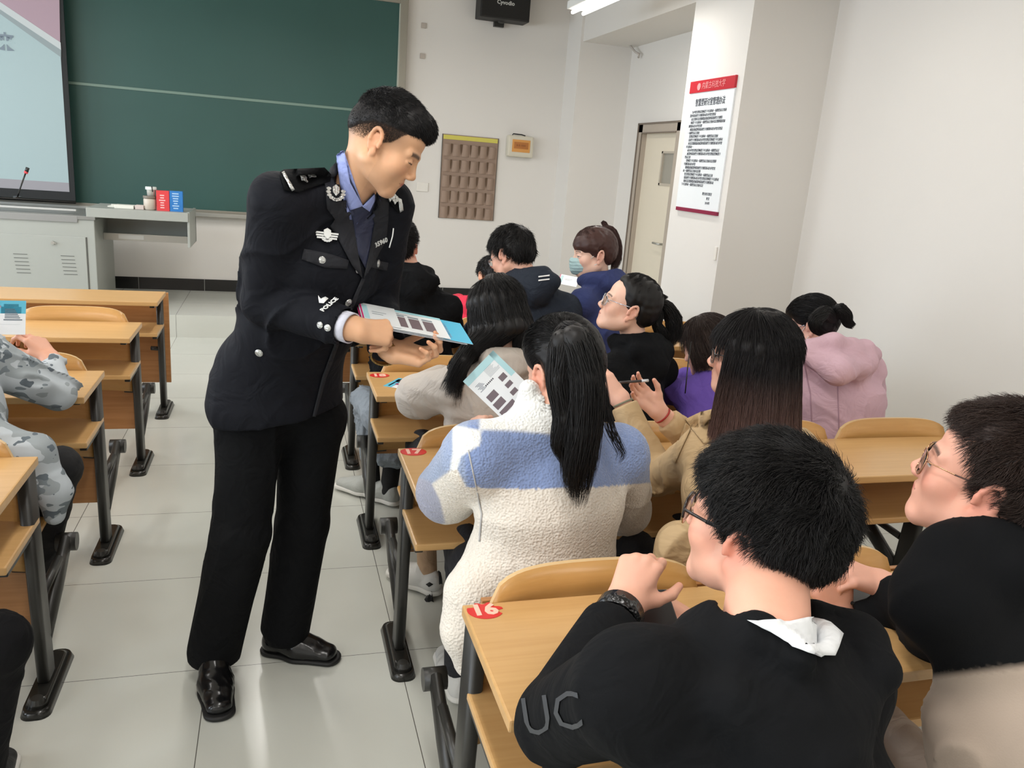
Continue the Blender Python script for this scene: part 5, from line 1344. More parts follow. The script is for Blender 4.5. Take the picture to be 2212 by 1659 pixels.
# ------------------------------------------------------------------ girl in the blue and white fleece (seat by the number 16 sticker)
N8 = A3(1195, 893, -.70)
J = seated(.235, -.67, N=N8)
J['SL'] = A3(1030, 985, -.72); J['SR'] = A3(1335, 985, -.63); J['EL'] = A3(968, 1062, -.50); J['ER'] = A3(1352, 1100, -.45); J['WL'] = V(.155, -.24, .83); J['WR'] = V(.37, -.24, .82); J['P'] = V(.235, -.70, .52); J['C'] = V(.235, -.70, .85)
J['AL'] = V(.15, -.26, .10); J['AR'] = V(.33, -.24, .10); J['KL'] = V(.15, -.24, .50); J['KR'] = V(.33, -.22, .50)
H8 = Head(A3(1218, 808, -.655), V(-.28, .93, -.30), V(-.10, .1, 1), .97, True)
g8 = make_body('person in a blue and cream fleece jacket with a long black ponytail, seen from behind', (.235, -.67, .42), H8, J, (226, 176, 152),
    hands=[dict(wrist=J['WL'], fdir=V(.25, .75, .35), back=V(-.5, -.2, .8), side=-1, curls=[(.7, .8, .5)]*4, fore=J['WL']*.6+J['EL']*.4), dict(wrist=J['WR'], fdir=V(-.35, .8, .25), back=V(.5, -.2, .8), side=1, curls=[(.6, .8, .5)]*4, fore=J['WR']*.6+J['ER']*.4)], sc=dict(blush=1.0), nr=(.046, .05))
fleece = mat('fleece', (200, 195, 186), .95, attr='Col', bump=('voronoi', 190, .55, .006), var=.04, varscale=60, sheen=.3)
def proj(P):
    d = P-CAM; z = d@_fw; return 1106+CF*(d@_R)/z, 829.5-CF*(d@_U)/z
cream = np.array(lin((216, 208, 196))); blue = np.array(lin((122, 140, 180))); white = np.array(lin((226, 226, 222)))
def fleece_col(P):
    u, v = proj(P); c = np.tile(cream, (len(P), 1))
    back = P[:, 1] < J['C'][1]+.22
    yoke = (v < 1056-.0006*(u-1150)**2*.35) & (u > 1000) & (P[:, 2] > .78)
    c[yoke] = blue
    def fill(poly, rgb, soft=5):
        nonlocal c; k = np.clip(.5-poly_sd(u, v, poly)/soft, 0, 1)[:, None]; c = c*(1-k)+rgb*k
    greyblue = np.array(lin((140, 154, 182)))
    fill([(880, 880), (1012, 900), (1004, 1000), (1010, 1062), (960, 1080), (900, 1150), (860, 1150)], greyblue)
    fill([(985, 1008), (1012, 1062), (1030, 1150), (1000, 1230), (945, 1130), (925, 1050)], cream*1.06)
    fill([(978, 918), (1040, 930), (1036, 962), (996, 985), (988, 1012), (972, 1016), (978, 980)], white)
    fill([(900, 1030), (930, 1040), (950, 1080), (962, 1130), (930, 1140), (895, 1090)], np.array(lin((150, 152, 172))))
    fill([(1035, 700), (1215, 700), (1215, 940), (1100, 930), (1036, 928)], white, 8)
    return c
F = torso_field(J, .006, chest=(.128, 1.32), waist=(.128, 1.34), hip=(.130, 1.35), sh=.066, arm=(.076, .074, .058), neckr=.056, k=.035)
F.chain([V(.14, -.70, .72), A3(1020, 1280, -.76), A3(1008, 1360, -.78), A3(1015, 1430, -.79)], [.085, .052, .048, .034], .04)
F.cone(J['P'], J['P']+V(0, .0, -.07), .125, .13, .03, V(1, 0, 0), 1.35); F.cut(V(.2, -.7, .425), (0, 0, -1), lim=(V(.075, -1.1, .2), V(.8, -.3, .5)))
F.cone(J['N']+V(-.05, .01, -.02), J['N']+V(.05, .01, -.02), .042, .042, .03)
F.cone(J['N']+V(-.055, .02, .02), J['N']+V(-.06, .015, .055), .028, .022, .02)
fo = folds(21, .006, 26); F.disp(fo); F.disp(lambda x, y, z: .0008*waves(5, 14, 180, 420)(x, y, z))
cuff_cut(F, J['WL'], J['EL']); cuff_cut(F, J['WR'], J['ER'])
def backcut(F, y0, zt=.83): F.cut(V(0, y0-.036, 0), (0, -1, 0), k=.02, lim=(V(-.0, y0-.4, .43), V(2.2, y0+.1, zt)))
backcut(F, -.91, .80)
neck_hole(F, H8, J, .050, .0)
g = F.mesh(1); P_ = g[0]; jk8 = geo_obj('fleece_jacket', g, fleece, g8, fleece_col(P_))
trousers(J, cloth('dark_jeans', (30, 31, 36)), g8)
sneaker = cloth('sneaker_white', (205, 204, 200), .6); sole_w = mat('sole_white', (214, 212, 206), .6)
sock = cloth('sock_beige', (168, 140, 112), .9)
def socks(J, m_, parent, r=.040, top=.10):
    for s_ in 'LR':
        a = J['A'+s_]; F = Field(a-.09, a+V(.09, .09, top+.08), .005); d = nrm(J['K'+s_]-a); F.cone(a+V(0, 0, -.03), a+d*top, r, r*1.02, .01); geo_obj('sock', F.mesh(1), m_, parent)
shoes(J, g8, sneaker, sole_w, .008)
# hair with the ponytail
def cap_hair(H, thick, poly, topadd=0, xadd=0, h=.004, seed=1, groove=.0012, edge=.8, extra=None):
    return H.cap(thick, poly, h, topadd=topadd, xadd=xadd, noise=(lambda x, y, z: groove*waves(seed, 8, 150, 380)(x, y, z)) if groove else None, edge=edge, extra=extra)
def combed(H, g, target, n, L, r=.0006, seg=5, seed=1, lift=.06, wob=.002):
    """strands lying on the head, combed towards the point target"""
    X, Nn = surf_sample(*g, n, seed); c = H.w(0, -.01, .02); T = V(target); rs = np.random.RandomState(seed)
    def dirs(P, t):
        nn = P-c; nn /= np.linalg.norm(nn, axis=1)[:, None]; a = T-P; a -= nn*(a*nn).sum(1)[:, None]; a /= np.linalg.norm(a, axis=1)[:, None]+1e-6; return a+nn*lift
    return strands(X-Nn*.001, dirs, rs.uniform(*L, n), seg, r, seed, wob)
def tail(H, parent, m_, cap_g, guides, R_, per=500, n=14, r=.0008, tie=None, seed=3, core=.6, comb=(6000, (.03, .06)), wob=.006, name='hair', h=.005, cut=(.8, 1.0), spread=1.0):
    gs = [cap_g]
    for g_, rr in zip(guides, R_):
        g_ = [V(q) for q in g_]; rr = rr if isinstance(rr, (list, tuple)) else [rr]*len(g_)
        F = Field(np.min(g_, 0)-max(rr)-.02, np.max(g_, 0)+max(rr)+.02, h)
        F.chain(g_[:-1], [q*core for q in rr[:-1]], .02) if len(g_) > 2 else None
        if len(g_) > 2 and max(rr) > .017: F.disp(lambda x, y, z: .0015*waves(seed, 8, 100, 260, (1, 1, 5))(x, y, z)); gs.append(F.mesh(1))
    gs.append(guided(guides, R_, per, n, r, seed, wob, spread, cut))
    if tie is not None: gs.append(combed(H, cap_g, tie, comb[0], comb[1], seed=seed))
    return geo_obj(name, join_geo(*gs), m_, parent)
TIED = [(.100, .078), (.072, .058), (.055, .028), (.030, .012), (.012, .0), (.004, .030), (-.022, .035), (-.032, 0), (-.045, -.055), (-.085, -.085), (-.16, -.06), (-.16, .05), (-.1, .2), (.14, .2), (.14, .08)]
F = cap_hair(H8, .014, TIED, .008, .004, seed=8); cg = F.mesh(1)
tie8 = A3(1222, 712, -.78)
pony = [[tie8, A3(1245, 730, -.83), A3(1268, 800, -.85), A3(1268, 900, -.88), A3(1258, 1000, -.90), A3(1250, 1098, -.90)],
        [tie8, A3(1240, 735, -.85), A3(1262, 820, -.88), A3(1255, 930, -.90), A3(1240, 1010, -.905), A3(1235, 1080, -.90)],
        [tie8, A3(1215, 740, -.84), A3(1205, 820, -.86), A3(1218, 900, -.88), A3(1205, 960, -.89), A3(1225, 1010, -.89)],
        [tie8, A3(1280, 740, -.80), A3(1300, 850, -.83), A3(1318, 930, -.85), A3(1345, 980, -.86), A3(1330, 1000, -.86)]]
tail(H8, g8, black_hair, cg, pony, [[.02, .035, .036, .036, .032, .012], [.02, .035, .034, .034, .028, .008], [.018, .03, .026, .02, .014, .004], [.008, .014, .016, .014, .010, .004]], per=[700, 700, 500, 45], tie=tie8, comb=(14000, (.03, .07)), n=16, r=.0009, core=.72)
c8 = [A3(1075, 768, -.27), A3(1000, 824, -.30), A3(1098, 918, -.36)]
leaflet('leaflet', c8[1]+(c8[2]-c8[1])*0, c8[0]-c8[1], c8[1]-c8[2], np.linalg.norm(c8[0]-c8[1]), np.linalg.norm(c8[2]-c8[1])*1.05, 'inside', 'open printed leaflet held up by the person in the blue and cream fleece') if False else None
def leaf_quad(tl, tr, bl, style, lab, **k):
    """tl, tr, bl: corners of the printed side as read"""
    tl, tr, bl = V(tl), V(tr), V(bl); return leaflet('leaflet', bl, tr-tl, tl-bl, np.linalg.norm(tr-tl), np.linalg.norm(tl-bl), style, lab, **k)
leaf_quad(c8[1], c8[2], c8[0]*0+c8[0]-0, 'inside', 'x') if False else None
tr8 = c8[0]+(c8[2]-c8[1])
leaf_quad(c8[0], tr8, c8[1], 'inside', 'open printed leaflet held up by the person in the blue and cream fleece', seed=4)
# ------------------------------------------------------------------ boy in glasses and black hoodie, nearest on the right
J = seated(.20, -1.66, N=A3(1655, 1348, -1.62)); J['P'] = V(.20, -1.72, .54); J['C'] = V(.175, -1.70, .86)
J['SL'] = A3(1372, 1490, -1.63); J['SR'] = A3(1800, 1470, -1.60); J['EL'] = A3(1205, 1560, -1.42); J['WL'] = A3(1343, 1316, -1.22); J['ER'] = A3(1800, 1560, -1.36); J['WR'] = A3(1528, 1362, -1.20)
H12 = Head(A3(1643, 1146, -1.505), V(-.48, .86, .07), V(-.08, .10, 1), .965)
wl, wr = J['WL'], J['WR']
b12 = make_body('person in a black hoodie with short black hair and a sports watch', (.2, -1.66, .42), H12, J, (222, 166, 142),
    hands=[dict(wrist=wl, fdir=A3(1390, 1205, -1.17)-wl, back=V(-.50, -.75, .40), side=-1, curls=[(.95, .5, .2), (1.1, .8, .4), (1.2, 1., .4), (1.25, 1., .4)], fore=wl*.55+J['EL']*.45, thumb_dir=(.75, .6, -.35), size=1.06),
           dict(wrist=wr, fdir=A3(1435, 1305, -1.13)-wr, back=V(.25, .1, .95), side=1, curls=[(.7, .9, .5), (.75, .95, .5), (.8, 1, .5), (.85, 1, .5)], fore=wr*.55+J['ER']*.45, thumb_dir=(.7, .7, -.05), thumb=(.1, .1), size=1.0)],
    sc=dict(blush=1.1, lip=(190, 104, 98)), nr=(.051, .054), h=.0026)
hood_m = cloth('hoodie_black', (15, 16, 18), .92, ('noise', 350, .3, .001), spec=.15)
F = torso_field(dict(J, N=J['N']-V(0, 0, .03)), .0055, chest=(.130, 1.42), waist=(.125, 1.4), hip=(.13, 1.4), sh=.062, arm=(.066, .058, .044), neckr=.066)
Jn = dict(J, N=J['N']-V(0, 0, .045)); hood(F, H12, Jn, .032, .12, .075, .09); F.chain([A3(1522, 1385, -1.60), A3(1556, 1352, -1.60), A3(1640, 1366, -1.665), A3(1730, 1420, -1.71)], [.022, .022, .020, .018], .02); F.chain([A3(1760, 1345, -1.58), A3(1850, 1385, -1.62), A3(1900, 1450, -1.68)], [.026, .030, .024], .02)
F.disp(folds(13, .008, 34)); cuff_cut(F, wl-nrm(wl-J['EL'])*.048, J['EL']); cuff_cut(F, wr, J['ER'])
a = H12.w(0, -.02, -.03); F.cone(a, J['N']+V(0, -.0, -.01), .060, .066, .008, op='s')
hd12 = geo_obj('hoodie', F.mesh(1), hood_m, b12)
patch('white_shirt', [hd12, b12], [(1618, 1345), (1700, 1345), (1748, 1334), (1790, 1352), (1814, 1374), (1804, 1402), (1796, 1420), (1762, 1420), (1712, 1400), (1664, 1368)], cloth('white_jersey', (222, 224, 226), .85), b12, .006, 10, .006)
SHORT12 = [(.102, .078), (.062, .058), (.040, .034), (.028, .010), (.018, -.010), (.008, -.016), (-.004, .026), (-.022, .032), (-.036, -.004), (-.046, -.042), (-.078, -.082), (-.12, -.085), (-.16, .05), (-.1, .2), (.14, .2), (.14, .07)]
short_hair(H12, b12, black_hair, .0105, SHORT12, topadd=.010, n=42000, L=(.016, .036), lift=.42, whorl=(.012, -.080, .098), h=.0035, r=.00045, seg=5, noise=.0012, seed=21, wob=.004, xadd=.002, grade=(-.07, .09))
glasses(H12, b12, mat('glasses_darkbrown', (34, 26, 24), .25), .0245, .0195, tip_m=mat('tip_black', (16, 15, 16), .3), low_m=mat('rim_gold', (200, 168, 120), .25, metal=.9), temple_r=.0026, tr=.0015)
trousers(J, cloth('black_trousers', (20, 20, 22)), b12)
socks(J, cloth('sock_black', (20, 20, 20)), b12); shoes(J, b12, cloth('sneaker_black', (24, 24, 26), .6), sole_w, .006)
# watch, letters, phone
wd = nrm(wl-J['EL']); wt = band('sports_watch', wl-wd*.024, wd, .033, .034, .010, mat('watch_black', (14, 14, 15), .25, bump=('voronoi', 160, .7, .003)), b12, el=1.12, x=V(.3, -.2, .9))
wm = badge_at(b12, 1290, 1312, .0)
wc = wl-wd*.024+nrm(V(-.6, -.6, .5))*.040
g = MB(); ax = nrm(V(-.6, -.6, .5)-wd*(V(-.6, -.6, .5)@wd)); rot = Matrix([list(nrm(np.cross(wd, ax))), list(wd), list(ax)]).transposed()
g.disc(wc, .031, .018, rot, 10, .027).disc(wc+ax*.010, .024, .005, rot, 20); wf = g.build('watch_case', MAT['watch_black'], wt)
MB().disc(wc+ax*.0125, .019, .0015, rot, 24).build('watch_dial', mat('dial_dark', (52, 54, 58), .1, spec=.9), wf)
ph = MB().box((-.037, -.075, -.004), (.037, .075, .004), .003).build('smartphone', mat('phone_black', (22, 22, 24), .3)); c = A3(1418, 1340, -1.20)
R3 = basis(V(.20, .95, .18), V(-.15, -.3, 1)); ph.matrix_world = Matrix([[*R3[:, i]] for i in range(3)]).to_4x4() if False else Matrix(((R3[0][0], R3[1][0], R3[2][0], c[0]), (R3[0][1], R3[1][1], R3[2][1], c[1]), (R3[0][2], R3[1][2], R3[2][2], c[2]), (0, 0, 0, 1)))
tagx(ph, 'black smartphone in the hands of the person with the sports watch', 'phone')
MB().box((-.034, -.071, .004), (.034, .071, .0045)).build('phone_screen', mat('screen_dark', (46, 46, 48), .12, spec=.8), ph).matrix_parent_inverse = Matrix.Identity(4)

def text_on(name, s_, target, u, v, size, roll, m_, parent, lift=.002, sx=1.0):
    """printed letters following the cloth; size in picture units"""
    me = text_mesh(s_, size, Matrix.Identity(4), ext=0, sx=sx); bm = bmesh.new(); bm.from_mesh(me); bmesh.ops.triangulate(bm, faces=bm.faces)
    for _ in range(3): bmesh.ops.subdivide_edges(bm, edges=[e for e in bm.edges if e.calc_length() > size*.09], cuts=1, use_grid_fill=False); bmesh.ops.triangulate(bm, faces=bm.faces)
    cr_, sr_ = math.cos(roll), math.sin(roll)
    for w_ in list(bm.verts):
        x, y = w_.co.x, w_.co.y; r_ = hit(target, u+x*cr_+y*sr_, v+x*sr_-y*cr_)
        if r_ is None: bm.verts.remove(w_)
        else: w_.co = Vector((r_[0]+r_[1]*lift).tolist())
    bm.to_mesh(me); bm.free(); return link(name, me, m_, parent)
text_on('sleeve_lettering', 'UC', hd12, 1195, 1545, 118, -.16, mat('print_darkgrey', (56, 58, 62), .6), b12, sx=.8)
seamm = mat('fleece_seam', (178, 176, 174), .9)
for pl in ([(1010, 972), (1013, 972), (1032, 1060), (1029, 1060)], [(1030, 1064), (1033, 1064), (1043, 1110), (1038, 1170), (1034, 1170), (1039, 1110)]): patch('seam', jk8, pl, seamm, g8, .0012, 8, .002)
# ------------------------------------------------------------------ boy in gold glasses at the right edge
J = seated(.74, -1.62, N=A3(2120, 1195, -1.50)); J['P'] = V(.76, -1.68, .54); J['C'] = V(.72, -1.60, .84)
J['SL'] = A3(2035, 1295, -1.52); J['SR'] = J['N']+V(.20, -.02, -.06); J['EL'] = A3(2010, 1370, -1.27); J['WL'] = A3(1915, 1262, -1.12); J['ER'] = V(1.02, -1.30, .80); J['WR'] = A3(1812, 1330, -1.10)
wl, wr = J['WL'], J['WR']
H13 = Head(A3(2135, 1050, -1.45), V(-.56, .80, .22), V(.16, -.20, .96), .97)
b13 = make_body('person at the right edge in a black and beige jacket and gold glasses', (.74, -1.62, .42), H13, J, (220, 164, 142),
    hands=[dict(wrist=wl, fdir=A3(1810, 1230, -1.09)-wl, back=V(.05, -.35, .94), side=-1, curls=[(.45, .8, .5), (.7, .9, .5), (.85, 1, .6), (.9, 1, .6)], fore=wl*.5+J['EL']*.5, thumb_dir=(.45, .88, -.2), thumb=(.2, .2)),
           dict(wrist=wr, fdir=V(-.25, .10, .95), back=V(-.5, -.8, .1), side=1, curls=[(.5, .7, .4)]*4, fore=wr+V(.06, -.03, -.10), thumb_dir=(.6, .8, -.1))],
    sc=dict(blush=1.1, lip=(186, 104, 98), browt=1.3), nr=(.055, .06), h=.0026)
two = mat('two_tone_cloth', (16, 17, 19), .92, attr='Col', bump=('noise', 350, .3, .001), spec=.15)
F = torso_field(J, .006, chest=(.130, 1.42), waist=(.130, 1.4), hip=(.135, 1.45), sh=.066, arm=(.068, .058, .042), neckr=.066)
J['fw'] = V(-.3, .95, 0); F.cone(J['N']+V(-.06, .0, .005), J['N']+V(.06, .0, .005), .045, .045, .03); F.cone(J['N']+V(0, -.05, .0), J['N']+V(0, -.03, .02), .05, .04, .03)
F.disp(folds(43, .007, 30)); cuff_cut(F, wl-nrm(wl-J['EL'])*.01, J['EL']); cuff_cut(F, wr-nrm(wr-J['ER'])*.03, J['ER']); neck_hole(F, H13, J, .056, .0)
g = F.mesh(1); P_ = g[0]; bl = np.array(lin((15, 16, 18))); be = np.array(lin((176, 160, 146)))
uu, vv = proj(P_); low = np.clip((vv-(1468-(uu-1960)*.12))/16+.5, 0, 1)*(P_[:, 1] < -1.35)*(P_[:, 2] < 1.0)
geo_obj('jacket', g, two, b13, be*low[:, None]+bl*(1-low[:, None]))
brown_hair = hair_mat('hair_darkbrown', (50, 37, 32), .5)
SH13 = [(.100, .098), (.070, .084), (.045, .056), (.024, .024), (.020, -.004), (.012, -.012), (-.002, .026), (-.022, .034), (-.034, -.006), (-.042, -.050), (-.075, -.085), (-.12, -.085), (-.16, .05), (-.1, .2), (.14, .2), (.14, .09)]
short_hair(H13, b13, brown_hair, .010, SH13, topadd=.012, n=30000, L=(.016, .036), lift=.45, whorl=(0, -.09, .08), h=.004, r=.0005, seg=5, noise=.0012, seed=31, wob=.004)
glasses(H13, b13, mat('rim_rosegold', (196, 150, 116), .22, metal=.9), .0250, .0205, tip_m=mat('tip_tortoise', (66, 40, 30), .3), tr=.0009, temple_r=.0011)
trousers(J, cloth('beige_trousers', (172, 156, 142)), b13); shoes(J, b13, cloth('shoe_grey', (90, 90, 92), .6), sole_w, .007)
ph2 = MB().box((-.037, -.078, -.004), (.037, .078, .004), .003).build('smartphone', MAT['phone_black']); c = A3(1858, 1292, -1.10)
c[2] = .765; R3 = basis(V(.8, -.55, 0), V(0, 0, 1)); ph2.matrix_world = Matrix(((R3[0][0], R3[1][0], R3[2][0], c[0]), (R3[0][1], R3[1][1], R3[2][1], c[1]), (R3[0][2], R3[1][2], R3[2][2], c[2]), (0, 0, 0, 1)))
tagx(ph2, 'smartphone lying on the oak desk below the clasped hands of the person in gold glasses', 'phone')
# ------------------------------------------------------------------ long-haired girl in the beige trench coat
J = seated(.76, -.66, N=A3(1622, 905, -.62)); J['P'] = V(.76, -.68, .53); J['C'] = V(.765, -.67, .84)
J['SL'] = A3(1515, 985, -.60); J['SR'] = A3(1718, 975, -.50); J['EL'] = A3(1418, 1035, -.40); J['WL'] = A3(1345, 868, -.29); J['ER'] = A3(1530, 985, -.24); J['WR'] = A3(1425, 892, -.20)
wl, wr = J['WL'], J['WR']
H9 = Head(A3(1622, 778, -.60), V(-.78, .60, .02), V(0, 0, 1), .95, True)
b9 = make_body('person in a beige trench coat with long straight dark hair, holding out both hands', (.76, -.66, .42), H9, J, (226, 176, 154),
    hands=[dict(wrist=wl, fdir=A3(1292, 806, -.24)-wl, back=V(.25, -.9, .2), side=-1, curls=[(.25, .6, .4), (.3, .65, .4), (.35, .65, .4), (.4, .7, .4)], fore=wl*.55+J['EL']*.45, thumb_dir=(.5, .8, -.5), h=.0026, size=.92, fr=(.024, .03)),
           dict(wrist=wr, fdir=A3(1345, 812, -.16)-wr, back=V(.35, .75, -.55), side=1, curls=[(.25, .4, .3), (.3, .45, .3), (.3, .5, .3), (.35, .5, .3)], fore=wr*.55+J['ER']*.45, thumb_dir=(.6, .8, -.3), h=.0026, size=.92, fr=(.024, .03))],
    sc=dict(blush=1.1), nr=(.044, .048))
trench = cloth('trench_beige', (190, 162, 122), .85, ('noise', 420, .15, .0008))
F = torso_field(J, .006, chest=(.120, 1.35), waist=(.115, 1.3), hip=(.128, 1.35), sh=.062, arm=(.064, .056, .040), neckr=.062)
F.chain([J['P']+V(-.06, -.02, .10), A3(1470, 1180, -.84), A3(1440, 1260, -.86)], [.08, .055, .05], .04); F.cone(J['P'], J['P']+V(0, 0, -.08), .12, .125, .03, V(1, 0, 0), 1.3)
F.cut(V(0, -.66, .425), (0, 0, -1), lim=(V(.60, -1.1, .2), V(1.2, -.3, .5)))
F.cone(J['N']+V(-.05, .0, -.02), J['N']+V(.06, .0, -.02), .045, .045, .03)
el9 = J['EL']; fo = folds(51, .009, 40); F.disp(lambda x, y, z: fo(x, y, z)*(.5+np.exp(-((x-el9[0])**2+(y-el9[1])**2+(z-el9[2])**2)/.15**2)))
cuff_cut(F, wl-nrm(wl-J['EL'])*.010, J['EL']); cuff_cut(F, wr-nrm(wr-J['ER'])*.035, J['ER']); neck_hole(F, H9, J, .048, .0); backcut(F, -.91, .80)
co9 = geo_obj('trench_coat', F.mesh(1), trench, b9)
patch('storm_flap', co9, [(1478, 908), (1510, 893), (1560, 880), (1575, 905), (1572, 950), (1520, 960), (1496, 930)], trench, b9, .005, 8, .006)
patch('sleeve_placket', co9, [(1478, 915), (1496, 925), (1476, 968), (1462, 1000), (1456, 996), (1466, 950)], trench, b9, .005, 7, .006)
trousers(J, cloth('dark_trousers', (28, 28, 31)), b9); shoes(J, b9, sneaker, sole_w, .008)
band('hair_tie_bracelet', wl+nrm(J['EL']-wl)*.004, wl-J['EL'], .0285, .006, .0025, mat('bracelet_olive', (120, 118, 96), .6), b9, el=1.15)
band('red_bracelet', wr+nrm(J['ER']-wr)*.012, wr-J['ER'], .027, .005, .0028, mat('bracelet_red', (168, 42, 40), .5), b9, el=1.15)
F = cap_hair(H9, .014, LONG, .004, .004, seed=9); cg = F.mesh(1)
G = []
for k in range(13):   # curtain of straight hair round the back of the head
    a = math.radians(-118+k*19.5); lx, ly = math.sin(a)*.085, -math.cos(a)*.100-.006
    p0 = H9.w(lx*.35, -.03+ly*.15, .128); p1 = H9.w(lx*.98, ly*.92, .05); p2 = H9.w(lx*1.06, ly*1.02-.004, -.05); p3 = p2+V(-.0, -.0, -.10)+(p2-H9.c)*V(.12, .12, 0); p4 = p3+V(0, -.005, -.12)+(p2-H9.c)*V(.28, .2, 0)
    G.append([p0, p1, p2, p3, p4])
hg9 = mat('hair_ombre', (24, 20, 20), .55, spec=.3, attr='Col', var=.12, varscale=60)
def ombre_obj(name, gs, parent, m_, z0, z1, top=(20, 17, 18), bot=(92, 66, 58)):
    g = join_geo(*gs); z = np.clip((z0-g[0][:, 2])/(z0-z1), 0, 1)[:, None]; return geo_obj(name, g, m_, parent, np.array(lin(top))*(1-z)+np.array(lin(bot))*z)
gs = [cg, combed(H9, cg, H9.w(0, -.06, -.3), 12000, (.03, .08), seed=9)]
for g_ in G:
    F = Field(np.min(g_, 0)-.05, np.max(g_, 0)+.05, .006); F.chain(g_[:4], [.016, .020, .020, .014], .02); gs.append(F.mesh(1))
gs.append(guided(G, [[.014, .024, .027, .027, .022]]*len(G), 1100, 14, .0009, 9, .006, cut=(.8, 1.0)))
ombre_obj('hair', gs, b9, hg9, 1.15, .98, bot=(112, 84, 76))
glasses(H9, b9, mat('rim_grey', (120, 124, 130), .25, metal=.8), tr=.0009)
pen = MB().tube([A3(1330, 827, -.235), A3(1385, 823, -.225)], .0042, 10, mi=0).tube([A3(1385, 823, -.225), A3(1400, 822, -.222)], .0046, 10, mi=1).build('pen', [mat('pen_dark', (60, 52, 52), .4), mat('pen_cap_white', (214, 216, 220), .4)]); tagx(pen, 'dark pen with a pale end held between the hands above the coat sleeves', 'pen')
# ------------------------------------------------------------------ long-haired girl in the pale quilted coat
J = seated(.28, .17, N=A3(1088, 775, .16)); J['P'] = V(.30, .16, .53); J['C'] = J['N']*.65+J['P']*.35
J['SL'] = A3(992, 838, .15); J['SR'] = A3(1175, 838, .19); J['EL'] = A3(905, 858, .30); J['WL'] = V(.22, .55, .80); J['ER'] = V(.52, .40, .80); J['WR'] = V(.38, .58, .80)
J['KL'] = V(.17, .64, .50); J['AL'] = V(.165, .37, .10); J['AR'] = V(.33, .40, .10); J['KR'] = V(.36, .66, .50)
H6 = Head(A3(1074, 680, .22), V(-.30, .90, -.35), V(-.1, .15, 1), .93, True)
b6 = make_body('person in a pale grey quilted coat with very long black hair', (.28, .17, .42), H6, J, (222, 174, 150),
    hands=[dict(wrist=J['WL'], fdir=V(.4, .9, 0), back=V(0, 0, 1), side=-1, h=.004), dict(wrist=J['WR'], fdir=V(-.4, .9, 0), back=V(0, 0, 1), side=1, h=.004)], nr=(.044, .048), h=.004)
quilt = cloth('quilted_grey', (188, 178, 168), .6, ('noise', 60, .35, .004))
F = torso_field(J, .007, chest=(.130, 1.35), waist=(.130, 1.3), hip=(.14, 1.35), sh=.072, arm=(.078, .080, .055), neckr=.062)
hood(F, H6, J, .030, .03, .06, .075); F.disp(folds(61, .008, 36)); F.disp(lambda x, y, z: .0035*np.abs(np.sin(z*62+np.sin(x*9)*.6)))
cuff_cut(F, J['WL'], J['EL']); cuff_cut(F, J['WR'], J['ER']); neck_hole(F, H6, J, .048, .0); backcut(F, 0)
geo_obj('quilted_coat', F.mesh(1), quilt, b6)
trousers(dict(J, AL=J['AL']+(J['KL']-J['AL'])*.30, AR=J['AR']+(J['KR']-J['AR'])*.30), cloth('dark_trousers', (28, 28, 31)), b6)
socks(J, sock, b6, r=.038, top=.13); sh6 = shoes(J, b6, sneaker, sole_w, .004, .25, toes=dict(L=V(-.6, .78, 0), R=V(.2, 1, 0)))
for pl in ([(944, 1230), (953, 1233), (955, 1262), (948, 1262), (947, 1240)], [(914, 1292), (932, 1276), (937, 1300), (926, 1306)], [(920, 1262), (928, 1257), (936, 1262), (927, 1268)]): patch('shoe_accent', sh6[0][0], pl, rubber, sh6[0][0], .002, 5, .002)
F = cap_hair(H6, .009, LONG, .006, .0, seed=19); cg = F.mesh(1); G = []
for k in range(13):
    a = math.radians(-118+k*19.5); lx, ly = math.sin(a)*.078, -math.cos(a)*.100-.006
    p0 = H6.w(lx*.35, -.03+ly*.15, .128); p1 = H6.w(lx, ly*.92, .05); p2 = H6.w(lx*1.1, ly*1.04-.004, -.06)
    if k >= 7: p3 = p2+V(.0, -.01, -.10); p4 = p3+V(-.04, -.0, -.10)
    else: p3 = A3(1000-6*k, 780+k*4, .06+.02*k); p4 = A3(962+14*k, 850+(k % 3)*14, .05+.02*k)
    G.append([p0, p1, p2, p3, p4])
gs = [cg, combed(H6, cg, H6.w(0, -.06, -.3), 8000, (.03, .08), seed=19)]
for g_ in G:
    F = Field(np.min(g_, 0)-.05, np.max(g_, 0)+.05, .007); F.chain(g_[:4], [.018, .022, .024, .018], .02); gs.append(F.mesh(1))
gs.append(guided(G, [[.014, .024, .028, .028, .022]]*len(G), 700, 14, .001, 19, .006, cut=(.85, 1.0)))
geo_obj('hair', join_geo(*gs), black_hair, b6)
lf = leaflet('leaflet', V(.02, .56, .7515), V(.55, .85, 0), V(-.85, .55, 0), .14, .09, 'cover', 'leaflet lying on the desk by the number 18 sticker, half under the grey sleeve', seed=8)
lf.location += Vector((.06, .02, 0))
# ------------------------------------------------------------------ girl in glasses and black hoodie, ponytail
J = seated(.80, .20, N=A3(1372, 745, .32)); J['P'] = V(.78, .18, .53); J['C'] = J['N']*.65+J['P']*.35
J['SL'] = A3(1318, 808, .24); J['SR'] = A3(1428, 800, .36); J['EL'] = V(.60, .35, .80); J['WL'] = V(.68, .55, .80); J['ER'] = V(1.02, .42, .80); J['WR'] = V(.88, .58, .80)
H7 = Head(A3(1357, 668, .33), V(-.88, .34, .30), V(.30, -.1, .95), .97, True)
b7 = make_body('person in a black hoodie and silver glasses, face in profile, low ponytail', (.80, .20, .42), H7, J, (228, 184, 162),
    hands=[dict(wrist=J['WL'], fdir=V(.3, .9, 0), back=V(0, 0, 1), side=-1, h=.004), dict(wrist=J['WR'], fdir=V(-.3, .9, 0), back=V(0, 0, 1), side=1, h=.004)], nr=(.046, .05), sc=dict(blush=.9), h=.0028)
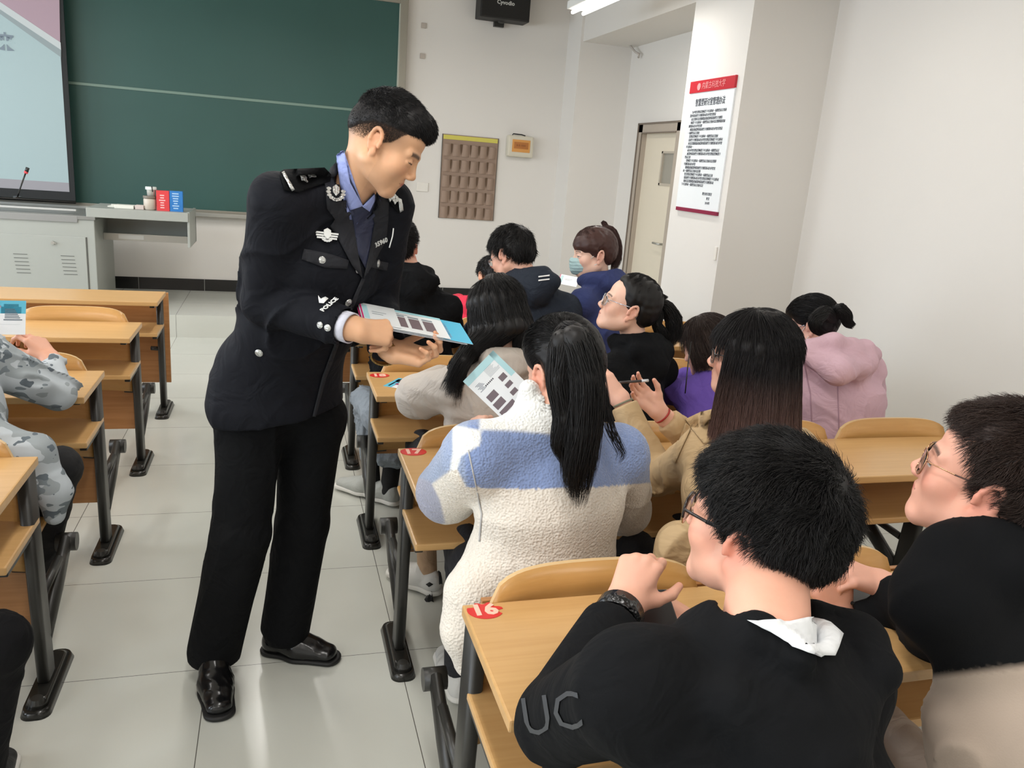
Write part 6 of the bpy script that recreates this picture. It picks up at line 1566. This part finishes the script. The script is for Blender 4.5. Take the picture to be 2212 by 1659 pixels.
F = torso_field(J, .007, chest=(.120, 1.3), waist=(.115, 1.3), hip=(.13, 1.35), sh=.058, arm=(.062, .056, .042), neckr=.056)
J['fw'] = V(-.5, .85, 0); hood(F, H7, J, .032, .11, .075, .085); F.disp(folds(71, .007, 36)); cuff_cut(F, J['WL'], J['EL']); cuff_cut(F, J['WR'], J['ER']); neck_hole(F, H7, J, .050, .0); backcut(F, 0)
geo_obj('hoodie', F.mesh(1), hood_m, b7)
TIED7 = [(.080, .094), (.062, .072), (.050, .040), (.034, .012), (.014, .0), (.004, .030), (-.022, .035), (-.032, 0), (-.045, -.055), (-.085, -.085), (-.16, -.06), (-.16, .05), (-.1, .2), (.10, .2), (.10, .10)]
F = cap_hair(H7, .011, TIED7, .004, .0, seed=7); cg = F.mesh(1); t7 = A3(1417, 657, .36)
tail(H7, b7, black_hair, cg, [[t7, A3(1438, 660, .35), A3(1456, 690, .34), A3(1456, 725, .33), A3(1440, 752, .32)], [t7, A3(1425, 675, .35), A3(1418, 700, .34), A3(1432, 725, .33), A3(1436, 748, .33)], [t7, A3(1418, 645, .36), A3(1428, 640, .36), A3(1440, 648, .36)]], [[.012, .024, .030, .024, .006], [.01, .018, .015, .02, .008], [.006, .006, .005, .003]], per=500, tie=t7, comb=(9000, (.03, .07)), r=.0011, wob=.012)
band('hair_tie', t7, t7-H7.c, .014, .012, .004, MAT['bracelet_olive'], b7)
glasses(H7, b7, mat('rim_silver', (190, 196, 206), .2, metal=.8), tr=.0012, temple_r=.0013)
trousers(J, cloth('dark_trousers', (28, 28, 31)), b7); shoes(J, b7, sneaker, sole_w, .008)
# ------------------------------------------------------------------ child in purple, between
J = seated(1.24, .20, N=A3(1536, 812, .30)); J['P'] = V(1.24, .18, .53); J['C'] = J['N']*.6+J['P']*.4; J['SL'] = A3(1490, 850, .28); J['SR'] = A3(1585, 850, .34); J['EL'] = V(1.06, .42, .80); J['WL'] = V(1.14, .60, .80); J['ER'] = V(1.40, .45, .80); J['WR'] = V(1.28, .60, .80)
H10 = Head(A3(1528, 752, .36), V(-.5, .75, -.42), V(-.15, .3, 1), .93, True)
b10 = make_body('person in purple bending over the desk, half hidden behind long dark hair', (1.24, .20, .42), H10, J, (224, 176, 156), hands=[dict(wrist=J['WL'], fdir=V(.3, .9, 0), back=V(0, 0, 1), side=-1, h=.004)], nr=(.044, .048), h=.0035)
F = torso_field(J, .008, chest=(.110, 1.3), waist=(.11, 1.3), hip=(.125, 1.35), sh=.056, arm=(.058, .054, .042), neckr=.06)
F.disp(folds(81, .006, 36)); cuff_cut(F, J['WL'], J['EL']); neck_hole(F, H10, J, .048, .0); backcut(F, 0); geo_obj('purple_hoodie', F.mesh(1), cloth('purple_cloth', (104, 78, 168), .9), b10)
F = cap_hair(H10, .016, LONG, .004, .004, seed=77); cg = F.mesh(1)
G = [[H10.w(x*.04, -.02, .125), H10.w(x*.086, y, .04), H10.w(x*.088, y-.01, -.04), H10.w(x*.085, y-.01, -.10)] for x in (-1, 1) for y in (.02, -.02, -.06)]+[[H10.w(0, -.03, .125), H10.w(x, -.105, .03), H10.w(x, -.105, -.06)] for x in (-.04, 0, .04)]
gs = [cg, combed(H10, cg, H10.w(0, -.04, -.3), 5000, (.03, .07), seed=77), guided(G, [[.012, .02, .024, .02]]*len(G), 260, 10, .0011, 77, .006)]; geo_obj('hair', join_geo(*gs), brown_hair, b10)
MB().tube([A3(1493, 738, .22), A3(1487, 780, .20), A3(1484, 810, .18), A3(1480, 850, .16)], .0025, 6).build('cord', plastic_black, b10, smooth=True)
trousers(J, cloth('dark_trousers', (28, 28, 31)), b10, h=.014)
# ------------------------------------------------------------------ girl in the pink hooded coat
J = seated(1.78, .20, N=A3(1790, 755, .30)); J['P'] = V(1.78, .17, .53); J['C'] = J['N']*.6+J['P']*.4+V(0, -.02, 0); J['SL'] = A3(1722, 800, .34); J['SR'] = A3(1872, 800, .26); J['EL'] = A3(1700, 880, .42); J['WL'] = V(1.62, .62, .80); J['ER'] = A3(1880, 868, .36); J['WR'] = V(1.80, .60, .80)
H11 = Head(A3(1755, 708, .37), V(-.62, .66, -.42), V(-.12, .25, 1), .95, True)
b11 = make_body('person in a pink hooded coat bowing her head, beside the right wall', (1.78, .20, .42), H11, J, (226, 178, 160), hands=[dict(wrist=J['WR'], fdir=V(-.3, .9, 0), back=V(0, 0, 1), side=1, h=.004)], nr=(.044, .048), h=.0035)
pink = cloth('pink_wool', (206, 172, 184), .95, ('noise', 200, .3, .0015))
F = torso_field(J, .007, chest=(.128, 1.38), waist=(.128, 1.3), hip=(.135, 1.35), sh=.066, arm=(.068, .062, .045), neckr=.060)
J['fw'] = V(-.25, .97, 0); hood(F, H11, J, .038, .12, .08, .10)
F.chain([A3(1735, 742, .20), A3(1800, 738, .14), A3(1872, 752, .16), A3(1895, 768, .20)], [.018, .030, .022, .012], .04); F.chain([A3(1745, 770, .17), A3(1810, 800, .08), A3(1880, 785, .13)], [.03, .05, .03], .05)
F.disp(folds(91, .006, 34)); cuff_cut(F, J['WR'], J['ER']); cuff_cut(F, J['WL'], J['EL']); neck_hole(F, H11, J, .044, .0); F.ell(A3(1832, 764, .15), (.060, .045, .045), None, .03); backcut(F, 0); co11 = geo_obj('hooded_coat', F.mesh(1), pink, b11)
for pl in ([(1808, 835), (1811, 835), (1814, 930), (1811, 930)], [(1733, 775), (1736, 775), (1752, 850), (1756, 930), (1753, 930), (1749, 852)]): patch('coat_seam', co11, pl, mat('pink_seam', (176, 142, 156), .9), b11, .0012, 8, .002)
F = cap_hair(H11, .014, TIED, .004, .002, seed=17); cg = F.mesh(1); t11 = A3(1800, 690, .27)
tail(H11, b11, black_hair, cg, [[t11, A3(1782, 672, .24), A3(1760, 690, .21), A3(1762, 708, .20), A3(1780, 724, .20)], [t11, A3(1812, 664, .25), A3(1826, 680, .24), A3(1832, 698, .23), A3(1846, 706, .22)]], [[.018, .026, .024, .018, .003], [.018, .024, .022, .014, .003]], per=900, tie=t11, comb=(6000, (.03, .07)), r=.0011, core=.45, wob=.01)
trousers(J, cloth('dark_trousers', (28, 28, 31)), b11, h=.014)
def mask(H, parent, m_, strap_m):
    F = Field(H.c-.16*H.s, H.c+.16*H.s, .0035); E, C = H.E, H.C
    E(F, (0, .056, -.042), (.055, .058, .050), .01); C(F, (0, .100, -.018), (0, .098, -.065), .022, .020, .03); F.cut(H.w(0, 0, -.006), H.B[2]); F.cut(H.w(0, .032, 0), -H.B[1]-H.B[2]*.15)
    F.disp(lambda x, y, z: .0012*np.sin(((x-H.c[0])*H.B[2, 0]+(y-H.c[1])*H.B[2, 1]+(z-H.c[2])*H.B[2, 2])*420)); o = geo_obj('face_mask', F.mesh(1), m_, parent); s_ = MB()
    for x in (-1, 1): s_.tube([H.w(x*.056, .045, -.018), H.w(x*.070, .012, .012), H.w(x*.080, -.006, .026)], .0015, 6); s_.tube([H.w(x*.056, .045, -.06), H.w(x*.072, .012, -.035), H.w(x*.080, -.010, -.028)], .0015, 6)
    s_.build('ear_loop', strap_m, o); return o
maskm = cloth('mask_blue', (176, 206, 208), .8); strapm = mat('mask_strap', (230, 230, 228), .7)
mask(H11, b11, maskm, strapm); glasses(H11, b11, MAT['rim_silver'])
# ------------------------------------------------------------------ row behind the officer
J = seated(.16, 1.12, N=A3(888, 592, 1.14)); J['P'] = V(.2, 1.08, .53); J['C'] = J['N']*.65+J['P']*.35; J['SL'] = A3(800, 650, 1.08); J['SR'] = A3(962, 668, 1.10); J['EL'] = V(-.06, 1.32, .80); J['WL'] = V(.08, 1.5, .80); J['ER'] = V(.42, 1.34, .80); J['WR'] = V(.28, 1.5, .80)
J['KL'] = V(.015, 1.37, .48); J['KR'] = V(.22, 1.46, .50); J['AL'] = V(.055, 1.29, .10); J['AR'] = V(.125, 1.205, .10)
H2 = Head(A3(858, 540, 1.19), V(.35, .90, -.10), V(0, 0, 1), 1.0)
b2 = make_body('person in a plain black hoodie seen from behind, right behind the officer', (.16, 1.12, .42), H2, J, (212, 158, 134), hands=[dict(wrist=J['WR'], fdir=V(-.3, .9, 0), back=V(0, 0, 1), side=1, h=.004)], nr=(.054, .058), h=.0035, sc=dict(blush=1.3))
F = torso_field(J, .008, chest=(.132, 1.42), waist=(.13, 1.4), hip=(.14, 1.4), sh=.066, arm=(.068, .060, .045), neckr=.062); hood(F, H2, J, .034, .10, .075, .09); F.disp(folds(101, .008, 34)); cuff_cut(F, J['WR'], J['ER']); cuff_cut(F, J['WL'], J['EL']); neck_hole(F, H2, J, .056, .0); backcut(F, .91); geo_obj('hoodie', F.mesh(1), hood_m, b2)
short_hair(H2, b2, black_hair, .014, SHORT12, topadd=.008, n=9000, L=(.014, .03), lift=.6, h=.005, r=.0008, seed=41, wob=.004)
jeans = cloth('washed_jeans', (134, 142, 150), .9, ('noise', 300, .3, .001), swell=.7)
for s_ in 'LR': J['A'+s_] = J['A'+s_]+V(0, 0, .11)
F = legs_field(J, .007, thigh=(.085, .064), calf=(.064, .060)); F.disp(folds(5, .008, 60)); geo_obj('trousers', F.mesh(1), jeans, b2)
for s_ in 'LR': J['A'+s_] = J['A'+s_]-V(0, 0, .11)
socks(J, cloth('sock_black', (20, 20, 20)), b2, r=.042, top=.12)
shoes(J, b2, cloth('sneaker_grey', (168, 170, 165), .6), sole_w, .004, .26, toes=dict(L=V(-.75, .66, 0), R=V(-.62, .78, 0)))
J = seated(.72, 1.14, N=A3(1135, 603, 1.10)); J['P'] = V(.76, 1.08, .53); J['C'] = J['N']*.62+J['P']*.38; J['SL'] = A3(1065, 680, 1.16); J['SR'] = A3(1222, 672, 1.04); J['EL'] = V(.52, 1.35, .80); J['WL'] = V(.58, 1.5, .80); J['ER'] = V(.98, 1.32, .80); J['WR'] = V(.80, 1.52, .80)
H3 = Head(A3(1106, 556, 1.16), V(-.55, .70, -.45), V(-.15, .3, 1), 1.0)
b3 = make_body('person in a dark navy jacket with two white stripes on the hood, bowing his head', (.72, 1.14, .42), H3, J, (222, 172, 150), hands=[dict(wrist=J['WR'], fdir=V(-.3, .9, 0), back=V(0, 0, 1), side=1, h=.004)], nr=(.054, .058), h=.0035)
navy = cloth('navy_shell', (26, 34, 46), .75, spec=.3)
F = torso_field(J, .007, chest=(.132, 1.42), waist=(.13, 1.4), hip=(.14, 1.4), sh=.068, arm=(.070, .060, .045), neckr=.062); J['fw'] = V(-.2, .98, 0); hood(F, H3, J, .036, .08, .075, .085); F.disp(folds(111, .010, 38)); cuff_cut(F, J['WR'], J['ER']); cuff_cut(F, J['WL'], J['EL']); neck_hole(F, H3, J, .056, .0); backcut(F, .91); j3 = geo_obj('navy_jacket', F.mesh(1), navy, b3)
for dv in (0, 8): patch('white_stripe', j3, [(1163, 597+dv), (1187, 594+dv), (1187, 597+dv), (1163, 600+dv)], strapm, b3, .003, 4)
short_hair(H3, b3, black_hair, .017, SHORT12, topadd=.004, n=9000, L=(.02, .04), lift=.12, h=.005, r=.0008, seed=43, wob=.003); glasses(H3, b3, MAT['rim_silver'])
trousers(J, cloth('dark_trousers', (28, 28, 31)), b3, h=.014)
J = seated(1.06, 1.15, N=A3(1296, 606, 1.16)); J['P'] = V(1.16, 1.08, .53); J['C'] = J['N']*.62+J['P']*.38; J['SL'] = A3(1258, 655, 1.06); J['SR'] = A3(1322, 640, 1.28); J['EL'] = V(.86, 1.3, .82); J['WL'] = V(.92, 1.5, .80); J['ER'] = V(1.14, 1.5, .80); J['WR'] = V(1.0, 1.55, .80)
H5 = Head(A3(1283, 552, 1.17), V(-.93, .10, -.10), V(.03, 0, 1), .95, True)
b5 = make_body('person in a blue fleece hoodie and a pale face mask, brown ponytail, by the door', (1.06, 1.15, .42), H5, J, (232, 192, 172), hands=[dict(wrist=J['WL'], fdir=V(-.3, .9, 0), back=V(0, 0, 1), side=-1, h=.004)], nr=(.044, .048), h=.0028, sc=dict(blush=.9))
F = torso_field(J, .007, chest=(.118, 1.3), waist=(.115, 1.3), hip=(.13, 1.35), sh=.058, arm=(.062, .056, .042), neckr=.056); J['fw'] = V(-.9, .4, 0); hood(F, H5, J, .036, .05, .06, .075); F.disp(folds(121, .007, 36)); cuff_cut(F, J['WR'], J['ER']); cuff_cut(F, J['WL'], J['EL']); neck_hole(F, H5, J, .047, .0); backcut(F, .91); geo_obj('blue_fleece', F.mesh(1), cloth('blue_fleece', (48, 58, 104), .95, ('noise', 260, .4, .002)), b5)
redbrown = hair_mat('hair_redbrown', (66, 44, 40), .42)
BANGS = [(.112, .03), (.080, .020), (.060, .022), (.048, .010), (.030, .0), (.012, -.012), (.004, .028), (-.022, .034), (-.032, 0), (-.042, -.05), (-.085, -.085), (-.16, -.06), (-.16, .05), (-.1, .2), (.15, .2), (.15, .03)]
F = cap_hair(H5, .014, BANGS, .004, .002, seed=27); cg = F.mesh(1); t5 = A3(1300, 512, 1.22)
tail(H5, b5, redbrown, cg, [[t5, A3(1306, 493, 1.22), A3(1322, 500, 1.20), A3(1332, 530, 1.18), A3(1332, 562, 1.16), A3(1322, 596, 1.14)], [t5, A3(1310, 494, 1.22), A3(1306, 484, 1.22), A3(1300, 478, 1.22)]], [[.014, .018, .024, .026, .022, .006], [.012, .014, .010, .003]], per=500, tie=t5, comb=(6000, (.03, .06)), r=.0011)
mask(H5, b5, maskm, strapm); trousers(J, cloth('dark_trousers', (28, 28, 31)), b5, h=.014)
J = seated(.78, 2.02, N=A3(1056, 640, 2.02)); J['P'] = V(.78, 1.99, .53); J['C'] = J['N']*.6+J['P']*.4; J['SL'] = A3(1022, 662, 2.0); J['SR'] = J['N']+V(.19, 0, -.05); J['EL'] = V(.60, 2.25, .79); J['WL'] = V(.68, 2.4, .79); J['ER'] = V(1.02, 2.25, .79); J['WR'] = V(.9, 2.42, .79)
H4 = Head(A3(1064, 602, 2.08), V(-.1, .8, -.6), V(0, .5, 1), .95)
b4 = make_body('person in bright red mostly hidden behind the two students with dark hair', (.78, 2.02, .42), H4, J, nr=(.05, .054), h=.005)
F = torso_field(J, .010, sh=.06, arm=(.062, .056, .045), neckr=.06); F.disp(folds(131, .006, 36)); neck_hole(F, H4, J, .054, 0); backcut(F, 1.82); geo_obj('red_jacket', F.mesh(1), cloth('red_cloth', (214, 34, 66), .8), b4)
short_hair(H4, b4, black_hair, .015, SHORT12, n=2500, L=(.02, .03), lift=.3, h=.007, r=.001, seed=45); trousers(J, cloth('dark_trousers', (28, 28, 31)), b4, h=.016)
# ------------------------------------------------------------------ left side: camouflage jacket, and a knee in the aisle
J = seated(-1.32, .22, N=V(-1.40, .30, 1.03)); J['P'] = V(-1.30, .17, .53); J['C'] = V(-1.36, .24, .82); J['SR'] = A3(-30, 775, .36); J['SL'] = J['N']+V(-.2, .0, -.06); J['ER'] = A3(128, 850, .44); J['WR'] = A3(112, 775, .56); J['EL'] = V(-1.72, .55, .80); J['WL'] = V(-1.55, .68, .86)
J['KR'] = A3(128, 1010, .30); J['AR'] = V(-1.17, .40, .10); wr = J['WR']
H14 = Head(V(-1.42, .38, 1.19), V(.1, .9, -.4), V(0, .3, 1), 1.0)
b14 = make_body('person in a pale grey camouflage jacket at the left edge, holding up a leaflet', (-1.32, .22, .42), H14, J, (214, 158, 132),
    hands=[dict(wrist=wr, fdir=A3(62, 722, .62)-wr, back=V(.5, -.45, .7), side=1, curls=[(.3, .8, .4), (.4, .9, .5), (.5, .9, .5), (.6, .9, .5)], fore=wr*.6+J['ER']*.4, thumb_dir=(.4, .85, -.35), thumb=(.2, .2)), dict(wrist=J['WL'], fdir=V(.5, .6, .5), back=V(-.4, -.5, .6), side=-1, h=.004)], h=.004)
m, nt, bs = nodes('camouflage'); N_, L_ = nt.nodes, nt.links; tc = N_.new('ShaderNodeTexCoord'); mp = N_.new('ShaderNodeMapping'); L_.new(tc.outputs['Object'], mp.inputs[0]); mp.inputs['Scale'].default_value = (1, 1, 1.5)
prev = None
for i, (sc_, th, colr) in enumerate(((9, .54, (150, 158, 162)), (13, .60, (118, 128, 134)), (17, .64, (94, 104, 112)))):
    n_ = N_.new('ShaderNodeTexNoise'); n_.inputs['Scale'].default_value = sc_; n_.inputs['Detail'].default_value = 2; n_.noise_dimensions = '4D'; n_.inputs['W'].default_value = i*3.7; L_.new(mp.outputs[0], n_.inputs[0])
    gt = N_.new('ShaderNodeMath'); gt.operation = 'GREATER_THAN'; gt.inputs[1].default_value = th; L_.new(n_.outputs['Fac'], gt.inputs[0])
    mx = N_.new('ShaderNodeMix'); mx.data_type = 'RGBA'; L_.new(gt.outputs[0], mx.inputs[0]); mx.inputs[7].default_value = (*lin(colr), 1)
    if prev is None: mx.inputs[6].default_value = (*lin((182, 190, 196)), 1)
    else: L_.new(prev, mx.inputs[6])
    prev = mx.outputs[2]
L_.new(prev, bs.inputs['Base Color']); bs.inputs['Roughness'].default_value = .85
F = torso_field(J, .006, chest=(.130, 1.4), waist=(.125, 1.4), hip=(.13, 1.4), sh=.070, arm=(.080, .066, .040), neckr=.062)
F.chain([J['P']+V(.06, -.02, .2), A3(75, 980, .14), A3(118, 1060, .12), A3(118, 1112, .12)], [.09, .050, .040, .028], .04)
el_ = J['ER']; fo = folds(141, .010, 44); F.disp(lambda x, y, z: fo(x, y, z)*(.5+np.exp(-((x-el_[0])**2+(y-el_[1])**2+(z-el_[2])**2)/.16**2)))
cuff_cut(F, wr-nrm(wr-J['ER'])*.0, J['ER']); neck_hole(F, H14, J, .056, 0); backcut2 = F.cut(V(0, -.035, 0), (0, -1, 0), k=.02, lim=(V(-2, -.5, .43), V(-1.14, .1, .83)))
geo_obj('camouflage_jacket', F.mesh(1), m, b14); short_hair(H14, b14, black_hair, n=2000, h=.006, r=.001, seed=47)
trousers(J, cloth('black_trousers', (20, 20, 22)), b14, h=.009); shoes(J, b14, cloth('sneaker_black', (24, 24, 26), .6), sole_w, .007)
leaf_quad(A3(-62, 648, .64), A3(58, 650, .63), A3(-66, 722, .60), 'cover', 'leaflet with a pale blue top held up at the left edge above the camouflage sleeve', seed=3)
J = seated(-1.28, -.70, N=V(-1.38, -.62, 1.05)); J['KR'] = V(-.985, -.57, .50); J['AR'] = V(-1.07, -.53, .10); J['ER'] = V(-1.10, -.42, .80); J['WR'] = V(-1.25, -.30, .80)
H15 = Head(V(-1.40, -.60, 1.22), V(0, 1, -.2), V(0, 0, 1), 1.0)
b15 = make_body('person in black trousers with one knee out in the aisle at the lower left corner', (-1.28, -.70, .42), H15, J, hands=[dict(wrist=J['WR'], fdir=V(-.6, .7, 0), back=V(0, 0, 1), side=1, h=.004)], h=.005)
F = torso_field(J, .010, arm=(.06, .052, .042)); F.disp(folds(151, .006, 36)); cuff_cut(F, J['WR'], J['ER']); neck_hole(F, H15, J, .056, 0); geo_obj('brown_jacket', F.mesh(1), cloth('brown_cloth', (60, 40, 32), .9), b15)
short_hair(H15, b15, black_hair, n=2000, h=.006, r=.001, seed=49)
trousers(J, cloth('black_trousers2', (17, 17, 19), spec=.15), b15, h=.007, thigh=(.092, .070), calf=(.066, .054)); shoes(J, b15, MAT['sneaker_black'], sole_w, .007)

leaf_quad(A3(1196, 590, 1.50), A3(1236, 598, 1.46), A3(1204, 612, 1.40), 'pink', 'bright small leaflet between the striped navy hood and the masked person', seed=12)
